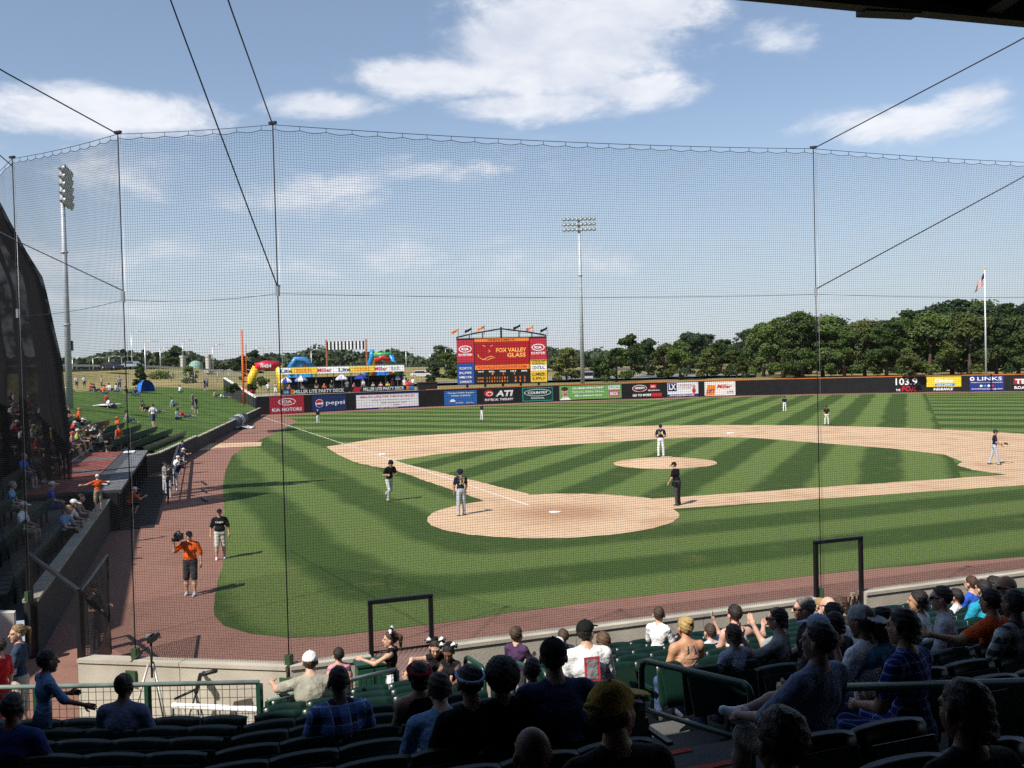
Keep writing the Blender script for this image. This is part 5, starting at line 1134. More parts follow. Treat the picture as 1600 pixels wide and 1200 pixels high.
# ------------------------------------------------------------------ backstop net
M_CORD = mat('black_cord', (.010, .010, .011), .7, .2); M_CABLE = mat('steel_cable', (.06, .06, .062), .5, .4, .5)
NZ0, NZ1 = .98, 9.68
N2p = B0.copy(); _a = onz(205, 1037, 1.0)[:2]; N1p = B0+UW*((_a-B0)@UW)
N0p = C0+UC*1.0; N3p = B0+UB*dB_s(onz(1283, 935, 1.0)); N4p = B0+UB*(dB_s(N3p)+9.5); _m = atd(-60, 322, 24.0); Nmp = _m[:2]
NODES = [Nmp, N0p, N1p, N2p, N3p, N4p]; NTOP = [float(_m[2]), 10.15, 9.72, 9.68, 9.84, 9.95]; NBOT = [1.2, 1.2, 1.0, NZ0, NZ0, NZ0]
def net():
    root = thing('backstop_net', 'tall black backstop net hung between cables across the whole view', 'net', (N2p[0], N2p[1], 0)); o = np.array([N2p[0], N2p[1], 0.])
    pitch, rr = .044, .0021; V = []; F = []; nv = 0
    def strand(pts, r):
        nonlocal nv
        pts = np.asarray(pts); k = len(pts); d = np.gradient(pts, axis=0); d /= np.linalg.norm(d, axis=1)[:, None]; ref = np.where(np.abs(d[:, 2:3]) > .9, np.array([[1., 0, 0]]), np.array([[0, 0, 1.]]))
        a = np.cross(d, ref); a /= np.linalg.norm(a, axis=1)[:, None]; b = np.cross(d, a); R_ = []
        for j in range(3): t = 2*math.pi*j/3; R_.append(pts+a*(r*math.cos(t))+b*(r*math.sin(t)))
        V.append(np.stack(R_, 1).reshape(-1, 3)); i = np.arange(k-1)
        for j in range(3): F.append(np.stack([nv+i*3+j, nv+i*3+(j+1) % 3, nv+(i+1)*3+(j+1) % 3, nv+(i+1)*3+j], 1))
        nv += 3*k
    top_cables = []
    for seg in range(len(NODES)-1):
        A, B_, ta, tb, ba, bb = NODES[seg], NODES[seg+1], NTOP[seg], NTOP[seg+1], NBOT[seg], NBOT[seg+1]; L = np.linalg.norm(B_-A); nrm = np.array([(B_-A)[1], -(B_-A)[0]])/L
        sag = .012*L
        hung = .42
        def surf(u, v):
            """u along, v height 0..1 -> point; cable sags a little, the net scallops between its hooks and bellies"""
            p = A+(B_-A)*u; zt = ta+(tb-ta)*u-sag*4*u*(1-u)*.6; x = u*L; sc = .035*np.abs(np.sin(math.pi*x/hung))**1.2+.045
            zb = ba+(bb-ba)*u; z = zb+(zt-sc*np.exp(-(1-v)*14)-.02-zb)*v
            bel = .10*np.sin(math.pi*u)*np.sin(math.pi*v)+.018*np.sin(x*2.3+v*9)*np.sin(v*17+x)
            lat = .010*np.sin(v*23+x*1.7)
            return np.stack([p[0]+nrm[0]*bel+(B_-A)[0]/L*lat-o[0], p[1]+nrm[1]*bel+(B_-A)[1]/L*lat-o[1], z], -1)
        def P(u, v): 
            u = np.asarray(u, float); v = np.asarray(v, float); u, v = np.broadcast_arrays(u, v); p = A[:, None]+(B_-A)[:, None]*u; zt = ta+(tb-ta)*u-sag*2.4*u*(1-u); x = u*L
            sc = (.030*np.abs(np.sin(math.pi*x/hung))**1.2+.045)*np.exp(-(1-v)*14); zb = ba+(bb-ba)*u; z = zb+(zt-.02-sc-zb)*v
            bel = .10*np.sin(math.pi*u)*np.sin(math.pi*v)+.018*np.sin(x*2.3+v*9)*np.sin(v*17+x)*np.sin(math.pi*u); lat = .010*np.sin(v*23+x*1.7)*np.sin(math.pi*u)
            return np.stack([p[0]+nrm[0]*bel+(B_-A)[0]/L*lat-o[0], p[1]+nrm[1]*bel+(B_-A)[1]/L*lat-o[1], z], -1)
        nvert = int(L/pitch); vv = np.linspace(0, 1, 30)
        for i in range(1, nvert): strand(P(np.full(30, i/nvert), vv), rr)
        nh = int((NZ1-NZ0)/pitch)
        for j in range(nh+1):
            v = j/nh; k = max(8, int(L/(.07 if v > .8 else .25))); strand(P(np.linspace(0, 1, k), np.full(k, v)), rr if j < nh else .006)
        k = 24; u = np.linspace(0, 1, k); zt = ta+(tb-ta)*u-sag*2.4*u*(1-u); p = A[:, None]+(B_-A)[:, None]*u
        MB().tube([(p[0][i]-o[0], p[1][i]-o[1], zt[i]) for i in range(k)], .006, 5).build('top_cable', M_CABLE, root)
        zm = 7.0; MB().tube([(p[0][i]-o[0], p[1][i]-o[1], zm-.25*u[i]*(1-u[i])) for i in range(k)], .004, 4).build('middle_cable', M_CABLE, root)
        nhk = int(L/hung); mb = MB()
        for i in range(nhk+1):
            q = i*hung/L; zq = ta+(tb-ta)*q-sag*2.4*q*(1-q); w = A+(B_-A)*q; mb.tube([(w[0]-o[0], w[1]-o[1], zq), (w[0]-o[0], w[1]-o[1], zq-.07)], .005, 4)
        mb.build('hooks', M_CORD, root)['kind'] = 'stuff'
    n = link('mesh', np_mesh('mesh', np.concatenate(V), np.concatenate(F), np.zeros(sum(len(f) for f in F), int), [M_CORD]), root); n['kind'] = 'stuff'
    for p, zt, zb in list(zip(NODES, NTOP, NBOT))[1:5]:
        q = (p[0]-o[0], p[1]-o[1]); MB().tube([(*q, zb+.05), (*q, zt)], .010, 6).build('lace_line', M_CORD, root); MB().tube([(q[0]+.05, q[1], zb+.02), (q[0]+.05, q[1], zt)], .004, 5).build('lift_cable', steel((.4, .4, .4)), root)
        MB().box((q[0], q[1], zt+.03), (.13, .05, .04)).build('bracket', BK, root); MB().box((q[0], q[1], 7.05), (.05, .05, .18)).build('turnbuckle', steel(), root)
        MB().box((q[0], q[1], zb+.12), (.10, .10, .2)).build('anchor_box', paint((.03, .06, .025)), root)
        if p is not N0p: MB().box((q[0], q[1], zb-.25), (.22, .27, .26)).build('anchor_pad', paint((.03, .07, .03)), root)
    # guy wires up to the roof: (from node, its height, toward photo position, height there)
    for p, z, px, py, ze in ((N2p, NZ1, 358, 0, 10.3), (N2p, 7.1, 268, 0, 10.6), (N1p, 9.72, 0, 104, 10.2), (N1p, 7.15, 30, 375, 8.6), (N3p, 9.84, 1600, 55, 10.4), (N3p, 7.1, 1600, 272, 8.9), (N0p, 10.0, -40, 205, 10.4)):
        d = ray(px, py); t = (ze-CAM[2])/d[2]; e = CAM+d*t; a = np.array([p[0], p[1], z]); e = a+(e-a)*1.9
        MB().tube([tuple(a-o), tuple((a+e)/2-o-np.array([0, 0, .04])), tuple(e-o)], .011, 5).build('guy_wire', M_CABLE, root)
net()
# dark mesh curtain gathered at the left end
def curtain():
    m, nt, b = nodes_of('curtain_mesh', .8, .1); b.inputs['Base Color'].default_value = (.008, .008, .010, 1); tr = nt.nodes.new('ShaderNodeBsdfTransparent'); mx = nt.nodes.new('ShaderNodeMixShader'); tc = nt.nodes.new('ShaderNodeTexCoord'); n = nnoise(nt, 1.4, 4, tc.outputs['Object']); sp = nt.nodes.new('ShaderNodeSeparateXYZ'); nt.links.new(tc.outputs['Object'], sp.inputs[0]); nt.links.new(nmath(nt, 'ADD', nrange(nt, n, .3, .7, -.06, .06), nrange(nt, sp.outputs[2], -3.5, 1.0, .80, .96)), mx.inputs[0]); out = [q for q in nt.nodes if q.type == 'OUTPUT_MATERIAL'][0]
    nt.links.new(tr.outputs[0], mx.inputs[1]); nt.links.new(b.outputs[0], mx.inputs[2]); nt.links.new(mx.outputs[0], out.inputs[0])
    D = 40.0; edge = [(-8, 315), (6, 345), (30, 392), (54, 432), (60, 455), (74, 520), (85, 565), (94, 635), (103, 690), (107, 725), (108, 750)]
    r = thing('curtain', 'dark mesh curtain hanging gathered at the far left edge', 'curtain', atd(-40, 600, D)); o = Vector(r.location); mb = MB(); fold = MB(); E = [Vector(atd(x, y, D)) for x, y in edge]; W = [Vector(atd(-70-(i % 2)*6, y, D+1.5)) for i, (x, y) in enumerate(edge)]
    n = 16; vs = []
    for a, c in zip(E, W):
        for i in range(n+1): t = i/n; p = a.lerp(c, t); w = .3*math.sin(t*34+a.z*.2); vs.append((p.x+w*.3-o.x, p.y+w-o.y, p.z-o.z))
    k = len(E); mb.add(vs, [(j*(n+1)+i, j*(n+1)+i+1, (j+1)*(n+1)+i+1, (j+1)*(n+1)+i) for j in range(k-1) for i in range(n)], 0, True); mb.build('mesh_panel', m, r)
    for q, rr_ in ((.0, .20), (.04, .18), (.08, .15)):
        pts = [a.lerp(c, q)-o for a, c in zip(E, W)]; fold.tube(pts, [rr_*(.25+.75*min(1, i/5))*max(.1, 1-max(0, i-7)/2.5) for i in range(k)], 7)
    fold.build('gathered_edge', mat('curtain_fold', (.008, .008, .010), .8, .1), r)
curtain()
# ------------------------------------------------------------------ stadium seats
M_SEAT = mat('green_seat', (.004, .019, .013), .30, .5, var=.25, scale=3); M_IRON = mat('seat_iron', (.008, .022, .016), .45, .4)
def seat_meshes():
    W = .492; n = 6; vs = []; fs = []
    prof = [(-.02, .40), (.015, .46), (.035, .60), (.055, .76), (.075, .83), (.105, .845), (.118, .83), (.100, .815)]   # y back, z up : a curved shell with a rolled lip
    for i in range(n+1):
        x = -W/2+W*i/n; c = .030*(1-(2*i/n-1)**2); top = -.010*abs(2*i/n-1)**4
        for y, z in prof: vs.append((x, y+c, z+(top if z > .7 else 0)))
        for y, z in reversed(prof[:6]): vs.append((x, y+c+.022, z-.004+(top if z > .7 else 0)))
    k = len(prof)+6
    for i in range(n):
        for j in range(k): fs.append((i*k+j, i*k+(j+1) % k, (i+1)*k+(j+1) % k, (i+1)*k+j))
    fs.append(tuple(range(k))); fs.append(tuple(n*k+j for j in range(k))[::-1])
    mb = MB(); mb.add(vs, fs, 0, True); back = recalc(mb.build('backrest', M_SEAT))
    mb = MB(); M = Matrix.Rotation(rad(70), 4, 'X'); mb.box((0, -.06, .60), (.44, .40, .035), 0, M); pan = bevel(mb.build('seat_pan', M_SEAT), .012, 2)
    mb = MB(); mb.bar((W/2+.012, .05, 0), (W/2+.012, .02, .62), .028, .06); mb.bar((W/2+.012, .08, .62), (W/2+.012, -.34, .635), .05, .03); mb.box((W/2+.012, .03, .012), (.06, .22, .024)); mb.bar((W/2+.012, .0, .40), (W/2+.012, .07, .70), .02, .05); leg = mb.build('standard', M_IRON)
    r = [o.data for o in (back, pan, leg)]
    for o in (back, pan, leg): bpy.data.objects.remove(o)
    return r
SEATM = seat_meshes()
AISLE = lambda d: 1.95+.135*(d-2.0)       # centre line of the stair aisle on the right-hand block
SEATS = []
def place_seats():
    c = []
    for k in range(NROW-3):
        d = row_d(k)+.50; z = row_z(k); mA, mB = miter(d)
        for sec, rng in (('B', np.arange(mB+.30, 26, .5)), ('A', np.arange(mA-.30, mA-16, -.5))):
            for s in rng:
                if sec == 'A' and k < 4: continue
                if sec == 'B' and abs(s-AISLE(d)) < .78: continue
                if sec == 'B' and k < 2 and sg0-.9 < s < sg1+1.2: continue
                P = AB(sec, s, d, z); x, y, w = proj((P.x, P.y, P.z+.8))
                if 1015 < x < 1235 and 1085 < y and k >= 9: continue
                if w < .8 or x < -350 or x > 2100 or y > 1235: continue
                c.append((w if -30 < x < 1630 else w+500, sec, s, k, P))
    c.sort(key=lambda q: q[0]); return c
SEATS = place_seats()
_rows = {}
for w, sec, s, k, P in SEATS: _rows.setdefault((sec, k), []).append(s)
ORD = ['front', 'second', 'third', 'fourth', 'fifth', 'sixth', 'seventh', 'eighth', 'ninth', 'tenth', 'eleventh', 'twelfth', 'thirteenth', 'fourteenth', 'fifteenth', 'sixteenth', 'seventeenth', 'eighteenth', 'nineteenth']
NTH = ORD+['twentieth', 'twenty-first', 'twenty-second', 'twenty-third', 'twenty-fourth', 'twenty-fifth', 'twenty-sixth', 'twenty-seventh', 'twenty-eighth', 'twenty-ninth', 'thirtieth']; NTH[0] = 'first'
def seat_label(sec, k, s):
    d = row_d(k)+.50; row = sorted(_rows[(sec, k)])
    if sec == 'A': i = len([q for q in row if q > s]); w = 'left of the corner'
    elif s > AISLE(d): i = len([q for q in row if AISLE(d) < q < s]); w = 'right of the stair aisle'
    else: i = len([q for q in row if s < q < AISLE(d)]); w = 'left of the stair aisle'
    return 'green folding seat, '+ORD[k]+' row from the wall, '+NTH[min(i, 29)]+' seat '+w
rest = MB()
def merge_seat(P, rz):
    M = Matrix.Translation(P)@Matrix.Rotation(rz, 4, 'Z')
    for i, me in enumerate(SEATM): rest.add([M @ v.co for v in me.vertices], [tuple(p.vertices) for p in me.polygons], 0 if i < 2 else 1, i == 0)
for i, (w, sec, s, k, P) in enumerate(SEATS):
    u = UB if sec == 'B' else UA; rz = math.atan2(u[1], u[0]) ; 
    if i < 300:
        r = thing('stadium_seat', seat_label(sec, k, s), 'seat', P, rz, 'green seats, '+ORD[k]+' row '+sec.replace('A', 'left').replace('B', 'right'))
        for nm, me in zip(('backrest', 'seat_pan', 'standard'), SEATM):
            c = link(nm, me, r)
            if nm == 'seat_pan': c.rotation_euler[0] = RNG.normal(0, .03)
    else: merge_seat(P, rz)
if rest.f: o = rest.build('stadium_seats', [M_SEAT, M_IRON]); tag(o, 'farther rows of green folding stadium seats near the backstop wall', 'seats', kind='stuff')
# left stand: rows of green benches with backs
M_BENCH = mat('green_bench', (.007, .030, .020), .4, .5, var=.3, scale=2)
def bench_rows():
    for k in range(12):
        d = .84*k+.62; z = c_row_z(.84*k)
        for j, (s0, s1) in enumerate(((2.0, 13.5), (14.8, 26.5), (27.8, 38.5), (39.6, 51.0-.35*k))):
            if k < 3 and (j in (1, 2)): continue
            P, Q = Cp(s0, d, z), Cp(s1, d, z); L = (Q-P).length
            r = thing('seat_row', 'dark green seat row, '+ORD[k]+' from the field, '+('near', 'second', 'third', 'far')[j]+' block of the left stand', 'seat row', P, math.atan2(Q.y-P.y, Q.x-P.x))
            n = int(L/.52)
            mb = MB()
            for i in range(n): x = .26+i*.52; mb.bar((x-.235, .16, .42), (x-.235+.47, .16, .42), .40, .04)
            mb.build('seat_board', M_BENCH, r); mb = MB()
            for i in range(n): x = .26+i*.52; mb.prism([(x-.235, -.10, .46), (x+.235, -.10, .46), (x+.235, -.19, .80), (x+.12, -.20, .84), (x-.12, -.20, .84), (x-.235, -.19, .80)], (0, -.03, 0))
            recalc(mb.build('backrest', M_BENCH, r)); mb = MB()
            for i in range(0, n+1, 2): mb.bar((i*.52, -.02, 0), (i*.52, -.02, .45), .04, .06)
            mb.build('legs', M_IRON, r)['kind'] = 'stuff'
bench_rows()
def wall_rows():
    for k in range(6):
        d = .84*k+.7; z = .75+.27*.84*k; P, Q = Lp(1.0, d, z), Lp(15.5-.9*k, d, z); r = thing('seat_row', 'dark green seat row, '+ORD[k]+' back from the sideline wall past the dugout', 'seat row', P, math.atan2(UL[1], UL[0])); n = int((Q-P).length/.52); mb = MB(); mb2 = MB(); mb3 = MB()
        for i in range(n):
            x = .26+i*.52; mb.bar((x-.235, .16, .42), (x+.235, .16, .42), .40, .04); mb2.prism([(x-.235, -.10, .46), (x+.235, -.10, .46), (x+.235, -.19, .82), (x-.235, -.19, .82)], (0, -.03, 0))
            if i % 2 == 0: mb3.bar((i*.52, -.02, -.3), (i*.52, -.02, .45), .04, .06)
        mb.build('seat_board', M_BENCH, r); recalc(mb2.build('backrest', M_BENCH, r)); mb3.build('legs', M_IRON, r)['kind'] = 'stuff'
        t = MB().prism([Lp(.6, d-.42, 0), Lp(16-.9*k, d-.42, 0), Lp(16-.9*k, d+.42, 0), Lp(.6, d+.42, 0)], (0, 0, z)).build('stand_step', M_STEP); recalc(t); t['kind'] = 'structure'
wall_rows()
# ------------------------------------------------------------------ handrails and railings
M_RAIL = mat('green_rail', (.010, .050, .032), .35, .5, var=.2, scale=3)
def hoop(sec, s0, d0, s1, d1, label, mid=True, h=.95, r=.030):
    z0, z1 = height(*AB(sec, s0, d0)[:2]), height(*AB(sec, s1, d1)[:2]); a, b = AB(sec, s0, d0, z0), AB(sec, s1, d1, z1); o = a.copy(); t = thing('handrail', label, 'handrail', a); a, b = a-o, b-o; A, B_ = a+Vector((0, 0, h)), b+Vector((0, 0, h)); e = (B_-A).normalized()*.09; dz = Vector((0, 0, .09))
    MB().tube([a, A-dz, A-dz*.3+e*.3, A+e, B_-e, B_-e*.3-dz*.3, B_-dz, b], r, 10).build('hoop', M_RAIL, t)
    if mid: MB().tube([a+Vector((0, 0, h*.5)), b+Vector((0, 0, h*.5))], r*.85, 8).build('mid_rail', M_RAIL, t)
    for p in (a, b): MB().lathe([(.07, 0), (.07, .015), (.04, .02)], 10, 0, Matrix.Translation(p)).build('foot_plate', M_RAIL, t)
for d0, d1, lb in ((1.75, 2.25, 'small green hoop rail lowest on the stair, by the cheerleaders'), (3.0, 3.6, 'green hoop rail second up the stair aisle, in front of the cheerleaders'), (3.85, 5.3, 'green hoop rail third up the stair aisle, beside the boy in purple'), (7.2, 8.75, 'green hoop rail in front of the man in the pale blue polo'), (9.55, 11.6, 'nearest green hoop rail, crossing in front of the plaid dress at right')):
    hoop('B', AISLE(d0), d0, AISLE(d1), d1, lb)
def railing(sec, pts, label, h=.98, mesh=True, post=.06):
    P = [AB(sec, s, d, z) for s, d, z in pts]; o = P[0].copy(); t = thing('railing', label, 'railing', o); P = [p-o for p in P]
    for a, b in zip(P[:-1], P[1:]):
        MB().tube([a+Vector((0, 0, h)), b+Vector((0, 0, h))], .030, 8).build('top_rail', mat('glare_rail', (.20, .26, .23), .3, .5, var=.3, scale=3), t); MB().tube([a+Vector((0, 0, .1)), b+Vector((0, 0, .1))], .018, 6).build('bottom_rail', M_RAIL, t); n = max(1, round((b-a).length/1.25))  # top rail paler than the posts: sun glare put into its colour
        for i in range(n+1): p = a.lerp(b, i/n); MB().bar(p, p+Vector((0, 0, h-.02)), post, post).build('post', M_RAIL, t)
        if mesh:
            mb = MB(); L = (b-a).length; k = int(L/.09); c = M_IRON
            for i in range(k): p = a.lerp(b, i/k); mb.bar(p+Vector((0, 0, .1)), p+Vector((0, 0, h-.03)), .005, .005)
            for j in range(9): z = .1+j*.1; mb.bar(a+Vector((0, 0, z)), b+Vector((0, 0, z)), .005, .005)
            mb.build('wire_mesh', c, t)['kind'] = 'stuff'
zA = row_z(3)
railing('A', [(-7.5, 3.75, zA), (miter(3.75)[0]-.05, 3.75, zA)], 'green pipe railing with wire mesh in front of the left seat block')
railing('B', [(miter(3.75)[1]+.05, 3.75, row_z(2)), (1.2, 2.6, row_z(1))], 'short green railing behind the man in the khaki shirt')
# steps of the aisle with red nosings
def aisle_marks():
    for k in range(1, 16):
        d = row_d(k); s = AISLE(d); z = row_z(k); p = [AB('B', s-.5, d+.02, z+.006), AB('B', s+.5, d+.02, z+.006), AB('B', s+.5, d+.10, z+.006), AB('B', s-.5, d+.10, z+.006)]
        o = MB().prism(p, (0, 0, .006)).build('step_nosing', mat('red_nosing', (.42, .07, .045), .8, .2, var=.3, scale=8)); tag(recalc(o), 'red painted stair nosing in the aisle, step '+ORD[k]+' from the field', 'step edge', 'red stair nosings')
        h = MB().box((0, 0, 0), (1.0, .42, .115)).build('half_step', M_STEP); h.location = AB('B', s, d-.21, row_z(k-1)+.0575); h.rotation_euler[2] = math.atan2(UB[1], UB[0]); tag(h, 'concrete half step in the stair aisle below the '+ORD[k]+' red edge', 'step', 'concrete half steps')
aisle_marks()
# ------------------------------------------------------------------ gates in the backstop, boxes, camera pit
def gate_frame(s0, s1, label, h=1.98):
    a, b = AB('B', s0, 0, 0), AB('B', s1, 0, 0); L = (b-a).length; r = thing('gateway', label, 'gateway', a, math.atan2(UB[1], UB[0])); m = mat('black_steel', (.008, .008, .009), .45, .4)
    for x in (0, L): MB().bar((x, 0, 0), (x, 0, h), .07, .07).build('post', m, r)
    MB().bar((-.035, 0, h), (L+.035, 0, h), .07, .07).build('lintel', m, r); return r, L
r, L = gate_frame(sg0+.02, sg1-.02, 'black gate frame in the wall left of centre by the cheerleaders', 1.90)
lf = MB(); 
lf.tube([(0, .03, .1), (0, .03, 1.05), (L, .03, 1.05), (L, .03, .1)], .03, 6, closed=True); lf.build('leaf_frame', mat('black_steel', (.008, .008, .009), .45, .4), r)
mb = MB()
for i in range(28):
    x = -.9+i*.085
    a, b = (max(x, .02), .03, .1+max(0, .02-x)), (min(x+.95, L-.02), .03, 1.05-max(0, x+.95-(L-.02)))
    if a[0] < b[0]: mb.bar(a, b, .012, .012)
mb.build('diagonal_wire', steel((.55, .55, .55)), r)['kind'] = 'stuff'
r, L = gate_frame(sh0+.02, sh1-.02, 'black gate frame in the wall at right beside the tall net post', 2.12)
mb = MB()
for i in range(14): mb.bar((.05+i*.1, .04, .1), (.25+i*.1, .04, .95), .03, .02)
mb.build('diagonal_slats', mat('black_steel', (.008, .008, .009), .45, .4), r)['kind'] = 'stuff'; MB().box((L-.12, .1, .5), (.10, .08, 1.0)).build('latch_post', mat('tan_board', (.45, .36, .24)), r)
def left_gate():
    a = AB('W', -3.72, 0, 0); b = Cp(1.2, 0, 0); r = thing('gateway', 'black gateway at left between the end of the tan wall and the left stand', 'gateway', a); m = mat('black_steel', (.008, .008, .009), .45, .4); d = b-a
    for p in (Vector((0, 0, 0)), d): MB().bar(p, p+Vector((0, 0, 2.15)), .09, .09).build('post', m, r)
    MB().bar(Vector((0, 0, 2.15)), d+Vector((0, 0, 2.15)), .06, .06).build('lintel', m, r)
    # leaf swung out onto the track
    q = Vector((*onz(172, 1005, .3)[:2], 0))-a; g = thing('gate_leaf', 'open black mesh gate leaf swung onto the warning track at left', 'gate', a); f = MB(); f.tube([(0, 0, .1), (0, 0, 2.1), q+Vector((0, 0, 2.1)), q+Vector((0, 0, .1))], .032, 6, closed=True); f.build('frame', m, g); mb = MB()
    for i in range(1, 22): t = i/22; mb.bar(q*t+Vector((0, 0, .1)), q*t+Vector((0, 0, 2.08)), .007, .007)
    for i in range(1, 40): mb.bar(Vector((0, 0, .1+i*.05)), q+Vector((0, 0, .1+i*.05)), .007, .007)
    mb.build('wire_mesh', M_CORD, g)['kind'] = 'stuff'; MB().prism([Vector((0, 0, .12)), q+Vector((0, 0, .12)), q+Vector((0, 0, .75)), Vector((0, 0, .45))], (.01, .01, 0)).build('kick_panel', m, g)
left_gate()
def green_box():
    P = AB('B', s_at('B', .7, .8, 583), .7, row_z(0)-.1); r = thing('utility_cabinet', 'green metal utility cabinet by the wall, under the girl\'s hand', 'cabinet', P, math.atan2(UB[1], UB[0])); m = paint((.010, .055, .030), .45); bevel(MB().box((0, 0, .41), (.52, .3, .82)).build('body', m, r), .015, 2)
    for x in (-.19, .19): MB().box((x*.66, -.16, .42), (.22, .02, .72)).build('door', paint((.012, .065, .035), .45), r)
    MB().box((0, 0, .84), (.56, .34, .04)).build('lid', m, r)
green_box()
def camera_pit():
    f = sheet('pit_floor', [tuple(AB('W', -3.6, .14)[:2]), tuple(AB('W', 0, .14)[:2]), tuple(AB('B', .9, .14)[:2]), tuple(AB('A', .9, 3.3)[:2]), tuple(AB('W', -3.6, 3.3)[:2])], .012, mat('pale_pit_floor', (.60, .55, .47), .9, .1, var=.15, scale=1.5))
    # video camera on a tripod
    P = AB('W', s_at('W', 1.0, 1.0, 238), 1.0, .015); T = thing('video_tripod', 'video camera on a tall light tripod above the backstop wall', 'video camera', P); T.scale = (.90, .90, .90); T.rotation_euler[2] = .35; m = mat('tripod_leg', (.45, .42, .36), .4, .4, .3); k = mat('camera_black', (.010, .010, .011), .5, .4)
    for i in range(3): a = rad(90+120*i); MB().tube([(.5*math.cos(a), .5*math.sin(a), 0), (.05*math.cos(a), .05*math.sin(a), 1.45)], [.016, .022], 7).build('leg', m if i else k, T)
    MB().tube([(0, 0, 1.2), (0, 0, 1.83)], .02, 7).build('column', k, T); bevel(MB().box((0, .05, 1.86), (.09, .24, .11)).build('camera_body', k, T), .015, 2); MB().tube([(0, .16, 1.86), (0, .28, 1.86)], [.035, .045], 10).build('lens', k, T); MB().tube([(0, -.1, 1.76), (-.18, -.38, 1.60)], .012, 6).build('pan_handle', k, T); MB().tube([(0, -.05, 1.93), (0, .12, 1.93)], .014, 6).build('carry_handle', k, T); MB().box((-.07, .05, 1.90), (.07, .05, .05)).build('viewfinder', steel(), T)
    # folding table with equipment
    sT = s_at('W', 2.35, .7, 262); Q = AB('W', sT, 2.35, .015); t = thing('equipment_table', 'folding table with yellow edge in the camera pit', 'table', Q, math.atan2(UW[1], UW[0])); MB().box((0, 0, .74), (1.7, .7, .04)).build('table_top', WH, t); MB().box((0, -.36, .66), (1.7, .03, .14)).build('apron', paint((.62, .42, .12)), t)
    for sx in (-.78, .78):
        for sy in (-.28, .28): MB().tube([(sx, sy, 0), (sx, sy, .72)], .018, 6).build('leg', steel(), t)
    def on(n, lb, x, y, build): q = AB('W', sT+x, 2.35-y, .015+.76); e = thing(n, lb, n.replace('_', ' ').split()[-1], q, math.atan2(UW[1], UW[0])+.2); build(e)
    on('mixing_desk', 'dark sound mixing desk on the pit table', .25, 0, lambda e: (bevel(MB().box((0, 0, .06), (.6, .42, .12)).build('body', mat('desk_grey', (.06, .06, .065), .5), e), .01), [MB().lathe([(.012, .12), (.01, .15)], 6, 0, Matrix.Translation((-.24+.08*i, -.12+.1*(i % 3), 0))).build('knob', WH, e) for i in range(7)]))
    on('papers', 'white papers lying on the pit table', -.4, .05, lambda e: [MB().box((.1*i, .06*i, .004+.004*i), (.21, .3, .003), 0, Matrix.Rotation(.3*i, 4, 'Z')).build('sheet', WH, e) for i in range(3)])
    on('orange_case', 'orange equipment case on the pit table by the tripod', -.72, .02, lambda e: (bevel(MB().box((0, 0, .09), (.3, .22, .18)).build('body', paint((.5, .25, .08)), e), .015), MB().tube([(-.06, 0, .18), (-.05, 0, .22), (.05, 0, .22), (.06, 0, .18)], .01, 6).build('handle', BK, e)))
    B_ = AB('W', s_at('W', 2.9, .5, 290), 2.9, .015); b = thing('crate', 'stack of dark slatted crates under the pit table end', 'crate', B_, .3)
    for i in range(5): MB().box((0, 0, .07+i*.13), (.9, .5, .08)).build('slat', mat('dark_crate', (.06, .065, .07), .6), b)
    for x in (-.43, .43): MB().box((x, 0, .33), (.05, .52, .66)).build('corner_post', paint((.45, .28, .07)), b)
    # white pipe barrier with mesh between pit and wall
    R = thing('pit_barrier', 'white pipe barrier with mesh at the back of the camera pit', 'barrier', AB('W', s_at('W', 1.4, .8, 270), 1.4, .015), math.atan2(UW[1], UW[0])); MB().tube([(0, 0, .82), (3.1, .0, .82)], .045, 8).build('pipe', WH, R)
    for x in (0, 1.0, 2.05, 3.1): MB().tube([(x, 0, 0), (x, 0, .82)], .02, 6).build('post', M_IRON, R)
    mb = MB()
    for i in range(34): mb.bar((i*.092, .02, .02), (i*.092, .02, .78), .006, .006)
    for j in range(9): mb.bar((0, .02, .05+j*.09), (3.1, .02, .05+j*.09), .006, .006)
    mb.build('wire_mesh', mat('wire', (.25, .25, .25)), R)['kind'] = 'stuff'
    # an empty folding stool / monopod head leaning on the wall
    P = AB('W', s_at('W', .6, .8, 306), .6, .015); s = thing('camera_stand', 'short black articulated stand against the backstop wall', 'stand', P); k = mat('camera_black', (.010, .010, .011), .5, .4)
    for i in range(3): a = 2.1*i; MB().tube([(.25*math.cos(a), .25*math.sin(a), 0), (0, 0, .72)], .014, 6).build('leg', k, s)
    MB().tube([(0, 0, .72), (.1, 0, 1.02), (.38, .05, 1.10)], .035, 7).build('arm', k, s); MB().tube([(0, 0, .78), (-.34, -.1, .62)], .022, 6).build('handle', k, s)
camera_pit()
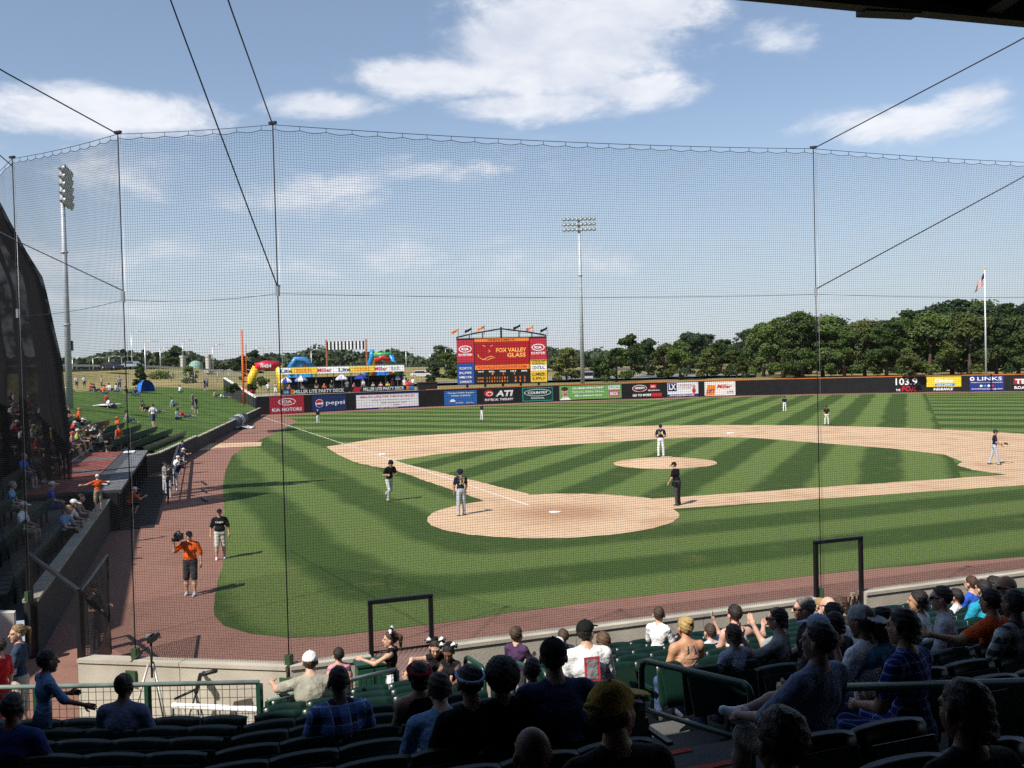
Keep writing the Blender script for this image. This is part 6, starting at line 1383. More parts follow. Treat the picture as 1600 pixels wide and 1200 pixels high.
# ------------------------------------------------------------------ third base dugout
def dugout():
    r = thing('dugout', 'third base dugout with low roof of red-brown boards and dark interior', 'dugout', Cp(17.2, 0, 0), math.atan2(UC[1], UC[0])); L = 18.0   # local x along the wall, y toward the field is negative normal
    # local frame: x along UC, y = rotate left of UC -> behind the wall is y<0 or >0
    yb = Vector((NC[0], NC[1], 0)).dot(Vector((-UC[1], UC[0], 0))); s = 1 if yb > 0 else -1
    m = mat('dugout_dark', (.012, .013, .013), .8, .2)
    MB().box((L/2, s*1.2, 1.42), (L, 3.4, .14)).build('roof_slab', mat('dugout_roof', (.06, .065, .07), .8, .2, var=.2, scale=2), r)
    cols = [mat('red_board', (.24, .075, .06), .85, .15, var=.3, scale=2), mat('grey_board', (.13, .14, .15), .85, .15, var=.3, scale=2)]
    n = 26
    for i in range(n):
        x = L*(i+.5)/n; g = 1 if i in (10, 11, 19, 20) else 0
        MB().box((x, s*1.75, 1.505), (L/n*.80, 2.0, .03)).build('roof_board', cols[g], r)
    MB().box((L/2, s*(-.15), 1.50), (L, .75, .02)).build('roof_edge_strip', cols[1], r)
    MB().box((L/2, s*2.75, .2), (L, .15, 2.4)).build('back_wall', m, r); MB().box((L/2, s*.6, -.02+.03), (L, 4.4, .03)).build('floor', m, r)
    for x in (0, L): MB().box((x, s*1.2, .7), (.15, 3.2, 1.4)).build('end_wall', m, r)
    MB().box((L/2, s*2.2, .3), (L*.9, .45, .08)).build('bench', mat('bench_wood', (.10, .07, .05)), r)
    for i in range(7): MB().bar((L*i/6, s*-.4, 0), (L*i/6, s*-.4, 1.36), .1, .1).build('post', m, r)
    # padded rail fence standing out on the track
    f = thing('dugout_rail', 'black padded rail fence standing in front of the dugout', 'rail', Cp(23.5, -1.9, 0), math.atan2(UC[1], UC[0])); LR = 20.0
    for i in range(10): MB().bar((LR*i/9, 0, 0), (LR*i/9, 0, 1.02), .06, .06).build('post', BK, f)
    MB().tube([(0, 0, 1.02), (LR, 0, 1.02)], .075, 8).build('padded_rail', BK, f); MB().tube([(0, 0, .55), (LR, 0, .55)], .03, 6).build('mid_rail', BK, f)
    mb = MB()
    for i in range(int(LR/.12)): mb.bar((i*.12, 0, .05), (i*.12, 0, .98), .012, .012)
    mb.build('mesh', M_CORD, f)['kind'] = 'stuff'
    for i, (sx, lb) in enumerate(((19.2, 'white numbered placard near the near end of the dugout roof'), (34.0, 'white cloth left on the far end of the dugout roof'))):
        q = Cp(sx, .35, 1.53); b = MB().box((0, 0, .03), (1.0, .55, .05)).build('roof_placard' if i == 0 else 'cloth', WH); b.location = q; b.rotation_euler[2] = math.atan2(UC[1], UC[0]); tag(bevel(b, .015), lb, 'placard' if i == 0 else 'cloth')
    for j in range(3):
        t = Cp(30.5-j*3.2, -3.4, .004); g = MB().box((0, 0, .04), (1.5, .07, .08)).build('track_bar', BK); g.location = t; g.rotation_euler[2] = math.atan2(UC[1], UC[0])+.15; tag(g, ('far', 'middle', 'near')[j]+' black bar lying on the track beside the dugout', 'bar', 'bars on the track by the dugout')
dugout()
def tarp():
    P = onz(372, 667, 0); r = thing('tarp_roller', 'rolled grey infield tarp on a big roller by the sideline wall', 'tarp roller', (P[0], P[1], 0), math.atan2(UL[1], UL[0]))
    MB().tube([(-4.0, 0, .62), (4.4, 0, .62)], .62, 18).build('roll', cloth((.12, .14, .15)), r)
    for x in (-3.4, -2.1, -.9, .6): MB().tube([(x-.16, 0, .62), (x+.16, 0, .62)], .645, 18).build('strap', WH if x > -1.5 else BK, r)
    mb = MB(); vs = []
    for i in range(9):
        for j in range(5): vs.append((-4.6+i*.45, -1.5+j*.35+.1*math.sin(i*2.1), .05+.35*abs(math.sin(i*1.7+j*2.2))*(.4+.6*j/4)))
    mb.add(vs, [(i*5+j, i*5+j+1, (i+1)*5+j+1, (i+1)*5+j) for i in range(8) for j in range(4)], 0, True); mb.build('loose_cover', cloth((.45, .44, .42)), r)
    for i in range(4): mb = MB(); mb.lathe([(.02, 0), (.22, .05), (.24, .16), (.02, .22)], 8, 0, Matrix.Translation((-4.4+i*.55, -1.75, 0))); mb.build('sandbag', BK if i % 2 else WH, r)
tarp()
def pop_tent():
    P = hit(228, 612); r = thing('pop_up_tent', 'small blue pop-up shade tent on top of the berm', 'tent', (P[0], P[1], height(P[0], P[1])), .6); n = 8; mb = MB(); R_ = 1.1
    for i in range(n):
        a, b = rad(20+230*i/n), rad(20+230*(i+1)/n); A = [(R_*math.cos(a)*q, R_*math.sin(a)*q, 1.45*math.sqrt(max(0, 1-q*q))) for q in (0, .4, .7, .92, 1.0)]; B_ = [(R_*math.cos(b)*q, R_*math.sin(b)*q, 1.45*math.sqrt(max(0, 1-q*q))) for q in (0, .4, .7, .92, 1.0)]
        mb.add(A+B_, [(j, j+1, 6+j, 5+j) for j in range(4)], i % 2, True)
    mb.build('shell', [cloth((.02, .12, .5)), cloth((.03, .17, .6))], r); MB().tube([(R_*math.cos(rad(20)), R_*math.sin(rad(20)), 0), (.5, -.1, 1.2), (0, 0, 1.46), (-.5, -.5, 1.2), (R_*math.cos(rad(250)), R_*math.sin(rad(250)), 0)], .03, 5).build('hoop', NV, r)
    MB().lathe([(1.05, .01), (1.05, .02)], 12).build('floor', NV, r)
pop_tent()
# ------------------------------------------------------------------ people
def rz_of(v): return math.atan2(-v[0], v[1])
def view_dir(P): v = np.array([P[0]-CAM[0], P[1]-CAM[1]]); return v/np.linalg.norm(v)
def face(P, deg):
    """0 = facing away from the viewpoint, 90 = facing left in the picture, 180 = facing the viewpoint, -90 = right"""
    v = view_dir(P); a = rad(deg); return rz_of((v[0]*math.cos(a)-v[1]*math.sin(a), v[0]*math.sin(a)+v[1]*math.cos(a)))
def on_row(label, px, ytop, pose, top, sc=1.0, turn=0.0, row=None, sit=True, lo=.88, hi=1.13, dd=.34, **kw):
    """seat (or stand) someone on the terrace row where the head comes to photo position px, ytop"""
    best = None
    for k in range(0, 18):
        if row is not None and k != row: continue
        d = row_d(k)+dd; z = row_z(k)
        for sec in 'BA':
            s = s_at(sec, d, z+1.2, px); mA, mB = miter(d)
            if (sec == 'B' and s < mB-.3) or (sec == 'A' and s > mA+.3): continue
            P = AB(sec, s, d, z+top*sc); q = proj(P)
            if q[2] < .5: continue
            e = abs(q[1]-ytop)
            if best is None or e < best[0]: best = (e, sec, s, d, z, q)
    e, sec, s, d, z, q = best; base = AB(sec, s, d, z); v = ray(px, ytop); zt = CAM[2]+v[2]*(math.hypot(base.x-CAM[0], base.y-CAM[1])/math.hypot(v[0], v[1])); k = min(hi*sc, max(lo*sc, (zt-z)/top))
    n = NB if sec == 'B' else NA
    return person(label, base, rz_of(-n)+rad(turn), pose, scale=k, **kw)
def stand_px(label, px, yfoot, ytop, pose, deg, z=0.0, top=1.77, **kw):
    P = onz(px, yfoot, z); D = math.hypot(P[0]-CAM[0], P[1]-CAM[1]); v = ray(px, ytop); zt = CAM[2]+v[2]*(D/math.hypot(v[0], v[1]))
    return person(label, (P[0], P[1], z), face(P, deg), pose, scale=max(.8, min(1.15, (zt-z)/top)), **kw)
NAVY, BLACK, WHITE, GREY, KHAKI, DENIM, ORANGE, RED, LBLUE, TEAL, PURPLE = (.012, .016, .045), (.010, .010, .011), (.78, .78, .78), (.22, .22, .23), (.30, .27, .19), (.05, .08, .16), (.72, .11, .02), (.48, .03, .03), (.20, .36, .58), (.03, .30, .42), (.07, .035, .085)
PGREY = (.50, .50, .50)
# ---- on the field
ball = dict(h=.022, fine=True)
def mark(o, text, pos, w, h, color, rot=(0, 0, 0), bold=.02):
    """printed number or word on clothing, set just off the cloth"""
    vs, fs = text_mesh(text, bold); lo, hi = vs.min(0), vs.max(0); q = (vs-(lo+hi)/2)/(hi-lo)*np.array([w, h]); mb = MB(); mb.add([(p[0], 0, p[1]) for p in q], fs); m = mb.build('printed_mark', cloth(color), o); m.location = pos; m.rotation_euler = rot; return m
run = P_stand(lean=.22, legs=(((.05, .45, -1), (.02, -.25, -1)), ((-.05, -.15, -1), (-.02, -1, -.45))), arms=(((.25, -.35, -1), (-.2, .9, .1)), ((-.25, .15, -1), (.35, .9, .25))), head=(-.3, -.1), feet=((0, 1, 0), (0, .5, -.8)))
stand_px('ballplayer jogging on the grass in black jersey, helmet and grey pants', 609, 783, 716, run, -150, shirt=BLACK, pants=PGREY, hair='helmet', cap=BLACK, skinc='tan', h=.02)
bat = P_stand(lean=.02, legs=(((.10, .10, -1), (.02, -.02, -1)), ((-.12, -.12, -1), (-.03, -.06, -1))), arms=(((.22, .12, -1), (-.05, .35, -1)), ((-.22, .05, -1), (.1, .3, -1))), head=(.55, -.05), twist=-.1)
o = stand_px('batter with number 37 on navy jersey standing at the edge of the dirt circle', 721, 806, 733, bat, 25, shirt=NAVY, pants=(.42, .45, .52), hair='helmet', cap=NAVY, skinc='tan', h=.02); mark(o, '37', (0.0, -.124, 1.30), .24, .20, (.70, .58, .22))
mark(o, 'HERNANDEZ', (0.0, -.120, 1.455), .26, .045, (.70, .58, .22))
ump = P_stand(lean=.16, arms=(((.18, .10, -1), (.05, .45, -.9)), ((-.18, .15, -1), (.1, .6, -.75))), legs=(((.05, .05, -1), (.02, -.08, -1)), ((-.06, .02, -1), (-.02, -.06, -1))), head=(.15, -.35))
o = stand_px('stout umpire in black shirt and grey trousers bending his head by the base path', 1059, 790, 722, ump, 62, shirt=BLACK, pants=(.06, .055, .06), hair='cap', cap=BLACK, brim=BLACK, girth=1.22, h=.02)
mb = MB(); mb.box((-.19, .02, .90), (.10, .22, .2)); bevel(mb.build('ball_bag', cloth(BLACK), o), .03, 2)
pit = P_stand(arms=(((.25, .15, -1), (-.35, .55, -.3)), ((-.25, .15, -1), (.35, .55, -.3))), legs=(((.09, .0, -1), (.02, -.02, -1)), ((-.09, .0, -1), (-.02, -.02, -1))), head=(.1, -.05))
P_ = np.array([-.45, 19.3]); 
o = stand_px('pitcher on the mound in navy jersey and white pants seen from behind', 1033, 714, 663, pit, 5, z=.2, shirt=NAVY, pants=(.72, .72, .74), hair='cap', cap=NAVY, brim=NAVY, skinc='tan', h=.024); mark(o, '14', (0, -.126, 1.32), .24, .20, (.70, .58, .22))
fb = P_stand(lean=.06, arms=(((.2, .1, -1), (.1, .9, -.5)), ((-.2, .2, -1), (.05, .95, -.35))), legs=(((.06, .28, -1), (.02, .10, -1)), ((-.06, -.22, -1), (-.02, -.32, -1))), head=(0, -.2))
o = stand_px('first baseman in navy jersey and grey pants walking right near the right edge', 1554, 726, 671, fb, -80, shirt=NAVY, pants=(.46, .48, .54), hair='cap', cap=NAVY, brim=NAVY, skinc='tan', h=.022)
gl = Sdf(); gl.ell((0, .05, 0), (.11, .12, .05)); gl.caps((.09, .0, 0), (.14, .10, .02), .035, .03); gv, gf, gt = gl.mesh(.02, .02); g_ = link('fielding_glove', np_mesh('fielding_glove', gv, gf, gt, [mat('leather', (.05, .02, .012), .6)]), o); g_.location = (-.20, .52, 1.06); g_.rotation_euler = (-.4, 0, 0)
inf = P_stand(arms=(((.25, .0, -1), (-.3, .4, -.8)), ((-.25, .0, -1), (.3, .4, -.8))), legs=(((.12, .02, -1), (.04, -.02, -1)), ((-.08, .02, -1), (-.02, -.02, -1))))
stand_px('middle infielder in black jersey with orange lettering at the back edge of the dirt', 1292, 664, 634, inf, 170, shirt=(.02, .012, .012), pants=WHITE, hair='cap', cap=BLACK, brim=BLACK, skinc='tan', h=.028, fine=False)
stand_px('outfielder in dark jersey standing on the striped grass right of centre', 1226, 643, 619, inf, 8, shirt=NAVY, pants=WHITE, hair='cap', cap=NAVY, brim=NAVY, skinc='tan', h=.03, fine=False)
stand_px('outfielder in navy jersey and white pants in front of the black ATI banner', 753, 657, 630, P_stand(side=.06, legs=(((.05, .05, -1), (.02, -.05, -1)), ((-.10, -.05, -1), (-.1, -.05, -1)))), -60, shirt=NAVY, pants=WHITE, hair='cap', cap=NAVY, brim=NAVY, skinc='tan', h=.03, fine=False)
stand_px('left fielder in black top and white pants in front of the pepsi banner', 497, 661, 640, inf, 30, shirt=BLACK, pants=WHITE, hair='cap', cap=WHITE, brim=BLACK, skinc='tan', h=.03, fine=False)
# coach and cameraman on the track
walk = P_stand(legs=(((.07, .16, -1), (.02, .0, -1)), ((-.07, -.12, -1), (-.02, -.22, -1))), arms=(((.32, .05, -1), (.12, .2, -1)), ((-.32, -.05, -1), (-.12, .15, -1))), head=(0, -.05))
o = stand_px('heavy man in black T-shirt and white patterned shorts walking on the turf edge', 345, 874, 795, walk, 175, shirt=BLACK, pants=(.55, .53, .48), hair='cap', cap=BLACK, brim=BLACK, girth=1.22, legs='shorts', shoes=(.6, .6, .6), h=.02, sleeve=.8); mark(o, 'Cougars', (0, .165, 1.33), .26, .09, (.7, .7, .7), (0, 0, math.pi))
camw = P_stand(legs=(((.07, .02, -1), (.02, -.06, -1)), ((-.07, .14, -1), (-.02, .05, -1))), arms=(((.50, .40, -.45), (-.1, .25, 1)), ((-.32, -.1, -1), (-.1, .25, -1))), head=(.45, -.05))
o = stand_px('cameraman in orange T-shirt and dark shorts carrying a video camera on the track', 299, 930, 830, camw, 160, shirt=(.75, .12, .015), pants=(.045, .045, .05), hair='cap', cap=BLACK, brim=BLACK, girth=1.2, legs='shorts', shoes=(.45, .45, .47), h=.02, sleeve=.85)
def shoulder_cam():
    M = o.matrix_basis; p = M @ Vector((.25, .14, 1.62)); r = thing('shoulder_camera', 'black shoulder video camera held up by the man in orange', 'video camera', p, o.rotation_euler[2]); k = mat('camera_black', (.010, .010, .011), .5, .4)
    bevel(MB().box((0, 0, .02), (.13, .36, .17)).build('camera_body', k, r), .015, 2); MB().tube([(0, .17, .02), (0, .34, .02)], [.05, .06], 10).build('lens', k, r); MB().tube([(0, -.1, .1), (0, -.08, .17), (0, .12, .17), (0, .14, .1)], .014, 6).build('handle', k, r); MB().tube([(-.06, .1, .08), (-.14, .16, .10)], .03, 8).build('viewfinder', k, r); MB().tube([(.03, .22, .12), (.03, .05, .16)], .022, 6).build('microphone', k, r)
bpy.context.view_layer.update(); shoulder_cam()
# gate attendant behind the open leaf
stand_px('person in camouflage-grey top behind the open mesh gate at left', 150, 1018, 940, P_stand(arms=(((.2, .1, -1), (.0, 1, .0)), ((-.25, .15, -1), (.2, .9, .1)))), -120, z=.0, shirt=(.06, .065, .07), pants=(.05, .05, .06), hair='cap', cap=BLACK, brim=BLACK, skinc='tan', h=.022)
# ---- left: people by the stairs and the near seats
def at_spot(label, px, ytop, D, pose, deg, top, sc=1.0, **kw):
    P = atd(px, ytop, D); z = P[2]-top*sc; return person(label, (P[0], P[1], z), face(P, deg), pose, scale=sc, **kw)
at_spot('blonde woman in navy T-shirt with a red mark standing by the pale end wall', 29, 975, 15.2, P_stand(arms=(((.2, .2, -1), (-.3, .9, .1)), ((-.2, .2, -1), (.3, .9, .1))), head=(.5, 0)), 75, 1.79, .98, shirt=(.035, .05, .085), pants=(.42, .36, .30), hair='pony', hairc=(.22, .14, .06), fem=True, legs='shorts', h=.02)
at_spot('person in red shirt partly cut off by the left edge beside the stairs', -2, 1000, 14.2, P_stand(), 60, 1.75, .95, shirt=(.5, .015, .02), pants=(.3, .02, .02), hair='short', h=.024)
at_spot('boy in light blue T-shirt standing and reaching right at far left', 62, 1017, 10.4, P_stand(lean=.1, arms=(((.25, .5, -.85), (.2, .95, -.45)), ((-.15, .4, -1), (.2, 1, -.1)))), -70, 1.80, .80, shirt=(.14, .25, .45), pants=DENIM, hair='crop', hairc=(.012, .01, .01), skinc='brown', child=True, h=.02, sleeve=.9)
ST = 1.30
def seat(label, px, ytop, pose=None, sc=1.0, turn=0, **kw): 
    kw.setdefault('h', .019); return on_row(label, px, ytop, pose or P_sit(.05), ST, sc, turn, **kw)
seat('woman with a tied-up topknot in grey-blue shirt with orange seams', 187, 1063, P_sit(.12), shirt=(.13, .16, .25), pants=DENIM, hair='bun', hairc=(.015, .01, .008), skinc='brown', girth=1.05)
seat('man in dark blue shirt cut off by the bottom left corner', 14, 1092, P_sit(.05), 1.0, shirt=(.025, .045, .16), pants=DENIM, hair='crop', hairc=(.01, .01, .01), skinc='brown', girth=1.1)
seat('man in khaki shirt and white cap leaning on the railing', 484, 1026, P_sit(.35, arms=(((.5, .6, -.5), (.2, 1, .1)), ((-.6, .6, -.3), (-.3, 1, .0)))), 1.05, -8, shirt=(.30, .29, .23), pants=KHAKI, hair='cap', cap=(.78, .76, .72), brim=(.78, .76, .72), hairc=(.05, .03, .02), girth=1.1, row=3, lo=.8, hi=1.3)
at_spot('dark-haired child in pink checked top beside the man in khaki', 529, 1012, 12.6, P_stand(), 10, 1.80, .70, shirt=(.62, .30, .32), pants=(.4, .2, .2), hair='short', hairc=(.02, .012, .008), child=True, h=.02)
def plaid(name, c0, c1, c2, f=7.0):
    m, nt, b = nodes_of(name, .85, .15); tc = nt.nodes.new('ShaderNodeTexCoord'); sep = nt.nodes.new('ShaderNodeSeparateXYZ'); nt.links.new(tc.outputs['Object'], sep.inputs[0]); x = nmath(nt, 'ADD', sep.outputs[0], nmath(nt, 'MULTIPLY', sep.outputs[1], .35)); z = sep.outputs[2]
    def bands(v, f, w): return nmath(nt, 'LESS_THAN', nmath(nt, 'ABSOLUTE', nmath(nt, 'SUBTRACT', nmath(nt, 'FRACT', nmath(nt, 'MULTIPLY', v, f)), .5)), w)
    a = nmath(nt, 'MULTIPLY', nmath(nt, 'ADD', bands(x, f, .24), bands(z, f, .24)), .5); fine = nmath(nt, 'MAXIMUM', bands(nmath(nt, 'ADD', x, .03), f, .035), bands(nmath(nt, 'ADD', z, .03), f, .035))
    col = nmix(nt, a, c0, c1); col = nmix(nt, nmath(nt, 'MULTIPLY', fine, .8), col, c2); nt.links.new(col, b.inputs['Base Color']); nbump(nt, b, nnoise(nt, 22, 4, tc.outputs['Object']), .35, .02); return m
seat('man in blue and maroon plaid shirt seen from behind', 531, 1050, P_sit(.05), 1.04, shirt=NAVY, pants=DENIM, hair='crop', hairc=(.012, .009, .008), skinc='brown', shirt_mat=plaid('blue_plaid', (.16, .30, .72), (.030, .022, .075), (.45, .6, .9)), girth=1.08, h=.017, sleeve=1.0)
# cheerleaders at the gate
def bows(o, n=2):
    M = head_frame(o)
    for i in range(n):
        s = (-1, 1)[i]; mb = MB()
        for q in (-1, 1): mb.tube([(s*.045, -.02, .105), (s*.045+q*.05, -.02, .145), (s*.045+q*.085, -.03, .115), (s*.045+q*.04, -.02, .10)], [.016, .026, .022, .012], 6, 0 if q*s > 0 else 1)
        mb.tube([(s*.05, -.03, .11), (s*.12, -.05, .05)], [.014, .02], 6, 1); mb.build('hair_bow', [cloth(WHITE), cloth(BLACK)], o).matrix_local = M
o = at_spot('girl in black tank top with hair bows standing by the green cabinet', 611, 986, 13.3, P_stand(arms=(((.25, .3, -1), (-.5, .7, .25)), ((-.3, .9, -.55), (.1, 1, .25))), head=(.2, 0)), 70, 1.80, .80, shirt=BLACK, pants=WHITE, hair='pony', hairc=(.05, .028, .015), child=True, fem=True, legs='brief', sleeve=0, h=.017); bows(o)
o = at_spot('girl with white hair bows facing the seats and leaning over the hoop rail', 681, 996, 13.0, P_stand(lean=.35, arms=(((.9, .35, .1), (.3, .6, -.6)), ((-.5, .5, -.6), (.2, 1, -.2))), head=(0, -.3)), 178, 1.70, .80, shirt=BLACK, pants=WHITE, hair='pony', hairc=(.025, .015, .01), child=True, fem=True, legs='brief', sleeve=0, h=.017); bows(o)
o = at_spot('smaller girl in black top with hair bows at right of the cheer group', 706, 1004, 12.7, P_stand(lean=.15, arms=(((.2, .6, -.8), (-.4, .9, -.1)), ((-.3, .5, -.8), (.4, .9, -.2))), head=(.3, -.4)), 150, 1.78, .76, shirt=BLACK, pants=WHITE, hair='pony', hairc=(.012, .01, .009), skinc='brown', child=True, fem=True, legs='brief', sleeve=0, h=.017); bows(o)
seat('person in light blue T-shirt bending forward behind the woman with the maroon headband', 694, 1062, P_sit(.55), 1.0, -10, shirt=LBLUE, pants=DENIM, hair='short', hairc=(.02, .015, .01), sleeve=.8)
def headband(o, c, r=.012):
    M = head_frame(o); mb = MB(); mb.tube([(.088*math.cos(2*math.pi*i/20), -.016+.108*math.sin(2*math.pi*i/20), .055+.02*math.sin(2*math.pi*i/20)) for i in range(20)], r, 6, closed=True); b = mb.build('headband', cloth(c), o); b.matrix_local = M
o = seat('woman with maroon headband, dark hair and bare shoulders seen from behind', 657, 1043, P_sit(.05), 1.0, shirt=BLACK, pants=BLACK, hair='long', hairc=(.010, .007, .006), skinc='tan', fem=True, sleeve=0, neckline=2, h=.017); headband(o, (.20, .01, .02), .020)
o = seat('person in black with a pale blue headband seen from behind', 738, 1050, P_sit(.05), 1.0, shirt=BLACK, pants=BLACK, hair='short', hairc=(.010, .007, .006), skinc='tan', girth=1.05); headband(o, (.45, .55, .75))
seat('woman in black with loose curly dark hair left of the man in the black cap', 787, 1040, P_sit(.05), 1.0, shirt=BLACK, pants=BLACK, hair='curly', hairc=(.018, .012, .009), skinc='tan', fem=True)
seat('boy in bright blue T-shirt half hidden by the big man in the black cap', 834, 1037, P_sit(.05), .86, shirt=(.04, .20, .62), pants=DENIM, hair='crop', hairc=(.012, .01, .008), skinc='brown', child=True)
seat('big man in navy T-shirt and black cap seen from behind', 871, 1009, P_sit(.08, head=(-.25, 0)), 1.08, -4, shirt=(.035, .05, .12), pants=DENIM, hair='cap', cap=BLACK, brim=BLACK, hairc=(.01, .008, .007), skinc='tan', girth=1.38, h=.017, hi=1.25)
at_spot('boy in purple T-shirt standing at the front rail', 806, 979, 13.2, P_stand(arms=(((.2, .5, -.9), (-.3, .9, .1)), ((-.2, .5, -.9), (.3, .9, .1)))), -25, 1.80, .84, shirt=PURPLE, pants=(.05, .05, .06), hair='short', hairc=(.06, .035, .02), child=True, h=.018)
seat('child in white and red cap in the front rows', 877, 1000, P_sit(.1), .74, 40, shirt=NAVY, pants=DENIM, hair='cap', cap=(.62, .62, .62), brim=(.5, .03, .04), hairc=(.05, .03, .02), child=True, dd=.4)
seat('brown-haired child just behind the white and red cap', 882, 989, P_sit(.1), .80, shirt=(.05, .06, .10), pants=DENIM, hair='short', hairc=(.06, .035, .02), child=True)
o = seat('man in white T-shirt with red and grey back print and black cap', 919, 976, P_sit(.08, head=(-.8, 0)), 1.06, -6, shirt=WHITE, pants=KHAKI, hair='cap', cap=BLACK, brim=BLACK, hairc=(.02, .015, .01), girth=1.18, h=.017, sleeve=.85)
for dx, w_, h_, c_ in ((0, .17, .25, (.40, .05, .06)), (0, .115, .20, (.22, .22, .23))):
    mb = MB(); mb.add([(-w_/2, 0, -h_/2), (w_/2, 0, -h_/2), (w_/2, 0, h_/2), (-w_/2, 0, h_/2)], [(0, 1, 2, 3)]); q = mb.build('back_print', cloth(c_), o); q.location = (dx, -.120-.004*(w_ < .15), .87); q.rotation_euler = (-.08, 0, 0)
seat('girl with long brown hair beside the man in the white T-shirt', 944, 994, P_sit(.05), .86, shirt=(.15, .10, .10), pants=DENIM, hair='long', hairc=(.10, .055, .03), child=True, fem=True)
at_spot('boy in white T-shirt kneeling up tall on the front seats', 1026, 949, 14.0, P_stand(lean=.12, arms=(((.2, .4, -.9), (-.1, .9, .1)), ((-.2, .4, -.9), (.3, .8, .0))), head=(.35, 0)), -20, 1.80, .86, shirt=WHITE, pants=(.50, .47, .42), hair='crop', hairc=(.05, .03, .02), child=True, h=.018, sleeve=.85)
o = seat('blonde woman with bare back and thin straps', 1073, 969, P_sit(.02), .98, shirt=(.5, .28, .18), pants=DENIM, hair='bun', hairc=(.40, .27, .11), skinc=(.50, .26, .15), fem=True, sleeve=0, neckline=2)
for zz, rx, ry in ((.87, .150, .118),): MB().tube([(rx*math.cos(t*.3142), ry*math.sin(t*.3142)+.02, zz) for t in range(20)], .010, 6, closed=True).build('strap', cloth((.05, .06, .12)), o)
for q in (-1, 1): MB().tube([(q*.05, -.075, .88), (q*.045, -.10, .96), (q*.035, -.075, 1.03)], .0045, 5).build('strap', cloth((.10, .10, .14)), o)
seat('dark-haired child in white and blue beside the bare-backed blonde woman', 1113, 981, P_sit(.1, arms=(((.3, .5, .3), (-.3, .3, 1)), ((-.3, .5, -.5), (.2, .8, .3)))), .82, shirt=(.55, .6, .68), pants=DENIM, hair='crop', hairc=(.05, .03, .02), child=True)
seat('woman with short dark hair and bare shoulders in the front rows', 1150, 950, P_sit(.02, arms=(((.9, .2, -.3), (.3, .4, .1)), ((-.25, .25, -1), (.35, .9, -.25)))), 1.0, shirt=(.72, .68, .62), pants=DENIM, hair='short', hairc=(.02, .012, .01), skinc='pink', fem=True, sleeve=0, neckline=2)
def shades(o):
    M = head_frame(o); mb = MB(); k = mat('dark_lens', (.006, .006, .007), .15, .6)
    for s in (-1, 1): mb.box((s*.032, .094, .006), (.048, .012, .032)); mb.bar((s*.06, .088, .012), (s*.082, -.01, .012), .006, .008)
    mb.bar((-.012, .096, .012), (.012, .096, .012), .006, .006); b = mb.build('sunglasses', k, o); b.matrix_local = M
o = seat('woman in grey T-shirt and sunglasses holding up a camera, in profile', 1222, 955, P_sit(.05, arms=(((.2, .75, -.5), (.15, .5, .85)), ((-.2, .75, -.5), (-.05, .5, .85)))), 1.0, 42, shirt=(.30, .31, .31), pants=DENIM, hair='long', hairc=(.03, .018, .014), fem=True, sleeve=.8); shades(o)
bpy.context.view_layer.update(); hp = o.matrix_basis @ Vector((.05, .50, 1.06)); c = thing('compact_camera', 'small dark camera in the hands of the woman in sunglasses', 'camera', hp, o.rotation_euler[2]); bevel(MB().box((0, 0, 0), (.12, .03, .07)).build('body', BK, c), .008, 2); MB().tube([(0, .015, 0), (0, .05, 0)], .024, 10).build('lens', BK, c)
o = seat('grey-haired man in navy shirt and sunglasses, in profile facing left', 1265, 938, P_sit(.05), 1.05, 55, shirt=(.018, .022, .05), pants=KHAKI, hair='short', hairc=(.14, .13, .12), skinc='pink', girth=1.1); shades(o)
seat('blond child between the grey-haired man and the balding man', 1284, 939, P_sit(.05), .84, 20, shirt=(.3, .3, .3), pants=DENIM, hair='short', hairc=(.32, .20, .08), child=True)
seat('balding man behind the blond child in the front row', 1299, 938, P_sit(.05), 1.0, 10, shirt=(.06, .06, .07), pants=DENIM, hair='ring', hairc=(.05, .035, .025), skinc='pink')
seat('brown-haired woman in dark top by the right gate', 1322, 936, P_sit(.1), .95, 60, shirt=(.03, .03, .03), pants=DENIM, hair='long', hairc=(.06, .03, .018), fem=True)
seat('person in bright white T-shirt leaning forward by the right gate', 1345, 944, P_sit(.5), 1.0, 10, shirt=WHITE, pants=DENIM, hair='short', hairc=(.02, .014, .01), sleeve=.85)
seat('man in pale blue cap behind the navy-shirted man', 1286, 967, P_sit(.05), .98, 20, shirt=(.05, .05, .055), pants=DENIM, hair='cap', cap=(.30, .38, .52), brim=(.30, .38, .52), hairc=(.03, .02, .015))
seat('girl with purple hair band and long dark hair behind the polo man', 1314, 963, P_sit(.1), .95, 15, shirt=(.03, .03, .035), pants=DENIM, hair='long', hairc=(.012, .008, .007), skinc='tan', fem=True)
seat('man in grey cap and white T-shirt looking left', 1363, 955, P_sit(.08), 1.02, 15, shirt=WHITE, pants=NAVY, hair='cap_back', cap=(.42, .42, .42), brim=(.42, .42, .42), hairc=(.012, .01, .009), skinc='brown', sleeve=.85)
o = seat('man drinking from a green cup beside the grey cap', 1388, 957, P_sit(.05, arms=(((.3, .6, -.6), (-.1, .6, .8)), ((-.4, .6, -.5), (.5, .5, .8))), head=(.4, 0)), 1.02, 25, shirt=(.05, .18, .28), pants=DENIM, hair='crop', hairc=(.012, .01, .008), skinc='brown')
bpy.context.view_layer.update(); q = o.matrix_basis @ (head_frame(o) @ Vector((.0, .17, -.06))); c = thing('drink_cup', 'dark green cup raised to the face of the man beside the grey cap', 'cup', q, 0); MB().lathe([(.030, -.07), (.043, .06), (.040, .06), (.028, -.06)], 12).build('body', paint((.01, .10, .05)), c); MB().lathe([(.045, .06), (.045, .07)], 12).build('lid', paint((.02, .12, .2)), c)
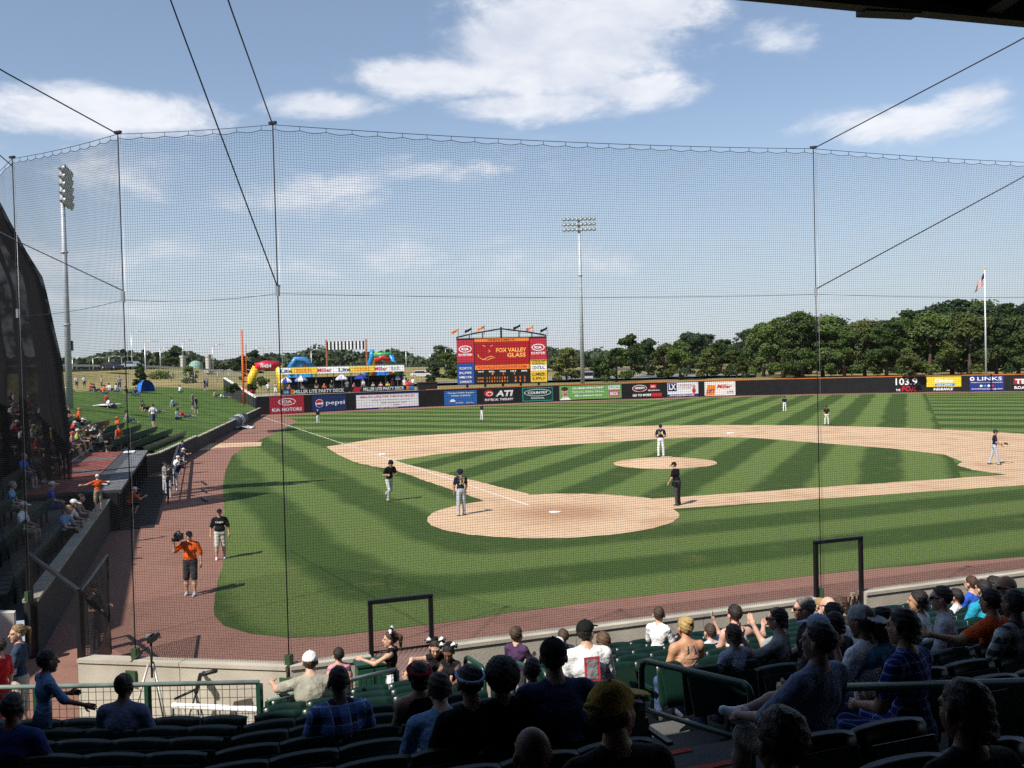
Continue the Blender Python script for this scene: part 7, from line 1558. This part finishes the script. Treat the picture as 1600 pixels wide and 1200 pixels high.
seat('woman with long black hair in blue plaid dress behind the nearest rail', 1427, 962, P_sit(.08), 1.06, 18, shirt=NAVY, pants=NAVY, hair='long', hairc=(.006, .005, .005), skinc='tan', fem=True, shirt_mat=plaid('dress_plaid', (.05, .09, .34), (.012, .016, .10), (.42, .5, .72), 16.0), pants_mat=plaid('dress_plaid', (.05, .09, .34), (.012, .016, .10), (.42, .5, .72), 16.0), girth=1.08, h=.017)
seat('woman with long light brown hair in pale top left of the polo man', 1150, 981, P_sit(.05), 1.02, 12, row=6, lo=.8, shirt=(.45, .46, .58), pants=DENIM, hair='long', hairc=(.12, .08, .055), fem=True, h=.017)
polo = P_sit(-.12, arms=(((.35, .35, -.85), (-.2, .95, .1)), ((-.45, .5, -.75), (.15, .95, -.25))), head=(.25, 0), legs=(((.32, .75, .52), (-.95, .22, -.12)), ((-.14, 1, .06), (-.05, .1, -1))), feet=((-.55, .65, .45), (0, 1, 0)))
o = seat('man in pale blue polo sitting with one leg crossed in shorts and white shoes', 1266, 976, polo, 1.08, 16, row=10, shirt=(.20, .24, .36), pants=(.30, .26, .20), hair='crop', hairc=(.010, .008, .007), skinc=(.34, .20, .15), legs='shorts', shoes=(.72, .74, .76), girth=1.12, h=.015, sleeve=.95)
o = seat('man in mustard yellow cap close to the viewer, its strap to the left', 968, 1083, P_sit(.05, head=(-1.15, .05)), 1.0, 0, shirt=(.02, .02, .025), pants=DENIM, hair='cap', cap=(.50, .31, .06), brim=(.5, .36, .12), hairc=(.02, .012, .01), skinc='tan', h=.014, hi=1.2)
mb = MB(); mb.tube([(.05*math.cos(a), -.118-.012*math.sin(a)+.02*abs(math.cos(a)), .030+.028*math.sin(a)) for a in [math.pi*q/8 for q in range(9)]], .009, 6); mb.tube([(-.055, -.100, .026), (0, -.122, .022), (.055, -.100, .026)], .010, 6); b = mb.build('cap_strap', cloth((.30, .22, .08)), o); b.matrix_local = head_frame(o)
seat('bald head of a man at the bottom centre edge', 838, 1155, P_sit(.05), .98, shirt=(.02, .02, .025), pants=DENIM, hair='none', skinc=(.15, .08, .055), h=.016)
seat('dark-haired head in deep shade in front of the polo man', 1235, 1128, P_sit(.05), 1.0, shirt=BLACK, pants=BLACK, hair='short', hairc=(.006, .005, .005), skinc='brown', h=.016)
seat('dark-haired head in deep shade at the lower right', 1525, 1082, P_sit(.05), 1.0, shirt=BLACK, pants=BLACK, hair='long', hairc=(.008, .006, .005), skinc='brown', fem=True, h=.016)
# right-hand front rows in the sun
seat('woman with dark shoulder-length hair in white T-shirt, right of the gate', 1442, 928, P_sit(.05), 1.0, 35, shirt=WHITE, pants=DENIM, hair='long', hairc=(.015, .01, .009), skinc='tan', fem=True, sleeve=.85)
o = seat('man in pale grey hooded top and sunglasses, right of the gate', 1480, 921, P_sit(.05), 1.03, 45, shirt=(.45, .46, .49), pants=DENIM, hair='crop', hairc=(.06, .05, .045), skinc='pink', sleeve=1.3); shades(o)
seat('small dark-haired child beside the man in the grey hooded top', 1497, 925, P_sit(.05), .84, 20, shirt=WHITE, pants=DENIM, hair='short', hairc=(.015, .01, .009), child=True)
seat('brown-haired person in royal blue shirt at right', 1522, 904, P_sit(.05), .98, 5, shirt=(.03, .10, .48), pants=DENIM, hair='crop', hairc=(.06, .025, .015))
seat('dark-haired person in teal shirt at right', 1541, 911, P_sit(.05), .98, 0, shirt=(.02, .28, .42), pants=DENIM, hair='short', hairc=(.015, .011, .01))
seat('dark-haired head behind the teal shirt at right', 1558, 905, P_sit(.05), .98, 10, shirt=(.04, .04, .05), pants=DENIM, hair='short', hairc=(.012, .009, .008))
o = seat('bald man in black shirt and sunglasses near the right edge', 1580, 905, P_sit(.05), 1.05, 60, shirt=BLACK, pants=DENIM, hair='none', skinc=(.46, .24, .15), girth=1.12); shades(o)
o = seat('person in orange jersey with white stripe stretching an arm along the seats', 1556, 927, P_sit(.05, arms=(((.25, .25, -1), (-.35, .9, -.25)), ((-1, .1, -.25), (-.8, .5, .2)))), 1.0, 8, shirt=(.70, .10, .02), pants=DENIM, hair='short', hairc=(.010, .008, .007), skinc='tan')
seat('person in black and white patterned shirt at the right edge', 1594, 929, P_sit(.05), 1.0, 5, shirt=WHITE, pants=DENIM, hair='crop', hairc=(.012, .01, .01), skinc='brown', shirt_mat=plaid('mono_check', (.62, .62, .60), (.05, .05, .05), (.3, .3, .3), 9.0))
# ---- far figures: a few poses, one mesh each, many people
FAR = {'sit': P_sit(.12), 'sit_lean': P_sit(.4, arms=(((.25, .5, -1), (-.3, .8, -.1)), ((-.25, .5, -1), (.3, .8, -.1)))), 'stand': P_stand(legs=(((.10, .05, -1), (.03, -.05, -1)), ((-.10, .0, -1), (-.03, -.04, -1)))), 'walk': P_stand(legs=(((.05, .3, -1), (.0, .1, -1)), ((-.05, -.2, -1), (0, -.4, -1))), arms=(((.2, -.3, -1), (0, .2, -1)), ((-.2, .3, -1), (0, .5, -.9)))),
       'arms': P_stand(arms=(((1, .1, -.35), (1, .2, -.05)), ((-1, .1, -.35), (-1, .2, -.05)))),
       'ground': dict(pelvis=(0, 0, .12), lean=-.25, head=(0, -.05), arms=(((.3, -.5, -1), (.1, -.3, -1)), ((-.3, -.5, -1), (-.1, -.3, -1))), legs=(((.15, 1, .55), (.05, .75, -.75)), ((-.15, 1, .55), (-.05, .75, -.75)))),
       'cross': dict(pelvis=(0, 0, .12), lean=.18, head=(0, -.1), arms=(((.3, .4, -.9), (-.3, .9, -.1)), ((-.3, .4, -.9), (.3, .9, -.1))), legs=(((.75, .8, .12), (-.9, .2, -.12)), ((-.75, .8, .12), (.9, .2, -.12)))),
       'recline': dict(pelvis=(0, 0, .12), lean=-.95, head=(0, .3), arms=(((.4, -.4, -.7), (.1, -.6, -.3)), ((-.4, -.4, -.7), (-.1, -.6, -.3))), legs=(((.12, 1, .1), (.05, 1, -.12)), ((-.12, 1, .3), (-.05, .9, -.4)))),
       'crouch': dict(pelvis=(0, 0, .36), lean=.55, head=(0, .2), arms=(((.3, .6, -.6), (-.1, .8, .3)), ((-.3, .6, -.6), (.1, .8, .3))), legs=(((.25, 1, .1), (.0, -.45, -1)), ((-.2, .9, -.1), (0, -.5, -1)))),
       'lean_rail': P_stand(lean=.45, arms=(((.3, .8, -.3), (-.5, .8, .1)), ((-.3, .8, -.3), (.5, .8, .1))))}
HC = {'dark': (.012, .009, .008), 'brown': (.05, .03, .018), 'blond': (.34, .22, .09), 'grey': (.25, .25, .25), 'white': (.72, .72, .70), 'tan': (.5, .36, .2), 'red': (.5, .05, .04), 'orange': (.7, .14, .03), 'black': (.012, .012, .012), 'navy': (.02, .025, .07)}
CC = dict(white=WHITE, navy=NAVY, black=BLACK, grey=GREY, red=RED, orange=ORANGE, lime=(.50, .58, .08), yellow=(.7, .5, .06), blue=(.05, .12, .5), lblue=LBLUE, pink=(.62, .26, .28), tan=KHAKI, purple=PURPLE, green=(.05, .25, .1), denim=DENIM, pale=(.5, .5, .52))
def far(label, P, rz, pose, shirt, pants='denim', hair='dark', cap=None, sk='light', sc=1.0, group=None, short=True):
    style = 'cap' if cap else ('crop' if pose in ('stand', 'walk', 'arms', 'lean_rail', 'crouch') else 'short')
    lg = 'shorts' if short else 'long'
    return person(label, P, rz, FAR[pose], CC[shirt], CC[pants], hairc=HC[cap or hair], skinc=sk, scale=sc, h=.034, fine=False, cache=('far', pose, style, lg), hair_in=style, legs=lg, group=group, girth=1.06, shoes=(.3, .3, .3))
def c_seat(px, ytop):
    """seat in the left stand whose occupant's head shows at px, ytop"""
    best = None; v = ray(px, ytop); v = v/math.hypot(v[0], v[1])
    for k in range(12):
        d = .84*k+.55; z = c_row_z(.84*k); den = v[:2]@NC
        if abs(den) < 1e-6: continue
        t = ((C0+NC*d-CAM[:2])@NC)/den
        if t < 5: continue
        P = CAM+v*t; s = (P[:2]-C0)@UC
        if not (1.8 < s < 55): continue
        if k < 3 and 15 < s < 37: continue
        e = abs(P[2]-(z+1.28))
        if best is None or e < best[0]: best = (e, P[0], P[1], z)
    return best
GC = 'spectators in the left stand'
for px, y, col, cap, lb in ((84, 594, 'lime', None, 'spectator in lime green shirt high in the left stand by the light tower'), (62, 595, 'white', 'white', 'spectator in white with white hat at the top left of the left stand'), (54, 597, 'navy', None, 'spectator in navy shirt beside the white hat at the top of the left stand'), (40, 607, 'white', 'white', 'spectator in white cap behind the dark curtain, upper rows'), (50, 611, 'red', None, 'spectator in red below the navy shirt in the upper left stand'),
        (94, 619, 'tan', 'tan', 'spectator in straw hat at the edge of the dark curtain'), (98, 636, 'white', 'white', 'spectator in white cap on the last upper row beside the lawn'), (121, 641, 'orange', 'orange', 'spectator in orange sitting at the end of an upper row by the lawn'), (5, 628, 'red', None, 'spectator in red at the left edge of the left stand'), (12, 634, 'white', None, 'spectator in white at the left edge below the red shirt'), (31, 627, 'red', 'red', 'spectator in red cap in the shaded middle of the left stand'),
        (33, 662, 'white', None, 'spectator in white, leftmost of the pale cluster in the left stand'), (42, 660, 'white', 'white', 'spectator in white cap in the pale cluster of the left stand'), (48, 664, 'pale', None, 'spectator in pale grey in the pale cluster of the left stand'), (56, 664, 'lime', None, 'spectator in lime shirt right of the pale cluster in the left stand'), (43, 680, 'white', 'white', 'spectator in white below the pale cluster in the left stand'), (54, 688, 'red', None, 'spectator in red below the lime shirt in the left stand'), (44, 697, 'white', None, 'spectator in white beside the blue shirt in the left stand'), (33, 700, 'blue', None, 'spectator in blue in the lower shaded left stand'),
        (76, 677, 'yellow', 'tan', 'spectator in yellow against the dark curtain edge'), (111, 677, 'grey', None, 'spectator in grey tee in the sunny part of the left stand'), (119, 689, 'grey', None, 'companion in grey one row below in the sunny left stand'), (110, 703, 'pink', 'red', 'spectator in pink with red cap above the dugout roof'), (119, 701, 'lime', 'white', 'spectator in pale lime shirt and white hat above the dugout roof'), (128, 712, 'lime', None, 'spectator in lime leaning right of the white hat'), (133, 722, 'navy', None, 'spectator in dark blue just behind the dugout roof'), (140, 727, 'white', None, 'spectator in white at the near back edge of the dugout roof'),
        (155, 705, 'pale', None, 'spectator in pale shirt, left of a pair behind the dugout roof'), (162, 704, 'black', None, 'spectator in black, right of a pair behind the dugout roof'), (75, 726, 'blue', 'white', 'spectator in blue and white cap in the near left stand'), (87, 722, 'tan', None, 'bare-armed spectator beside the blue shirt in the near left stand'), (97, 745, 'white', 'white', 'spectator in white patterned hat in the near left stand'), (90, 757, 'lblue', None, 'spectator in light blue bending in the near left stand'), (112, 787, 'tan', None, 'spectator in tan low in the near left stand'), (14, 750, 'lblue', None, 'spectator in light blue deep in the shaded near stand'), (30, 770, 'white', 'white', 'spectator in white cap deep in the shaded near stand'),
        (239, 683, 'white', None, 'spectator in white behind the sideline wall past the dugout'), (245, 692, 'yellow', None, 'child in yellow in front of the white shirt past the dugout'), (261, 689, 'white', None, 'spectator in white on the lowest far row by the wall'), (269, 683, 'pink', None, 'spectator in pink at the far end of the lowest rows'), (275, 682, 'red', None, 'spectator in red at the very end of the lowest row'), (252, 697, 'navy', None, 'spectator in navy leaning on the sideline wall past the dugout')):
    b = c_seat(px, y)
    if b is None: continue
    _, X_, Y_, z = b; far(lb, (X_, Y_, z), rz_of(-NC)+RNG.normal(0, .25), RNG.choice(['sit', 'sit', 'sit_lean']), col, RNG.choice(['denim', 'tan', 'navy', 'black']), RNG.choice(['dark', 'brown', 'blond', 'grey']), cap, RNG.choice(['light', 'light', 'tan', 'pink']), float(RNG.uniform(.93, 1.06)), GC)
GS = 'spectators scattered through the left stand'
for i in range(46):
    k = int(RNG.integers(3, 12)); s_ = float(RNG.uniform(20, 54)); P = Cp(s_, .84*k+.55, c_row_z(.84*k)); c_ = str(RNG.choice(['white', 'red', 'navy', 'grey', 'pale', 'black', 'lblue'])); far('spectator in '+{'pale': 'pale grey', 'lblue': 'light blue'}.get(c_, c_)+' among the crowd in the left stand', P, rz_of(-NC)+RNG.normal(0, .3), str(RNG.choice(['sit', 'sit_lean'])), c_, 'denim', str(RNG.choice(['dark', 'brown', 'blond'])), str(RNG.choice(['white', 'black', 'navy'])) if RNG.random() < .4 else None, 'light', 1.0, GS)
# standing ushers and people in the left stand
def stand_at(label, px, yfoot, z, deg, pose, shirt, **kw): P = onz(px, yfoot, z); return far(label, (P[0], P[1], z), face(P, deg), pose, shirt, **kw)
stand_at('small figure in orange shirt with arms out on the wall beside the dugout', 154, 799, 1.2, 10, 'arms', 'orange', pants='tan', cap='white', sc=.70)
stand_at('man in orange shirt crouching at the near end of the dugout', 198, 803, 0.02, -60, 'crouch', 'orange', pants='black', cap='white')
P = hit(187, 708, 0); far('usher in orange standing in the aisle above the far end of the dugout roof', (P[0], P[1], height(P[0], P[1])), face(P, 40), 'stand', 'orange', 'tan', 'brown', None, 'light', .95)
P = hit(184, 688, 0); far('usher in orange cap higher in the same aisle of the left stand', (P[0], P[1], height(P[0], P[1])), face(P, 120), 'stand', 'orange', 'denim', 'orange', 'orange', 'light', .9)
for px, y, col, cap, lb, pose in ((280, 741, 'navy', 'white', 'player in navy leaning on the far part of the dugout rail', 'lean_rail'), (286, 726, 'navy', None, 'player in navy at the farthest end of the dugout rail', 'stand'), (271, 757, 'white', 'white', 'player in white cap at the middle of the dugout rail', 'lean_rail'), (276, 767, 'navy', 'black', 'player in navy and dark cap leaning beside the white cap on the dugout rail', 'lean_rail'), (265, 778, 'black', 'black', 'player in black at the near end of the dugout rail', 'stand'), (258, 772, 'grey', None, 'man in grey just inside the dugout rail', 'stand')):
    stand_at(lb, px, y, .02, -70, pose, col, pants='pale', cap=cap, short=False, sc=.86, group='players along the dugout rail')
# on the berm
GL = 'people on the grass berm'
def lawn(px, y, pose, shirt, deg, lb, pants='denim', cap=None, hair='dark', sc=1.0):
    P = hit(px, y, 0.02); far(lb, (P[0], P[1], height(P[0], P[1])), face(P, deg), pose, shirt, pants, hair, cap, 'light', sc, GL)
for a in ((120, 607, 'stand', 'white', -150, 'person in white standing at the top of the berm by the light tower'), (132, 606, 'stand', 'white', 20, 'second person in white standing right of the light tower'), (107, 611, 'ground', 'white', -60, 'person in white sitting just right of the light tower'), (141, 611, 'cross', 'red', -50, 'person in dark red sitting in the group on top of the berm'), (149, 612, 'ground', 'black', -70, 'person in black sitting in the group on top of the berm'), (159, 609, 'stand', 'pink', 100, 'person in pink standing behind the orange chair'), (161, 615, 'cross', 'orange', -60, 'person in bright orange sitting on top of the berm'), (172, 611, 'ground', 'white', -40, 'person in white sitting right of the orange shirt'), (180, 612, 'cross', 'pale', -60, 'person in pale shirt next to the white shirt on the berm'), (187, 611, 'stand', 'grey', 150, 'person in grey standing by the first net post'), (199, 616, 'ground', 'black', -60, 'person in black sitting left of the blue tent'), (211, 618, 'cross', 'navy', -50, 'person in navy sitting at the mouth of the blue tent'),
          (164, 630, 'cross', 'red', -80, 'person in red sitting on the white blanket'), (172, 637, 'ground', 'white', -70, 'person in white reclining on the white blanket'), (280, 613, 'cross', 'white', -60, 'person in white sitting alone high on the berm'), (320, 610, 'stand', 'navy', -120, 'person in navy standing high on the berm at its right end'), (324, 609, 'stand', 'lblue', 60, 'person in light blue beside the navy one on the berm top'), (271, 635, 'ground', 'lblue', -80, 'person in light blue sitting mid-slope on the berm'), (301, 640, 'stand', 'grey', -110, 'person in grey standing mid-slope on the berm'), (307, 646, 'walk', 'black', -100, 'person in black walking mid-slope on the berm'), (337, 620, 'ground', 'pink', -80, 'person in pink lying at the right of the berm by the shrub'), (350, 622, 'recline', 'white', -80, 'person in white reclining by the clipped shrub'), (226, 641, 'ground', 'black', -70, 'leftmost dark figure lying in a row on the berm'), (234, 643, 'recline', 'black', -70, 'middle dark figure lying in a row on the berm'), (243, 645, 'recline', 'tan', -70, 'rightmost figure with tan legs lying in a row on the berm'), (201, 660, 'ground', 'grey', -80, 'person in grey sitting low on the berm near the seats'), (240, 669, 'walk', 'white', 20, 'person in white walking up the lower berm'), (276, 655, 'cross', 'white', -60, 'person in white sitting on the lower berm'), (290, 652, 'recline', 'red', -80, 'person in red lying on the lower berm')):
    lawn(*a)
P = hit(165, 634, .02); bl = MB().box((0, 0, .03), (3.4, 1.7, .03)).build('picnic_blanket', cloth(WHITE)); bl.location = (P[0], P[1], height(P[0], P[1])+.08); bl.rotation_euler = (0, .0, face(P, 70)); tag(bl, 'white picnic blanket spread on the berm', 'blanket')
# on the party deck
GD = 'guests on the party deck'
for px, pose, shirt, sc, lb in ((424, 'stand', 'white', 1, 'guest in white standing under the inflatable arch'), (436, 'stand', 'tan', 1, 'guest in tan at the left end of the party deck'), (458, 'sit', 'pink', 1, 'guest in pink seated near the left parasol'), (481, 'sit', 'white', 1, 'guest in white seated between the left parasols'), (500, 'stand', 'black', 1, 'guest in black standing right of the left parasols'), (512, 'sit', 'orange', 1, 'guest in orange seated on the party deck'), (524, 'stand', 'navy', 1, 'guest in navy standing left of the lavender parasol'), (548, 'stand', 'white', 1, 'guest in white standing right of the lavender parasol'), (556, 'sit', 'pink', 1, 'guest in pink seated before the dark blue parasol'), (571, 'stand', 'pale', 1, 'guest in pale shirt standing in the middle right of the deck'), (586, 'sit', 'tan', 1, 'guest in tan seated right of the dark blue parasol'), (598, 'sit', 'pink', 1, 'guest in pink seated left of the last parasol'), (609, 'sit', 'yellow', 1, 'guest in yellow seated left of the last parasol'), (617, 'stand', 'red', 1, 'guest in red standing under the last parasol'), (635, 'stand', 'white', 1, 'guest in white standing at the right end of the deck'), (648, 'stand', 'white', 1, 'guest in white standing beyond the right end of the deck'), (661, 'stand', 'grey', 1, 'guest in grey standing behind the black kiosk')):
    q = fence_pt(fence_at(px), 2.2+(hash(lb) % 1 if False else (px*37 % 40)/10)); far(lb, (q[0], q[1], 2.35), face((q[0], q[1]), float(RNG.uniform(120, 240))), pose, shirt, RNG.choice(['denim', 'tan', 'white']), RNG.choice(['dark', 'brown', 'blond']), None, 'light', sc, GD)
# light tower beside the left stand, out of view to the left: its shadow lies across the turf
G0 = onz(408, 756, 0); HT = 24.0; base = G0[:2]-SH*(HT-1.0)/math.tan(SUN_EL)
r = thing('light_tower', 'light tower standing behind the near left stand, out of view, shading the turf', 'light tower', (base[0], base[1], 0), rad(35)); MB().tube([(0, 0, 0), (0, 0, HT)], [.4, .22], 12).build('mast', M_POLE, r)
for i in range(3):
    z = HT-.3-i*.95; MB().bar((-2.6, -.12, z), (2.6, -.12, z), .16, .22).build('crossarm', steel((.3, .31, .32)), r)
    for j in range(7): floodlight(r, -2.3+j*.76, z+.05, -.45, .35, 0, .95)
for o in bpy.data.objects:
    for k in ('_top', '_hm'):
        if k in o: del o[k]
